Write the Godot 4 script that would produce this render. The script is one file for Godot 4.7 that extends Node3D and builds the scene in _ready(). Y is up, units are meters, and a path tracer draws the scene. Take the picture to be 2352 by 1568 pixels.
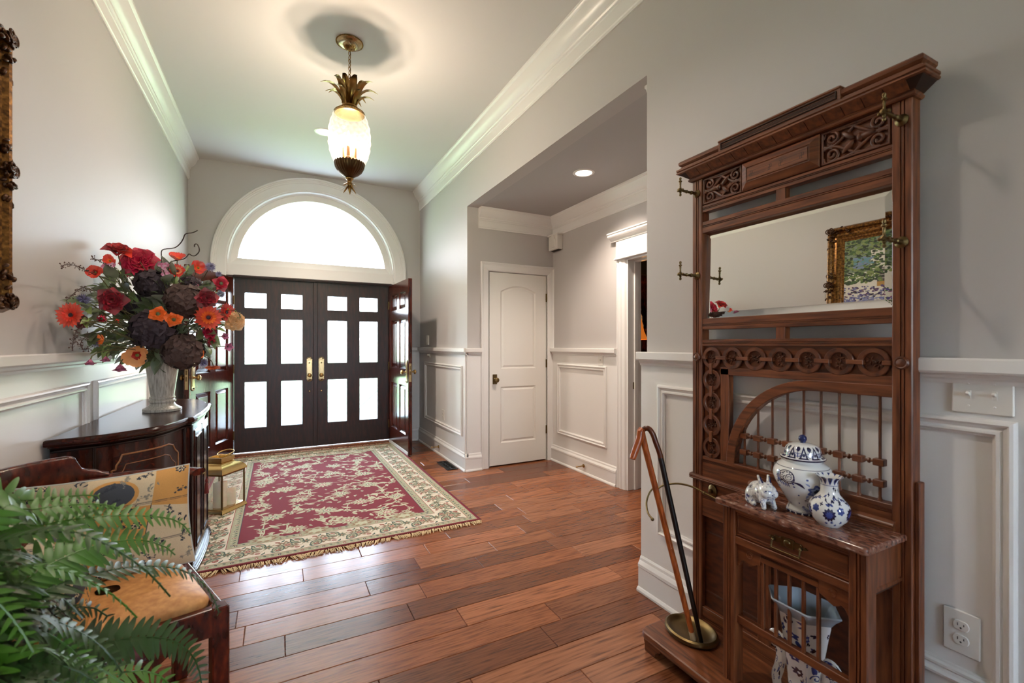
extends Node3D

# ---------------------------------------------------------------- camera constants (a 16 mm lens on a 36 x 24 mm frame)
const FPX := 1045.0
const EYE := Vector3(0.0, 1.2756, 0.0)
const PSI := 0.47541
var fwd := Vector3(sin(PSI), 0, -cos(PSI))
var rgt := Vector3(cos(PSI), 0, sin(PSI))
var M := {}
var used := {}
var R := RandomNumberGenerator.new()


func _ready() -> void:
	R.seed = 7
	make_camera()
	make_sky()
	make_lights()
	make_materials()
	build_shell()
	build_trim()
	build_front_doors()
	build_alcove()
	build_outside()
	build_fittings()
	build_floor()
	build_rug()
	build_pendant()
	build_hall_tree()
	build_tree_things()
	build_console()
	build_bouquet()
	build_lantern()
	build_chair()
	build_fern()
	build_picture()
	build_next_room()


func make_camera() -> void:
	var cam := Camera3D.new()
	cam.name = "camera"
	var at := CameraAttributesPhysical.new()
	at.frustum_focal_length = 15.995
	at.frustum_focus_distance = 3.3
	at.frustum_near = 0.05
	at.frustum_far = 400.0
	at.exposure_aperture = 3.6
	at.auto_exposure_enabled = false
	cam.attributes = at
	add_child(cam)
	cam.projection = Camera3D.PROJECTION_FRUSTUM
	cam.near = 0.05
	cam.far = 400.0
	cam.size = 2.0 * 0.05 * 784.0 / FPX
	cam.frustum_offset = Vector2(0, 0.05 * 7.0 / FPX)
	cam.position = EYE
	cam.rotation = Vector3(0, -PSI, 0)
	cam.current = true


func make_sky() -> void:
	var sm := ProceduralSkyMaterial.new()
	sm.sky_top_color = Color(0.80, 0.90, 1.0)
	sm.sky_horizon_color = Color(0.97, 0.985, 1.0)
	sm.ground_horizon_color = Color(0.86, 0.92, 0.84)
	sm.ground_bottom_color = Color(0.72, 0.80, 0.66)
	sm.sky_energy_multiplier = SKY_E
	sm.ground_energy_multiplier = SKY_E * 0.8
	sm.sun_angle_max = 0.0
	var sky := Sky.new()
	sky.sky_material = sm
	var e := Environment.new()
	e.background_mode = Environment.BG_SKY
	e.sky = sky
	e.tonemap_mode = Environment.TONE_MAPPER_LINEAR
	e.tonemap_exposure = EXPOSURE
	e.sdfgi_enabled = true
	e.ssao_enabled = true
	e.ssil_enabled = true
	var we := WorldEnvironment.new()
	we.name = "world"
	we.environment = e
	add_child(we)


const SKY_E := 4.6
const EXPOSURE := 1.0


func make_lights() -> void:
	var sun := DirectionalLight3D.new()
	sun.name = "sun"
	sun.light_color = Color(1.0, 0.97, 0.92)
	sun.light_energy = 2.0
	sun.light_angular_distance = 1.0
	sun.shadow_enabled = true
	sun.sky_mode = DirectionalLight3D.SKY_MODE_LIGHT_ONLY
	add_child(sun)
	sun.look_at_from_position(Vector3(-6, 9, -12), Vector3(0, 0, -12), Vector3.UP)


# ---------------------------------------------------------------- picture geometry
func px(u: float, v: float) -> Vector3:            # the sight line through a pixel, one metre deep
	return fwd + rgt * ((u - 1176.0) / FPX) + Vector3.UP * ((791.0 - v) / FPX)


func at_depth(u: float, v: float, d: float) -> Vector3:
	return EYE + px(u, v) * d


func at_y(u: float, v: float, y: float) -> Vector3:
	var r := px(u, v)
	return EYE + r * ((y - EYE.y) / r.y)


func at_x(u: float, v: float, x: float) -> Vector3:
	var r := px(u, v)
	return EYE + r * (x / r.x)


# ---------------------------------------------------------------- mesh building
class Mesher:
	var st := SurfaceTool.new()
	var g := 0
	var n := 0

	func _init() -> void:
		st.begin(Mesh.PRIMITIVE_TRIANGLES)

	# corners counter-clockwise seen from outside; group -1 is flat
	func tri(a: Vector3, b: Vector3, c: Vector3, s := -1, ua := Vector2.ZERO, ub := Vector2.ZERO, uc := Vector2.ZERO) -> void:
		st.set_smooth_group(s)
		st.set_uv(ua); st.add_vertex(a)
		st.set_uv(uc); st.add_vertex(c)
		st.set_uv(ub); st.add_vertex(b)
		n += 1

	func quad(a: Vector3, b: Vector3, c: Vector3, d: Vector3, s := -1, ua := Vector2.ZERO, ub := Vector2.ZERO, uc := Vector2.ZERO, ud := Vector2.ZERO) -> void:
		tri(a, b, c, s, ua, ub, uc)
		tri(a, c, d, s, ua, uc, ud)

	func tint(c: Color) -> void:
		st.set_color(c)

	# rings of equal length, joined in order
	func loft(rings: Array, closed := true, cap0 := true, cap1 := true, crease := 0.6, flip_open := false) -> void:
		var k: int = rings[0].size()
		var m := rings.size()
		var mid := Vector3.ZERO
		for r in rings:
			mid += r[0] + r[k / 2]
		mid /= 2.0 * m
		var cols := k if closed else k - 1
		var vol := 0.0
		for i in m - 1:
			for j in cols:
				var j2 := (j + 1) % k
				var a: Vector3 = rings[i][j] - mid
				var b: Vector3 = rings[i][j2] - mid
				var c: Vector3 = rings[i + 1][j2] - mid
				var d: Vector3 = rings[i + 1][j] - mid
				vol += a.dot(b.cross(c)) + a.dot(c.cross(d))
		var flip := vol < 0.0
		if not closed:
			flip = flip_open
		# creases round the ring, judged on the largest ring, and along the rings
		var big := 0
		var best := -1.0
		for i in m:
			var s := 0.0
			for j in k:
				s += rings[i][j].distance_to(rings[i][(j + 1) % k])
			if s > best:
				best = s
				big = i
		var gj := PackedInt32Array()
		var cur := 0
		for j in cols:
			if j > 0 or closed:
				var p0: Vector3 = rings[big][(j - 1 + k) % k]
				var p1: Vector3 = rings[big][j]
				var p2: Vector3 = rings[big][(j + 1) % k]
				if (p1 - p0).length() > 1e-7 and (p2 - p1).length() > 1e-7 and (p1 - p0).angle_to(p2 - p1) > crease:
					cur += 1
			gj.append(cur)
		if closed and cur > 0:
			for j in cols:      # a run that passes the seam is one run
				if gj[j] == 0:
					gj[j] = cur
				else:
					break
		var gi := PackedInt32Array()
		cur = 0
		var far := 0
		for i in m - 1:
			if i > 0:
				var worst := 0.0
				for q in 4:
					var jj: int = q * k / 4
					var d1: Vector3 = rings[i][jj] - rings[i - 1][jj]
					var d2: Vector3 = rings[i + 1][jj] - rings[i][jj]
					if d1.length() > 1e-7 and d2.length() > 1e-7:
						worst = maxf(worst, d1.angle_to(d2))
				if worst > crease:
					cur += 1
			gi.append(cur)
		g += 1
		var base := g * 4096
		var run_ := PackedFloat32Array([0.0])          # v runs with the length along the rings
		for i in m - 1:
			run_.append(run_[i] + rings[i][0].distance_to(rings[i + 1][0]) + rings[i][k / 2].distance_to(rings[i + 1][k / 2]))
		for i in m - 1:
			var v0 := run_[i] / maxf(run_[m - 1], 1e-9)
			var v1 := run_[i + 1] / maxf(run_[m - 1], 1e-9)
			for j in cols:
				var j2 := (j + 1) % k
				var u0 := float(j) / cols
				var u1 := float(j + 1) / cols
				var s := base + gi[i] * 64 + (gj[j] % 64)
				var a: Vector3 = rings[i][j]
				var b: Vector3 = rings[i][j2]
				var c: Vector3 = rings[i + 1][j2]
				var d: Vector3 = rings[i + 1][j]
				if flip:
					quad(d, c, b, a, s, Vector2(u0, v1), Vector2(u1, v1), Vector2(u1, v0), Vector2(u0, v0))
				else:
					quad(a, b, c, d, s, Vector2(u0, v0), Vector2(u1, v0), Vector2(u1, v1), Vector2(u0, v1))
		if closed:
			if cap0:
				cap(rings[0], not flip)
			if cap1:
				cap(rings[m - 1], flip)

	func cap(ring: PackedVector3Array, turn: bool) -> void:
		var k := ring.size()
		if k < 3:
			return
		# flatten to the plane and triangulate, so concave outlines work
		var nrm := Vector3.ZERO
		for j in k:
			nrm += ring[j].cross(ring[(j + 1) % k])
		if nrm.length() < 1e-12:
			return
		nrm = nrm.normalized()
		var ax := nrm.cross(Vector3.UP if absf(nrm.y) < 0.9 else Vector3.RIGHT).normalized()
		var ay := nrm.cross(ax)
		var flat := PackedVector2Array()
		for p in ring:
			flat.append(Vector2(p.dot(ax), p.dot(ay)))
		var ix := Geometry2D.triangulate_polygon(flat)
		var mid := Vector3.ZERO
		for p in ring:
			mid += p
		mid /= k
		if ix.is_empty():
			for j in k:
				if turn:
					tri(mid, ring[(j + 1) % k], ring[j])
				else:
					tri(mid, ring[j], ring[(j + 1) % k])
			return
		for t in range(0, ix.size(), 3):
			var a := ring[ix[t]]
			var b := ring[ix[t + 1]]
			var c := ring[ix[t + 2]]
			var up := (b - a).cross(c - a).dot(nrm) > 0
			# outward is +nrm when the ring runs the way that is not "turn"
			if up != turn:
				tri(a, b, c)
			else:
				tri(a, c, b)

	func box(lo: Vector3, hi: Vector3, bev := 0.0, xf := Transform3D.IDENTITY) -> void:
		var a := Vector3(minf(lo.x, hi.x), minf(lo.y, hi.y), minf(lo.z, hi.z))
		var b := Vector3(maxf(lo.x, hi.x), maxf(lo.y, hi.y), maxf(lo.z, hi.z))
		var e := minf(bev, 0.45 * minf(b.x - a.x, minf(b.y - a.y, b.z - a.z)))
		if e <= 0.0:
			var c := []
			for i in 8:
				c.append(xf * Vector3(b.x if i & 1 else a.x, b.y if i & 2 else a.y, b.z if i & 4 else a.z))
			for f in [[0, 4, 6, 2], [1, 3, 7, 5], [0, 1, 5, 4], [2, 6, 7, 3], [0, 2, 3, 1], [4, 5, 7, 6]]:
				quad(c[f[0]], c[f[1]], c[f[2]], c[f[3]], -1, Vector2(0, 0), Vector2(1, 0), Vector2(1, 1), Vector2(0, 1))
			return
		# rounded box: an octagon lofted through four heights
		var rings := []
		for q in [[a.y, e], [a.y + e, 0.0], [b.y - e, 0.0], [b.y, e]]:
			var d: float = q[1]
			var y: float = q[0]
			var x0 := a.x + d
			var x1 := b.x - d
			var z0 := a.z + d
			var z1 := b.z - d
			var k := e
			rings.append(PackedVector3Array([xf * Vector3(x0 + k, y, z0), xf * Vector3(x1 - k, y, z0), xf * Vector3(x1, y, z0 + k), xf * Vector3(x1, y, z1 - k), xf * Vector3(x1 - k, y, z1), xf * Vector3(x0 + k, y, z1), xf * Vector3(x0, y, z1 - k), xf * Vector3(x0, y, z0 + k)]))
		loft(rings, true, true, true, 0.3)

	# profile of (radius, height) turned about the y axis of xf
	func lathe(prof: Array, sides := 24, xf := Transform3D.IDENTITY, crease := 0.6, squash := 1.0) -> void:
		var rings := []
		for p in prof:
			var ring := PackedVector3Array()
			for j in sides:
				var t := TAU * j / sides
				ring.append(xf * Vector3(maxf(p.x, 1e-5) * cos(t), p.y, maxf(p.x, 1e-5) * sin(t) * squash))
			rings.append(ring)
		loft(rings, true, prof[0].x > 0.002, prof[-1].x > 0.002, crease)

	# a round rod through points, radius a number or a list
	func tube(pts: Array, rad, sides := 8, flat := 1.0, caps := true) -> void:
		var rings := []
		var m := pts.size()
		var up := Vector3.UP
		var t0: Vector3 = (pts[1] - pts[0]).normalized()
		if absf(t0.dot(up)) > 0.9:
			up = Vector3.RIGHT
		var side := t0.cross(up).normalized()
		for i in m:
			var t: Vector3 = (pts[mini(i + 1, m - 1)] - pts[maxi(i - 1, 0)]).normalized()
			side = (side - t * side.dot(t)).normalized()
			var other := t.cross(side)
			var r: float = rad[i] if rad is Array else rad
			var ring := PackedVector3Array()
			for j in sides:
				var a := TAU * j / sides
				ring.append(pts[i] + side * (cos(a) * r) + other * (sin(a) * r * flat))
			rings.append(ring)
		loft(rings, true, caps, caps, 1.2)

	# polygon in xy pushed along z from z0 to z1, with a chamfer e at the z1 end
	func prism(poly: PackedVector2Array, z0: float, z1: float, xf := Transform3D.IDENTITY, e := 0.0, crease := 0.5) -> void:
		var rings := []
		var levels := [[z0, 0.0], [z1, 0.0]]
		if e > 0.0:
			levels = [[z0, 0.0], [z1 - e * signf(z1 - z0), 0.0], [z1, e]]
		for q in levels:
			var p := poly
			if q[1] > 0.0:
				p = inset(poly, q[1])
			var ring := PackedVector3Array()
			for v in p:
				ring.append(xf * Vector3(v.x, v.y, q[0]))
			rings.append(ring)
		loft(rings, true, true, true, crease)

	static func inset(poly: PackedVector2Array, d: float) -> PackedVector2Array:
		var k := poly.size()
		var area := 0.0
		for j in k:
			area += poly[j].cross(poly[(j + 1) % k])
		var s := 1.0 if area > 0 else -1.0
		var out := PackedVector2Array()
		for j in k:
			var a := (poly[j] - poly[(j - 1 + k) % k]).normalized()
			var b := (poly[(j + 1) % k] - poly[j]).normalized()
			var na := Vector2(-a.y, a.x) * s
			var nb := Vector2(-b.y, b.x) * s
			var h := (na + nb)
			var l := maxf(h.length_squared() * 0.5, 0.4)
			out.append(poly[j] + h * (d / l))
		return out

	# open profile (x across, y out) swept round a rectangle w by h in the xy plane, mitred; y goes to +z, x goes inward
	func frame(w: float, h: float, prof: Array, xf := Transform3D.IDENTITY) -> void:
		var c := [Vector2(0, 0), Vector2(w, 0), Vector2(w, h), Vector2(0, h)]
		var d := [Vector2(1, 1), Vector2(-1, 1), Vector2(-1, -1), Vector2(1, -1)]
		for s in 4:
			var rings := []
			for q in [s, (s + 1) % 4]:
				var ring := PackedVector3Array()
				for p in prof:
					var v: Vector2 = c[q] + d[q] * p.x
					ring.append(xf * Vector3(v.x, v.y, p.y))
				rings.append(ring)
			loft(rings, true, false, false, 0.35)

	# closed profile swept along a straight line from a to b; profile x goes to dirx, y to diry
	func bar(prof: Array, a: Vector3, b: Vector3, dx: Vector3, dy: Vector3, crease := 0.35) -> void:
		var r0 := PackedVector3Array()
		var r1 := PackedVector3Array()
		for p in prof:
			r0.append(a + dx * p.x + dy * p.y)
			r1.append(b + dx * p.x + dy * p.y)
		loft([r0, r1], true, true, true, crease)

	func ball(c: Vector3, r: Vector3, sides := 12, xf := Transform3D.IDENTITY) -> void:
		var rings := []
		var m := sides / 2
		for i in m + 1:
			var a := PI * i / m
			var ring := PackedVector3Array()
			for j in sides:
				var t := TAU * j / sides
				var q := maxf(sin(a), 0.001)
				ring.append(xf * (c + Vector3(r.x * q * cos(t), -r.y * cos(a), r.z * q * sin(t))))
			rings.append(ring)
		loft(rings, true, false, false, 3.0)

	# thin two-sided sheet from a grid of points
	func sheet(grid: Array, s := 1, u0 := 0.0, u1 := 1.0) -> void:
		g += 1
		var sg := g * 4096
		var m := grid.size()
		var k: int = grid[0].size()
		for i in m - 1:
			for j in k - 1:
				var va := float(i) / (m - 1)
				var vb := float(i + 1) / (m - 1)
				var ua := lerpf(u0, u1, float(j) / (k - 1))
				var ub := lerpf(u0, u1, float(j + 1) / (k - 1))
				quad(grid[i][j], grid[i][j + 1], grid[i + 1][j + 1], grid[i + 1][j], sg, Vector2(ua, va), Vector2(ub, va), Vector2(ub, vb), Vector2(ua, vb))

	func done() -> ArrayMesh:
		st.generate_normals()
		st.index()
		return st.commit()


func mk() -> Mesher:
	return Mesher.new()


func numbered(called: String) -> String:
	var k: int = used.get(called, 0)
	used[called] = k + 1
	return called if k == 0 else "%s_%03d" % [called, k]


# a mesh of its own under a parent (or at top level)
func put(called: String, m, mat, parent: Node = null, label := "") -> MeshInstance3D:
	var o := MeshInstance3D.new()
	o.mesh = m.done() if m is Mesher else m
	o.material_override = M[mat] if mat is String else mat
	if parent == null:
		o.name = numbered(called)
		add_child(o, true)
	else:
		part_name(o, called, parent)
	if label:
		o.set_meta("label", label)
	return o


func part_name(o: Node3D, called: String, parent: Node) -> void:
	var key := str(parent.get_instance_id()) + "/" + called
	var k: int = used.get(key, 0)
	used[key] = k + 1
	o.name = called if k == 0 else "%s_%03d" % [called, k]
	parent.add_child(o, true)


func copy_part(o: MeshInstance3D, called: String, parent: Node, xf: Transform3D, mat = null) -> MeshInstance3D:
	var c := MeshInstance3D.new()
	c.mesh = o.mesh
	c.material_override = o.material_override if mat == null else (M[mat] if mat is String else mat)
	c.transform = xf
	part_name(c, called, parent)
	return c


func thing(called: String, label: String, category: String, at := Vector3.ZERO, turn := 0.0, group := "") -> Node3D:
	var o := Node3D.new()
	o.name = numbered(called)
	add_child(o, true)
	o.position = at
	o.rotation.y = turn
	o.set_meta("label", label)
	o.set_meta("category", category)
	if group:
		o.set_meta("group", group)
	return o


func structure(called: String, label := "", category := "") -> Node3D:
	var o := Node3D.new()
	o.name = numbered(called)
	add_child(o, true)
	o.set_meta("kind", "structure")
	if label:
		o.set_meta("label", label)
	if category:
		o.set_meta("category", category)
	return o


func tag(o: Node3D, label: String, category: String, group := "", kind := "") -> Node3D:
	if label:
		o.set_meta("label", label)
	if category:
		o.set_meta("category", category)
	if group:
		o.set_meta("group", group)
	if kind:
		o.set_meta("kind", kind)
	return o


func struct_mesh(called: String, m, mat, label := "") -> MeshInstance3D:
	var o := put(called, m, mat, null, label)
	o.set_meta("kind", "structure")
	return o


func v2(list: Array) -> Array:
	var out := []
	for i in range(0, list.size(), 2):
		out.append(Vector2(list[i], list[i + 1]))
	return out


func p2(list: Array) -> PackedVector2Array:
	return PackedVector2Array(v2(list))


func face_x(z0: float, y0: float, x: float) -> Transform3D:   # local x runs +z, y up, local z towards -x (things on the right-hand wall)
	return Transform3D(Basis(Vector3(0, 0, 1), Vector3(0, 1, 0), Vector3(-1, 0, 0)), Vector3(x, y0, z0))


func face_px(z0: float, y0: float, x: float) -> Transform3D:  # local x runs -z, y up, local z towards +x (things on the left-hand wall)
	return Transform3D(Basis(Vector3(0, 0, -1), Vector3(0, 1, 0), Vector3(1, 0, 0)), Vector3(x, y0, z0))


func curve_pts(list: Array, n := 8) -> Array:                  # Catmull-Rom through points
	var out := []
	var m := list.size()
	for i in m - 1:
		var p0 = list[maxi(i - 1, 0)]
		var p1 = list[i]
		var p2_ = list[i + 1]
		var p3 = list[mini(i + 2, m - 1)]
		for k in n:
			var t := float(k) / n
			out.append(p1.cubic_interpolate(p2_, p0, p3, t))
	out.append(list[m - 1])
	return out


# ---------------------------------------------------------------- materials
func noise_tex(seed_: int, freq: float, stops: Array, warp := 0.0, oct := 4, size := 512, type := FastNoiseLite.TYPE_SIMPLEX_SMOOTH) -> NoiseTexture2D:
	var n := FastNoiseLite.new()
	n.seed = seed_
	n.noise_type = type
	n.frequency = freq
	n.fractal_octaves = oct
	if warp > 0.0:
		n.domain_warp_enabled = true
		n.domain_warp_amplitude = warp
		n.domain_warp_frequency = freq * 0.7
	var t := NoiseTexture2D.new()
	t.width = size
	t.height = size
	t.seamless = true
	t.noise = n
	if stops.size():
		var g := Gradient.new()
		var off := PackedFloat32Array()
		var col := PackedColorArray()
		for s in stops:
			off.append(s[0])
			col.append(s[1])
		g.offsets = off
		g.colors = col
		t.color_ramp = g
	return t


func plain(called: String, c: Color, rough := 0.5, metal := 0.0, spec := 0.5) -> StandardMaterial3D:
	var m := StandardMaterial3D.new()
	m.resource_name = called
	m.albedo_color = c
	m.roughness = rough
	m.metallic = metal
	m.metallic_specular = spec
	M[called] = m
	return m


func textured(called: String, t: Texture2D, scale: Vector3, rough := 0.5, world := false, tint := Color.WHITE) -> StandardMaterial3D:
	var m := plain(called, tint, rough)
	m.albedo_texture = t
	m.uv1_triplanar = true
	m.uv1_world_triplanar = world
	m.uv1_scale = scale
	m.uv1_triplanar_sharpness = 8.0
	return m


func bump(m: StandardMaterial3D, t: Texture2D, cm: float) -> void:
	m.heightmap_enabled = true
	m.heightmap_texture = t
	m.heightmap_scale = cm


func make_materials() -> void:
	var fine := noise_tex(3, 0.02, [], 0.0, 5)
	# painted surfaces
	var w := plain("wall_paint", Color(0.735, 0.717, 0.71), 0.5, 0.0, 0.36)
	plain("trim_paint", Color(0.885, 0.877, 0.870), 0.32)
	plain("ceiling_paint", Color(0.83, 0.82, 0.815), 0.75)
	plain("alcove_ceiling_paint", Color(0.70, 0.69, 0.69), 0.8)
	plain("door_white", Color(0.885, 0.875, 0.855), 0.35)
	plain("plastic_white", Color(0.86, 0.85, 0.83), 0.35)
	plain("slot_dark", Color(0.05, 0.05, 0.05), 0.6)
	plain("black_iron", Color(0.07, 0.07, 0.07), 0.5, 0.3)
	# woods: one noise drawn long along the grain
	# hickory boards: two figures, drawn long along the board, tones differ from board to board
	var oak := noise_tex(11, 0.0075, [[0.0, Color(0.28, 0.165, 0.105)], [0.20, Color(0.42, 0.25, 0.165)], [0.38, Color(0.525, 0.325, 0.215)], [0.6, Color(0.56, 0.355, 0.24)], [0.8, Color(0.585, 0.375, 0.255)], [1.0, Color(0.63, 0.415, 0.29)]], 12.0, 6, 1024)
	var oak2 := noise_tex(23, 0.012, [[0.0, Color(0.31, 0.18, 0.12)], [0.3, Color(0.46, 0.275, 0.18)], [0.5, Color(0.525, 0.325, 0.215)], [0.75, Color(0.56, 0.35, 0.235)], [1.0, Color(0.60, 0.39, 0.27)]], 16.0, 6, 1024)
	var k := 0
	for tn in [Color(1.0, 1.0, 1.0), Color(0.88, 0.85, 0.82), Color(1.06, 1.03, 1.0), Color(0.78, 0.73, 0.69), Color(0.95, 0.92, 0.88), Color(1.0, 0.95, 0.88)]:
		var f := textured("floor_%d" % k, oak if k % 2 == 0 else oak2, Vector3(0.42, 4.0, 6.5), 0.26, false, tn)
		bump(f, fine, 0.02)
		k += 1
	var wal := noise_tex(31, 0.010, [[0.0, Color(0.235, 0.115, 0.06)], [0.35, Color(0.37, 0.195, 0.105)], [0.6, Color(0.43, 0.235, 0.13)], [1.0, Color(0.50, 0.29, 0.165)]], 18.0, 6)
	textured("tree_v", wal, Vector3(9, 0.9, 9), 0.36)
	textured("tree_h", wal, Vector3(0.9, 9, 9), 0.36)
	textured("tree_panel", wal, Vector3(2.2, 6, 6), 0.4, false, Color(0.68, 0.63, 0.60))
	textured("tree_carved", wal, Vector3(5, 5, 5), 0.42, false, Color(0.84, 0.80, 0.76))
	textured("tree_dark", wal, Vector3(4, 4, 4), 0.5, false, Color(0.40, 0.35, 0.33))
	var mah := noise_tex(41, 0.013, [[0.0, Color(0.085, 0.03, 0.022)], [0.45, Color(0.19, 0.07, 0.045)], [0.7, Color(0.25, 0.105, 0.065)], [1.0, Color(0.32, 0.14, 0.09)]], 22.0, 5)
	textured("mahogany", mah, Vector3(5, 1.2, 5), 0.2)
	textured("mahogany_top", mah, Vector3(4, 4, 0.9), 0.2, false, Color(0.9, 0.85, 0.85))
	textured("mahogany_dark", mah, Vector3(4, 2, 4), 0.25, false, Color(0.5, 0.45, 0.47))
	textured("mahogany_burl", mah, Vector3(6, 6, 6), 0.22, false, Color(0.95, 0.8, 0.75))
	textured("door_wood", mah, Vector3(4, 0.7, 4), 0.2, false, Color(1.15, 1.0, 0.95))
	textured("storm_wood", mah, Vector3(4, 0.7, 4), 0.4, false, Color(0.75, 0.66, 0.68))
	textured("chair_wood", mah, Vector3(5, 2, 5), 0.25, false, Color(1.35, 1.1, 1.0))
	plain("inlay", Color(0.55, 0.36, 0.20), 0.4)
	var cane := noise_tex(5, 0.02, [[0.0, Color(0.42, 0.17, 0.05)], [0.5, Color(0.60, 0.28, 0.10)], [1.0, Color(0.70, 0.36, 0.15)]], 10.0, 4)
	textured("cane_wood", cane, Vector3(6, 1.5, 6), 0.3)
	plain("cane_black", Color(0.035, 0.03, 0.03), 0.4)
	textured("cane_crook", cane, Vector3(6, 2, 6), 0.35, false, Color(0.55, 0.5, 0.45))
	plain("ivory", Color(0.72, 0.62, 0.48), 0.4)
	# metals
	plain("brass", Color(0.62, 0.50, 0.30), 0.28, 1.0)
	plain("brass_old", Color(0.43, 0.36, 0.24), 0.38, 1.0)
	plain("brass_pale", Color(0.70, 0.62, 0.47), 0.25, 1.0)
	plain("gold_lantern", Color(0.80, 0.68, 0.45), 0.25, 1.0)
	plain("bronze", Color(0.33, 0.25, 0.17), 0.35, 1.0)
	var gl := noise_tex(8, 0.03, [[0.0, Color(0.16, 0.085, 0.03)], [0.45, Color(0.42, 0.27, 0.10)], [1.0, Color(0.68, 0.49, 0.24)]], 8.0, 4)
	textured("gilt", gl, Vector3(3, 3, 3), 0.34).metallic = 0.6
	textured("gilt_dark", gl, Vector3(6, 6, 6), 0.4, false, Color(0.55, 0.48, 0.42)).metallic = 0.6
	plain("mirror", Color(0.90, 0.91, 0.90), 0.01, 1.0, 1.0)
	# glass
	var g := plain("glass", Color(1, 1, 1, 0.04), 0.02)
	g.transparency = BaseMaterial3D.TRANSPARENCY_ALPHA
	var sg := plain("shade_glass", Color(1, 1, 1, 0.03), 0.03, 0.0, 0.4)
	sg.transparency = BaseMaterial3D.TRANSPARENCY_ALPHA
	# stone, ceramics, cloth, wax
	var mar := noise_tex(61, 0.035, [[0.0, Color(0.18, 0.10, 0.09)], [0.3, Color(0.34, 0.20, 0.16)], [0.5, Color(0.50, 0.33, 0.26)], [0.68, Color(0.44, 0.30, 0.25)], [0.85, Color(0.66, 0.55, 0.50)], [1.0, Color(0.78, 0.72, 0.69)]], 14.0, 6)
	textured("marble", mar, Vector3(1.4, 3.2, 3.2), 0.14)
	plain("wax", Color(0.90, 0.86, 0.74), 0.45).subsurf_scatter_enabled = true
	M["wax"].subsurf_scatter_strength = 0.3
	var cer := noise_tex(71, 0.02, [[0.0, Color(0.52, 0.49, 0.45)], [0.5, Color(0.70, 0.67, 0.62)], [1.0, Color(0.80, 0.78, 0.74)]], 0.0, 4)
	textured("vase_stone", cer, Vector3(9, 1.2, 9), 0.3)
	textured("seat_cloth", noise_tex(72, 0.03, [[0.0, Color(0.66, 0.44, 0.24)], [1.0, Color(0.82, 0.60, 0.36)]], 0.0, 4), Vector3(2, 2, 2), 0.6)
	plain("fringe", Color(0.84, 0.74, 0.58), 0.9)
	plain("rug_edge", Color(0.36, 0.03, 0.09), 0.9)
	plain("tassel", Color(0.40, 0.12, 0.09), 0.8)
	plain("candle_sleeve", Color(0.62, 0.42, 0.22), 0.5)
	# lamps
	lamp_mat("bulb", Color(1.0, 0.88, 0.70), 4.0)
	lamp_mat("downlight", Color(1.0, 0.93, 0.84), 5.0)
	# plants
	leafy("frond", Color(0.24, 0.42, 0.09), 0.4)
	leafy("frond_dark", Color(0.13, 0.26, 0.07), 0.3)
	leafy("foliage", Color(0.30, 0.37, 0.20), 0.45)
	leafy("foliage_light", Color(0.46, 0.55, 0.28), 0.4)
	plain("hydrangea_dark", Color(0.23, 0.18, 0.21), 0.75)
	plain("hydrangea_brown", Color(0.30, 0.22, 0.20), 0.75)
	lamp_mat("amber_shade", Color(0.95, 0.50, 0.17), 0.55)
	M["amber_shade"].albedo_color = Color(0.80, 0.50, 0.25)
	plain("stem", Color(0.34, 0.33, 0.20), 0.6)
	plain("twig", Color(0.22, 0.16, 0.14), 0.6)
	plain("berry", Color(0.30, 0.20, 0.17), 0.5)
	plain("lawn", Color(0.52, 0.60, 0.40), 0.9)
	plain("porch_paint", Color(0.78, 0.785, 0.785), 0.6)
	plain("railing_paint", Color(0.45, 0.47, 0.48), 0.5)
	leafy("shrub_leaf", Color(0.35, 0.55, 0.12), 0.3)
	plain("study_paint", Color(0.42, 0.42, 0.39), 0.7)
	plain("soil", Color(0.08, 0.06, 0.05), 0.9)


func lamp_mat(called: String, c: Color, e: float) -> void:
	var m := plain(called, Color(0.9, 0.88, 0.85), 0.4)
	m.emission_enabled = true
	m.emission = c
	m.emission_energy_multiplier = e


func leafy(called: String, c: Color, back: float) -> StandardMaterial3D:
	var m := plain(called, c, 0.42)
	m.backlight_enabled = true
	m.backlight = Color(back, back, back)
	return m


func petal(c: Color) -> StandardMaterial3D:
	var key := "petal_" + c.to_html(false)
	if not M.has(key):
		var m := plain(key, c, 0.6)
		m.backlight_enabled = true
		m.backlight = Color(0.35, 0.35, 0.35)
	return M[key]


# ---------------------------------------------------------------- the room: walls, ceilings
const XL := -0.866      # left wall
const XR := 1.70        # right wall
const ZF := -6.0        # front wall
const ZB := 3.5         # wall behind the camera
const CEIL := 3.32
const ZA := -4.29       # far end of the side hall
const ZN := -1.775      # near end of the side hall
const XA := 2.72        # back of the side hall
const CA := 2.67        # side hall ceiling
const ACX := 0.42       # arched window: centre, springing and casing radius
const ACY := 2.19
const AR := 0.935


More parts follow.
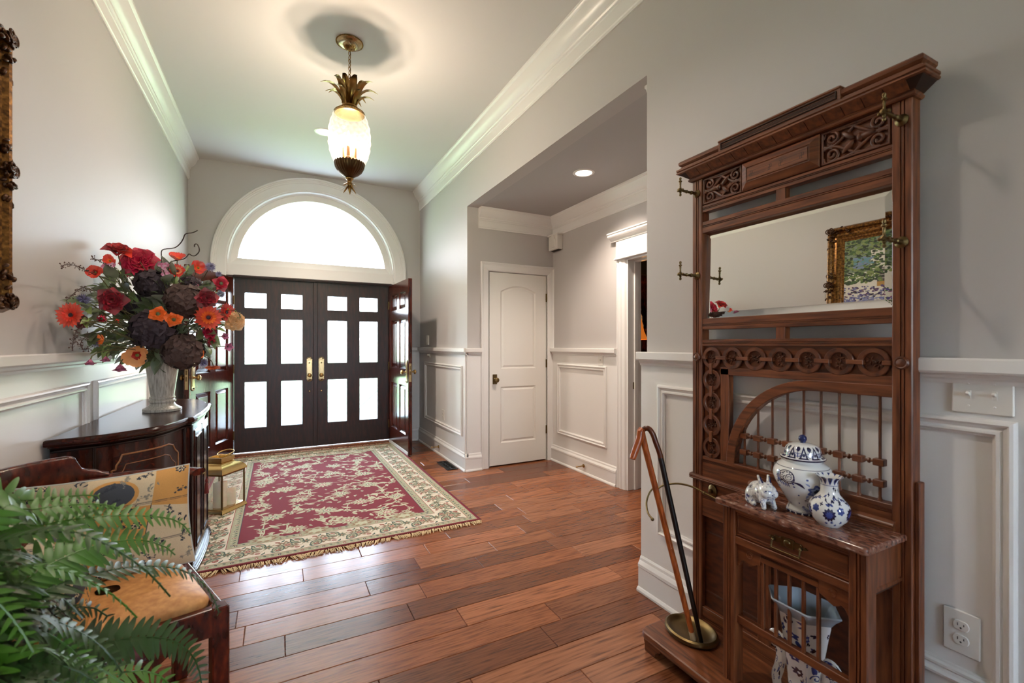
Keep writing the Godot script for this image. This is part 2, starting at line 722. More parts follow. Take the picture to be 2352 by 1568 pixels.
func build_shell() -> void:
	var m := mk()
	m.box(Vector3(-1.0, 0, -6.2), Vector3(XL, 3.45, ZB + 0.12))
	struct_mesh("wall_left", m, "wall_paint")
	m = mk()
	m.box(Vector3(XR, 0, -6.2), Vector3(1.82, 3.45, ZA))
	m.box(Vector3(XR, 0, ZN), Vector3(1.82, 3.45, ZB + 0.12))
	m.box(Vector3(XR, CA, ZA), Vector3(1.82, 3.45, ZN))
	struct_mesh("wall_right", m, "wall_paint")
	# front wall with the arched opening
	var poly := PackedVector2Array([Vector2(-1.0, 0), Vector2(ACX - AR, 0), Vector2(ACX - AR, ACY)])
	for i in range(1, 40):
		var a := PI - PI * i / 40.0
		poly.append(Vector2(ACX + AR * cos(a), ACY + AR * sin(a)))
	poly.append_array([Vector2(ACX + AR, ACY), Vector2(ACX + AR, 0), Vector2(1.82, 0), Vector2(1.82, 3.45), Vector2(-1.0, 3.45)])
	m = mk()
	m.prism(poly, -6.2, ZF)
	struct_mesh("wall_front", m, "wall_paint")
	# wall behind the camera with a wide window
	m = mk()
	m.box(Vector3(-1.0, 0, ZB), Vector3(0.0, 3.45, ZB + 0.12))
	m.box(Vector3(1.1, 0, ZB), Vector3(1.82, 3.45, ZB + 0.12))
	m.box(Vector3(0.0, 0, ZB), Vector3(1.1, 1.0, ZB + 0.12))
	m.box(Vector3(0.0, 2.5, ZB), Vector3(1.1, 3.45, ZB + 0.12))
	struct_mesh("wall_back", m, "wall_paint")
	m = mk()
	m.box(Vector3(-1.0, CEIL, -6.2), Vector3(1.82, 3.5, ZB + 0.12))
	struct_mesh("ceiling", m, "ceiling_paint")
	# side hall
	m = mk()
	m.prism(p2([1.82, 0, 1.943, 0, 1.943, 2.036, 2.638, 2.036, 2.638, 0, 2.86, 0, 2.86, 2.8, 1.82, 2.8]), ZA - 0.12, ZA)
	struct_mesh("wall_hall_end", m, "wall_paint")
	m = mk()
	m.box(Vector3(XA, 0, -5.3), Vector3(2.86, 2.8, -3.083))
	m.box(Vector3(XA, 0, -2.22), Vector3(2.86, 2.8, ZN + 0.12))
	m.box(Vector3(XA, 2.03, -3.083), Vector3(2.86, 2.8, -2.22))
	struct_mesh("wall_hall_back", m, "wall_paint")
	m = mk()
	m.box(Vector3(1.82, 0, ZN), Vector3(2.86, 2.8, ZN + 0.12))
	struct_mesh("wall_hall_near", m, "wall_paint")
	m = mk()
	m.box(Vector3(1.82, CA, -5.3), Vector3(2.86, 2.8, ZN + 0.12))
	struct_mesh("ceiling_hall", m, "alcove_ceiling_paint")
	m = mk()
	m.box(Vector3(1.82, 0, -5.3), Vector3(2.86, 2.8, -5.18))
	struct_mesh("wall_closet", m, "wall_paint")


# ---------------------------------------------------------------- mouldings
const CROWN := [0, 0, 0.100, 0, 0.100, -0.016, 0.092, -0.026, 0.086, -0.030, 0.080, -0.050, 0.069, -0.075, 0.053, -0.097, 0.036, -0.112, 0.030, -0.116, 0.030, -0.130, 0.024, -0.138, 0.020, -0.140, 0.020, -0.152, 0.015, -0.156, 0.015, -0.232, 0.010, -0.238, 0.010, -0.254, 0, -0.254]
const RAIL := [0, 0, 0.046, 0, 0.050, -0.004, 0.050, -0.036, 0.046, -0.042, 0.030, -0.044, 0.027, -0.054, 0.021, -0.060, 0.018, -0.070, 0, -0.070]
const BASE := [0, 0, 0.044, 0, 0.044, 0.010, 0.038, 0.020, 0.032, 0.022, 0.031, 0.120, 0.034, 0.124, 0.034, 0.138, 0.027, 0.150, 0.022, 0.156, 0.020, 0.168, 0.014, 0.177, 0, 0.177]
const PANEL := [0, 0, 0, 0.011, 0.004, 0.018, 0.011, 0.020, 0.017, 0.013, 0.025, 0.010, 0.030, 0.015, 0.037, 0.015, 0.041, 0.008, 0.046, 0.006, 0.046, 0]
const CASE := [0, 0, 0, 0.022, 0.005, 0.027, 0.013, 0.027, 0.018, 0.021, 0.025, 0.019, 0.029, 0.015, 0.080, 0.013, 0.086, 0.010, 0.090, 0.006, 0.090, 0]
const RAIL_Y := 1.238


func run(m: Mesher, prof: Array, a: Vector3, b: Vector3, out: Vector3, k := 1.0) -> void:
	var p := []
	for q in v2(prof):
		p.append(q * k)
	m.bar(p, a, b, out, Vector3.UP)


func casing(m: Mesher, w: float, h: float, prof: Array, xf: Transform3D) -> void:   # three mitred sides, open at the floor
	var pr := v2(prof)
	for s in 3:
		var ends: Array = [[Vector2(0, 0), Vector2(1, 0), Vector2(0, h), Vector2(1, -1)], [Vector2(0, h), Vector2(1, -1), Vector2(w, h), Vector2(-1, -1)], [Vector2(w, h), Vector2(-1, -1), Vector2(w, 0), Vector2(-1, 0)]][s]
		var r0 := PackedVector3Array()
		var r1 := PackedVector3Array()
		for p in pr:
			var a: Vector2 = ends[0] + ends[1] * p.x
			var b: Vector2 = ends[2] + ends[3] * p.x
			r0.append(xf * Vector3(a.x, a.y, p.y))
			r1.append(xf * Vector3(b.x, b.y, p.y))
		m.loft([r0, r1], true, true, true, 0.35)


func build_trim() -> void:
	var L := Vector3(1, 0, 0)
	var Rr := Vector3(-1, 0, 0)
	var F := Vector3(0, 0, 1)
	# crown
	var m := mk()
	run(m, CROWN, Vector3(XL, CEIL, ZF), Vector3(XL, CEIL, ZB), L)
	struct_mesh("trim_1", m, "trim_paint", "white crown moulding along the wall with the gilt picture frame")
	m = mk()
	run(m, CROWN, Vector3(XR, CEIL, ZF), Vector3(XR, CEIL, ZB), Rr)
	struct_mesh("trim_2", m, "trim_paint", "white crown moulding above the side hall opening and the hall stand")
	# crown of the side hall, returned on itself at the opening
	m = mk()
	var k := 0.81
	run(m, CROWN, Vector3(1.822, CA, ZA), Vector3(XA, CA, ZA), F, k)
	run(m, CROWN, Vector3(XA, CA, ZA), Vector3(XA, CA, ZN), Rr, k)
	run(m, CROWN, Vector3(1.76, CA, ZN), Vector3(XA, CA, ZN), -F, k)
	struct_mesh("trim_3", m, "trim_paint", "white crown moulding round the lower ceiling of the side hall")
	# wainscot boards, chair rails, baseboards
	var W := 0.012
	var runs := [
		["wainscot_wall_left", [[Vector3(XL, 0, -5.98), Vector3(XL, 0, ZB), L]]],
		["wainscot_wall_right", [[Vector3(XR, 0, ZN - 0.03), Vector3(XR, 0, ZB), Rr]]],
		["wainscot_front_end", [[Vector3(XR, 0, -5.99), Vector3(XR, 0, ZA + 0.03), Rr], [Vector3(XR - 0.03, 0, ZA), Vector3(1.846, 0, ZA), F]]],
		["wainscot_hall", [[Vector3(XA, 0, ZA), Vector3(XA, 0, -3.196), Rr]]],
		["wainscot_front", [[Vector3(1.505, 0, ZF), Vector3(XR, 0, ZF), F], [Vector3(XL, 0, ZF), Vector3(-0.665, 0, ZF), F]]],
	]
	var names := ["the wall behind the console", "the wall behind the hall stand", "the wall by the open front door", "the side hall wall", "the front wall beside the doors"]
	var ti := 4
	var ri := 0
	for r in runs:
		var wm := mk()
		var cm := mk()
		var bm := mk()
		for s in r[1]:
			var a: Vector3 = s[0]
			var b: Vector3 = s[1]
			var d: Vector3 = s[2]
			wm.bar([Vector2(0, 0), Vector2(W, 0), Vector2(W, 1.19), Vector2(0, 1.19)], a, b, d, Vector3.UP)
			run(cm, RAIL, a + Vector3(0, RAIL_Y, 0), b + Vector3(0, RAIL_Y, 0), d)
			run(bm, BASE, a, b, d)
		struct_mesh("trim_%d" % ti, wm, "trim_paint", "white wainscot board on " + names[ri])
		struct_mesh("trim_%d" % (ti + 1), cm, "trim_paint", "white chair rail capping the wainscot on " + names[ri])
		struct_mesh("baseboard_%s" % ["left", "right", "right_far", "hall", "front"][ri], bm, "trim_paint")
		ti += 2
		ri += 1
	# panel mouldings
	var panels := [
		[face_px(-1.0, 0.33, XL + W), 1.997, 0.757], [face_px(-3.10, 0.33, XL + W), 1.147, 0.757], [face_px(-4.35, 0.33, XL + W), 1.35, 0.757], [face_px(1.2, 0.33, XL + W), 2.1, 0.757],
		[face_x(-1.68, 0.334, XR - W), 1.237, 0.742], [face_x(-0.34, 0.334, XR - W), 1.4, 0.742], [face_x(-5.70, 0.333, XR - W), 1.315, 0.723],
		[face_x(-4.164, 0.315, XA - W), 0.826, 0.756],
	]
	for p in panels:
		m = mk()
		m.frame(p[1], p[2], v2(PANEL), p[0])
		struct_mesh("trim_%d" % ti, m, "trim_paint", "white rectangular panel moulding on the wainscot")
		ti += 1
	# doorway casing in the side hall with its entablature
	m = mk()
	casing(m, 0.863 + 0.226, 2.03 + 0.113, [0, 0, 0, 0.020, 0.006, 0.026, 0.016, 0.026, 0.022, 0.018, 0.030, 0.018, 0.034, 0.024, 0.060, 0.026, 0.066, 0.020, 0.100, 0.016, 0.108, 0.010, 0.113, 0.004, 0.113, 0], face_x(-3.196, 0, XA))
	struct_mesh("trim_%d" % ti, m, "trim_paint", "white fluted casing of the doorway in the side hall")
	ti += 1
	m = mk()
	m.box(Vector3(XA - 0.030, 2.035, -3.196), Vector3(XA, 2.20, -2.107), 0.002)
	m.box(Vector3(XA - 0.045, 2.028, -3.21), Vector3(XA, 2.044, -2.09), 0.004)
	m.bar(v2([0, 0, 0.036, 0, 0.040, 0.014, 0.052, 0.024, 0.070, 0.034, 0.078, 0.044, 0.078, 0.060, 0.086, 0.064, 0.086, 0.074, 0, 0.074]), Vector3(XA, 2.195, -3.255), Vector3(XA, 2.195, -2.05), Rr, Vector3.UP)
	struct_mesh("trim_%d" % ti, m, "trim_paint", "white entablature head above the doorway in the side hall")
	ti += 1
	m = mk()
	for zz in [-3.083, -2.22]:
		var s := 1.0 if zz < -3.0 else -1.0
		m.box(Vector3(XA - 0.004, 0, zz - 0.004 * s), Vector3(2.864, 2.03, zz + 0.016 * s), 0.002)
		m.box(Vector3(2.785, 0, zz + 0.014 * s), Vector3(2.825, 2.03, zz + 0.028 * s), 0.003)
		m.box(Vector3(2.855, 0, zz + 0.0 * s), Vector3(2.885, 2.08, zz - 0.09 * s), 0.003)
	m.box(Vector3(XA - 0.004, 2.014, -3.083), Vector3(2.864, 2.034, -2.22), 0.002)
	m.box(Vector3(2.785, 2.0, -3.083), Vector3(2.825, 2.016, -2.22), 0.003)
	struct_mesh("trim_%d" % ti, m, "trim_paint", "white door jamb lining the side hall doorway")
	ti += 1
	var jp := mk()
	jp.box(Vector3(2.772, 0.885, -3.066), Vector3(2.784, 0.945, -3.0635), 0.001)
	var so := put("strike_plate", jp, "brass_old")
	tag(so, "small brass strike plate on the side hall doorway jamb", "strike plate")
	# window behind the camera
	var wo := structure("window_2", "tall window in the wall behind the camera")
	m = mk()
	m.frame(1.1, 1.5, v2([0, 0, 0, 0.05, 0.06, 0.05, 0.06, 0]), Transform3D(Basis(), Vector3(0.0, 1.0, ZB + 0.03)))
	m.box(Vector3(0.53, 1.0, ZB + 0.03), Vector3(0.57, 2.5, ZB + 0.08), 0.004)
	put("frame", m, "trim_paint", wo)
	m = mk()
	m.box(Vector3(0.05, 1.05, ZB + 0.052), Vector3(1.05, 2.45, ZB + 0.056))
	put("pane", m, "glass", wo)


# ---------------------------------------------------------------- front entrance
func arc_ring(m: Mesher, r0: float, r1: float, z0: float, z1: float, prof: Array, legs: float) -> void:
	# a band round the arch: profile x runs from the outside in (0..1), y is height 0..1 between z0 and z1; legs go straight down to the height given
	var rings := []
	var steps := 48
	var path := [[Vector2(ACX - 1, legs), 0]]
	for i in steps + 3:
		var ring := PackedVector3Array()
		for p in prof:
			var r: float = lerpf(r1, r0, p.x)
			var z: float = lerpf(z0, z1, p.y)
			if i == 0:
				ring.append(Vector3(ACX - r, legs, z))
			elif i == steps + 2:
				ring.append(Vector3(ACX + r, legs, z))
			else:
				var a := PI - PI * (i - 1) / float(steps)
				ring.append(Vector3(ACX + r * cos(a), ACY + r * sin(a), z))
		rings.append(ring)
	m.loft(rings, true, true, true, 0.35)


func half_disc(r: float, y0: float, n := 40) -> PackedVector2Array:      # part of the circle above y0
	var out := PackedVector2Array()
	var a0 := asin((y0 - ACY) / r)
	for i in n + 1:
		var a := a0 + (PI - 2 * a0) * i / n
		out.append(Vector2(ACX + r * cos(a), ACY + r * sin(a)))
	return out


func build_front_doors() -> void:
	# the arched casing
	var m := mk()
	arc_ring(m, AR, 1.085, ZF - 0.004, ZF + 0.04, v2([0, 0, 0, 0.86, 0.06, 1.0, 0.14, 1.0, 0.17, 0.8, 0.24, 0.76, 0.27, 0.62, 0.36, 0.60, 0.40, 0.50, 0.93, 0.46, 1.0, 0.3, 1.0, 0.0]), 0.0)
	struct_mesh("trim_40", m, "trim_paint", "white arched casing round the fanlight above the front doors")
	# reveal bead inside the casing
	m = mk()
	arc_ring(m, 0.900, 0.938, ZF - 0.085, ZF + 0.004, v2([0, 0, 0, 1.0, 0.35, 1.0, 0.5, 0.85, 0.6, 0.6, 1.0, 0.5, 1.0, 0]), 2.09)
	struct_mesh("trim_41", m, "trim_paint", "white beaded reveal round the arched window")
	# fascia between the doors and the window
	m = mk()
	m.box(Vector3(ACX - AR, 2.062, ZF - 0.07), Vector3(ACX + AR, 2.19, ZF - 0.012))
	struct_mesh("trim_42", m, "trim_paint", "flat white fascia board between front doors and fanlight")
	var w := structure("window_1", "half-round fanlight window above the front doors", "")
	m = mk()
	var outer := half_disc(0.915, 2.185, 40)
	var inner := half_disc(0.832, 2.268, 40)
	# the sash: rings of outline at front and back, inner edge bevelled
	var rings := []
	for q in [[outer, -0.10], [outer, -0.055], [inner, -0.068], [inner, -0.10]]:
		var ring := PackedVector3Array()
		for p in q[0]:
			ring.append(Vector3(p.x, p.y, ZF + q[1]))
		rings.append(ring)
	m.loft(rings, true, false, false, 0.35)
	put("frame", m, "trim_paint", w)
	m = mk()
	m.prism(half_disc(0.838, 2.262), ZF - 0.090, ZF - 0.086)
	put("pane", m, "glass", w)

	# frame of the entrance: dark jambs, head and sill
	var fr := structure("door_frame", "dark wooden frame and sill of the front entrance")
	m = mk()
	m.box(Vector3(ACX - AR, 0, -6.18), Vector3(-0.447, 2.06, ZF + 0.004), 0.003)
	put("jamb", m, "storm_wood", fr)
	m = mk()
	m.box(Vector3(1.322, 0, -6.18), Vector3(ACX + AR, 2.06, ZF + 0.004), 0.003)
	put("jamb", m, "storm_wood", fr)
	m = mk()
	m.box(Vector3(-0.447, 2.035, -6.18), Vector3(1.322, 2.062, ZF - 0.004), 0.003)
	m.box(Vector3(-0.447, 2.045, ZF - 0.01), Vector3(1.322, 2.064, ZF + 0.012), 0.004)
	put("head", m, "storm_wood", fr)
	m = mk()
	m.box(Vector3(ACX - AR, 0.0, -6.2), Vector3(ACX + AR, 0.03, ZF + 0.0), 0.006)
	m.box(Vector3(ACX - AR, 0.0, ZF), Vector3(ACX + AR, 0.016, ZF + 0.06), 0.006)
	put("sill", m, "floor_1", fr)
	# the glazed pair, shut
	var xs := [[-0.444, 0.408, [[-0.3465, -0.109], [0.027, 0.273]]], [0.410, 1.320, [[0.543, 0.784], [0.922, 1.162]]]]
	var ys := [[0.303, 0.851], [1.038, 1.58], [1.69, 1.883]]
	var bv := Transform3D()
	for s in 2:
		var x0: float = xs[s][0]
		var x1: float = xs[s][1]
		var cols: Array = xs[s][2]
		var d := structure("door_1", "")
		d.name = "door_%d" % (s + 1)
		d.set_meta("label", ["glazed dark front door leaf on the console side", "glazed dark front door leaf next to the open panelled leaf"][s])
		var zb := -6.105
		var zf := -6.06
		m = mk()
		# stiles, mullion, rails
		var yy := [0.035, ys[0][0], ys[0][1], ys[1][0], ys[1][1], ys[2][0], ys[2][1], 2.034]
		m.box(Vector3(x0, yy[0], zb), Vector3(cols[0][0], yy[7], zf))
		m.box(Vector3(cols[0][1], yy[0], zb), Vector3(cols[1][0], yy[7], zf))
		m.box(Vector3(cols[1][1], yy[0], zb), Vector3(x1, yy[7], zf))
		for c in cols:
			for i in 4:
				m.box(Vector3(c[0], yy[2 * i], zb), Vector3(c[1], yy[2 * i + 1], zf))
			for q in ys:
				m.frame(c[1] - c[0], q[1] - q[0], v2([-0.002, 0, -0.002, 0.004, 0.006, 0.004, 0.012, -0.008, 0.012, -0.012]), Transform3D(Basis(), Vector3(c[0], q[0], zf)))
		if s == 0:
			m.box(Vector3(0.385, 0.035, zf), Vector3(0.436, 2.034, zf + 0.012), 0.004)
		put("frame", m, "storm_wood", d)
		for c in cols:
			for q in ys:
				m = mk()
				m.box(Vector3(c[0] - 0.004, q[0] - 0.004, zb + 0.018), Vector3(c[1] + 0.004, q[1] + 0.004, zb + 0.022))
				put("pane", m, "glass", d)
		escutcheon(d, Vector3([0.343, 0.477][s], 0.98, zf), 1.0)
		m = mk()
		m.lathe(v2([0.0, 0.016, 0.006, 0.016, 0.010, 0.014, 0.013, 0.006, 0.014, 0]), 16, Transform3D(Basis(Vector3.RIGHT, PI / 2), Vector3([0.343, 0.477][s], 0.708, zf)))
		put("deadbolt", m, "brass_pale", d)
	# the panelled pair, swung open into the hall
	panel_door("door_3", "open six-panel mahogany door leaf behind the bouquet", Vector3(-0.447, 0, -5.995), 0.86, 1.0)
	panel_door("door_4", "open six-panel mahogany door leaf beside the floor vent", Vector3(1.288, 0, -5.995), 0.86, -1.0)


func escutcheon(parent: Node, at: Vector3, s: float) -> void:
	var xf := Transform3D(Basis().scaled(Vector3(s, s, s)), at)
	var m := mk()
	m.box(Vector3(-0.032, -0.125, 0), Vector3(0.032, 0.115, 0.005), 0.002, xf)
	m.box(Vector3(-0.024, -0.115, 0.004), Vector3(0.024, 0.105, 0.009), 0.002, xf)
	for e in [[0.112, 1.0], [-0.122, -1.0]]:          # pierced fans at both ends
		m.box(Vector3(-0.034, e[0] - 0.005, 0), Vector3(0.034, e[0] + 0.005, 0.010), 0.002, xf)
		for i in 7:
			var a: float = lerpf(0.25, PI - 0.25, i / 6.0)
			var d := Vector3(cos(a), sin(a) * e[1], 0)
			m.ball(Vector3(0, e[0], 0.004) + d * 0.029, Vector3(0.007, 0.007, 0.005), 8, xf)
			m.tube([xf * (Vector3(0, e[0], 0.004) + d * 0.008), xf * (Vector3(0, e[0], 0.004) + d * 0.028)], 0.0035, 5)
	for y in [-0.09, -0.04, 0.03, 0.08]:
		for x in [-0.034, 0.034]:
			m.ball(Vector3(x, y, 0.003), Vector3(0.004, 0.006, 0.004), 6, xf)
	put("handle_plate", m, "brass_pale", parent)
	m = mk()
	var turn := Transform3D(Basis(Vector3.RIGHT, PI / 2), at + Vector3(0, -0.078, 0.006) * s)
	m.lathe(v2([0.0, 0.055, 0.010, 0.055, 0.020, 0.050, 0.025, 0.042, 0.023, 0.034, 0.012, 0.028, 0.009, 0.018, 0.011, 0.006, 0.018, 0.002, 0.018, 0]), 20, turn)
	put("knob", m, "brass", parent)
	m = mk()
	m.lathe(v2([0.0, 0.004, 0.007, 0.004, 0.010, 0.0]), 12, Transform3D(Basis(Vector3.RIGHT, PI / 2), at + Vector3(0, 0.072, 0.008) * s))
	put("keyhole", m, "brass_old", parent)


func panel_door(called: String, label: String, hinge: Vector3, w: float, side: float) -> void:
	# local x runs from the hinge to the free edge, z is the face seen from the hall
	var d := structure(called, label)
	d.name = called
	d.position = hinge
	# side +1 hangs on the jamb nearest the console, -1 on the other; both stand just past a right angle
	var open := deg_to_rad(110.0) if side > 0 else deg_to_rad(92.0)
	var ax := Vector3(cos(open) * side, 0, sin(open))
	var face := Vector3(sin(open) * side, 0, -cos(open)) if side > 0 else Vector3(-sin(open), 0, -cos(open))
	var k := -1.0 if side > 0 else 1.0      # the leaf nearest the console runs the other way in its own axes
	d.transform = Transform3D(Basis(ax * k, Vector3.UP, face), hinge)
	var h := 2.03
	var t := 0.045
	var x := [0.115, 0.115 + (w - 0.33) / 2, 0.215 + (w - 0.33) / 2, w - 0.115]
	var y := [0.23, 0.80, 0.99, 1.58, 1.70, 1.90]
	var m := mk()
	var zf := 0.0
	m.box(Vector3(0.0, 0.016, -t), Vector3(k * x[0], h, zf), 0.002)
	m.box(Vector3(k * x[3], 0.016, -t), Vector3(k * w, h, zf), 0.002)
	m.box(Vector3(k * x[1], 0.016, -t + 0.001), Vector3(k * x[2], h, zf - 0.0005))
	for q in [[0.016, y[0]], [y[1], y[2]], [y[3], y[4]], [y[5], h]]:
		m.box(Vector3(k * (x[0] - 0.002), q[0], -t), Vector3(k * (x[3] + 0.002), q[1], zf - 0.0002))
	put("frame", m, "door_wood", d)
	for c in ([[x[0], x[1]], [x[2], x[3]]] if k > 0 else [[-x[1], -x[0]], [-x[3], -x[2]]]):
		for q in [[y[0], y[1]], [y[2], y[3]], [y[4], y[5]]]:
			m = mk()
			m.frame(c[1] - c[0], q[1] - q[0], v2([0, -0.002, 0.002, -0.004, 0.014, -0.014, 0.014, -0.018, -0.002, -0.018]), Transform3D(Basis(), Vector3(c[0], q[0], zf)))
			var e := 0.016
			var po := p2([c[0] + e, q[0] + e, c[1] - e, q[0] + e, c[1] - e, q[1] - e, c[0] + e, q[1] - e])
			# raised field with a wide bevel
			var rings := []
			for lv in [[0.0, -t + 0.012], [0.0, -0.016], [0.030, -0.006], [0.033, -0.003]]:
				var ring := PackedVector3Array()
				for v in Mesher.inset(po, lv[0]) if lv[0] > 0 else po:
					ring.append(Vector3(v.x, v.y, lv[1]))
				rings.append(ring)
			m.loft(rings, true, true, true, 0.15)
			put("panel", m, "door_wood", d)
	# lock: plate on the face, knobs on both faces, mortise plate on the edge
	m = mk()
	m.box(Vector3(k * (w - 0.09), 0.86, 0), Vector3(k * (w - 0.032), 1.10, 0.006), 0.002)
	m.box(Vector3(k * (w - 0.082), 0.875, 0.004), Vector3(k * (w - 0.040), 1.085, 0.009), 0.002)
	for i in 5:
		var a := lerpf(0.3, PI - 0.3, i / 4.0)
		m.ball(Vector3(k * (w - 0.061) + cos(a) * 0.024, 0.858 - sin(a) * 0.018, 0.004), Vector3(0.008, 0.008, 0.005), 8)
	put("handle_plate", m, "brass_pale", d)
	for s in [1.0, -1.0]:
		m = mk()
		var xf := Transform3D(Basis(Vector3.RIGHT, PI / 2 * s), Vector3(k * (w - 0.061), 0.96, 0.006 if s > 0 else -t))
		m.lathe(v2([0.0, 0.066, 0.012, 0.065, 0.023, 0.059, 0.027, 0.050, 0.024, 0.040, 0.011, 0.034, 0.009, 0.018, 0.012, 0.006, 0.018, 0.003, 0.018, 0]), 20, xf)
		put("knob", m, "brass", d)
	m = mk()
	m.box(Vector3(k * (w - 0.001), 0.85, -t + 0.008), Vector3(k * (w + 0.002), 1.06, -0.008), 0.0008)
	put("mortise_plate", m, "brass_pale", d)
	m = mk()
	for yy in [0.95, 1.01]:
		m.box(Vector3(k * (w + 0.001), yy - 0.02, -t + 0.015), Vector3(k * (w + 0.0035), yy + 0.02, -0.015), 0.0005)
	put("latch", m, "brass_old", d)
	m = mk()
	for yy in [0.25, 1.0, 1.78]:
		m.tube([Vector3(-0.004 * k, yy - 0.05, 0.004), Vector3(-0.004 * k, yy + 0.05, 0.004)], 0.007, 10)
	put("hinge", m, "brass_old", d)
	m = mk()
	m.box(Vector3(k * 0.01, 0.012, 0.0), Vector3(k * (w - 0.01), 0.05, 0.006), 0.002)
	put("sweep", m, "trim_paint" if side < 0 else "door_wood", d)


# ---------------------------------------------------------------- closet door in the side hall
func build_alcove() -> void:
	var m := mk()
	casing(m, 2.735 - 1.845, 2.127, CASE, Transform3D(Basis(), Vector3(1.845, 0, ZA)))
	struct_mesh("trim_50", m, "trim_paint", "white moulded casing round the closet door")
	m = mk()
	for x in [[1.935, 1.945], [2.636, 2.646]]:
		m.box(Vector3(x[0], 0, ZA - 0.12), Vector3(x[1], 2.036, ZA))
	m.box(Vector3(1.935, 2.034, ZA - 0.12), Vector3(2.646, 2.044, ZA))
	struct_mesh("trim_51", m, "trim_paint", "white jamb of the closet door")
	var d := structure("door_5", "white two-panel arch-top closet door in the side hall")
	d.name = "door_5"
	var x0 := 1.949
	var x1 := 2.632
	var zf := ZA - 0.006
	var a := 2.078
	var b := 2.502
	m = mk()
	m.box(Vector3(x0, 0.014, zf - 0.035), Vector3(x1, 2.030, zf - 0.012))
	m.box(Vector3(x0, 0.014, zf - 0.014), Vector3(a, 2.030, zf), 0.0015)
	m.box(Vector3(b, 0.014, zf - 0.014), Vector3(x1, 2.030, zf), 0.0015)
	m.box(Vector3(a - 0.003, 0.014, zf - 0.014), Vector3(b + 0.003, 0.242, zf - 0.0001))
	m.box(Vector3(a - 0.003, 0.832, zf - 0.014), Vector3(b + 0.003, 1.020, zf - 0.0001))
	var arch := []
	for i in 17:
		var t := i / 16.0
		arch.append(Vector2(lerpf(a, b, t), 1.838 + 0.060 * (1.0 - pow(2.0 * t - 1.0, 2.0))))
	var top := PackedVector2Array(arch)
	top.append_array([Vector2(b + 0.003, 1.838), Vector2(b + 0.003, 2.0299), Vector2(a - 0.003, 2.0299), Vector2(a - 0.003, 1.838)])
	m.prism(top, zf - 0.014, zf - 0.0001)
	put("frame", m, "door_white", d)
	for q in 2:
		m = mk()
		var po := PackedVector2Array([Vector2(a, 0.242), Vector2(b, 0.242), Vector2(b, 0.832), Vector2(a, 0.832)])
		if q == 1:
			po = PackedVector2Array([Vector2(a, 1.020), Vector2(b, 1.020)])
			for i in 17:
				po.append(arch[16 - i])
		var rings := []
		for lv in [[0.0005, 0.0], [0.012, -0.010], [0.018, -0.0105], [0.034, -0.003], [0.036, -0.002]]:
			var ring := PackedVector3Array()
			for v in Mesher.inset(po, lv[0]):
				ring.append(Vector3(v.x, v.y, zf + lv[1]))
			rings.append(ring)
		m.loft(rings, true, false, true, 0.3)
		put("panel", m, "door_white", d)
	m = mk()
	m.box(Vector3(1.985, 0.862, zf), Vector3(2.035, 0.965, zf + 0.006), 0.002)
	put("knob_plate", m, "brass_old", d)
	m = mk()
	m.lathe(v2([0.0, 0.062, 0.014, 0.061, 0.024, 0.055, 0.027, 0.047, 0.023, 0.038, 0.012, 0.032, 0.010, 0.016, 0.014, 0.006, 0.020, 0.003, 0.020, 0]), 24, Transform3D(Basis(Vector3.RIGHT, PI / 2), Vector3(2.010, 0.908, zf + 0.006)))
	put("knob", m, "brass_old", d)
	for y in [0.342, 1.069, 1.79]:
		m = mk()
		m.tube([Vector3(2.634, y - 0.045, zf + 0.006), Vector3(2.634, y + 0.045, zf + 0.006)], 0.0075, 10)
		m.box(Vector3(2.634, y - 0.044, zf - 0.004), Vector3(2.644, y + 0.044, zf + 0.003))
		put("hinge", m, "brass_old", d)
	# door chime box under the crown
	var c := thing("door_chime", "white box door chime with arched front under the side hall crown", "door chime", Vector3(XA, 2.30, -4.175), -PI / 2)
	m = mk()
	m.box(Vector3(-0.085, 0, 0), Vector3(0.085, 0.150, 0.075), 0.004)
	m.box(Vector3(-0.095, 0.150, 0), Vector3(0.095, 0.168, 0.085), 0.004)
	put("body", m, "plastic_white", c)
	m = mk()
	var po2 := PackedVector2Array([Vector2(-0.062, 0.020), Vector2(0.062, 0.020), Vector2(0.062, 0.105)])
	for i in 13:
		var t := PI * i / 12.0
		po2.append(Vector2(0.045 * cos(t), 0.112 + 0.045 * sin(t)))
	po2.append(Vector2(-0.062, 0.105))
	m.prism(po2, 0.07, 0.086, Transform3D(), 0.006)
	put("front_panel", m, "plastic_white", c)
	m = mk()
	m.box(Vector3(-0.070, -0.004, 0.010), Vector3(0.070, 0.002, 0.05))
	put("sound_slot", m, "slot_dark", c)


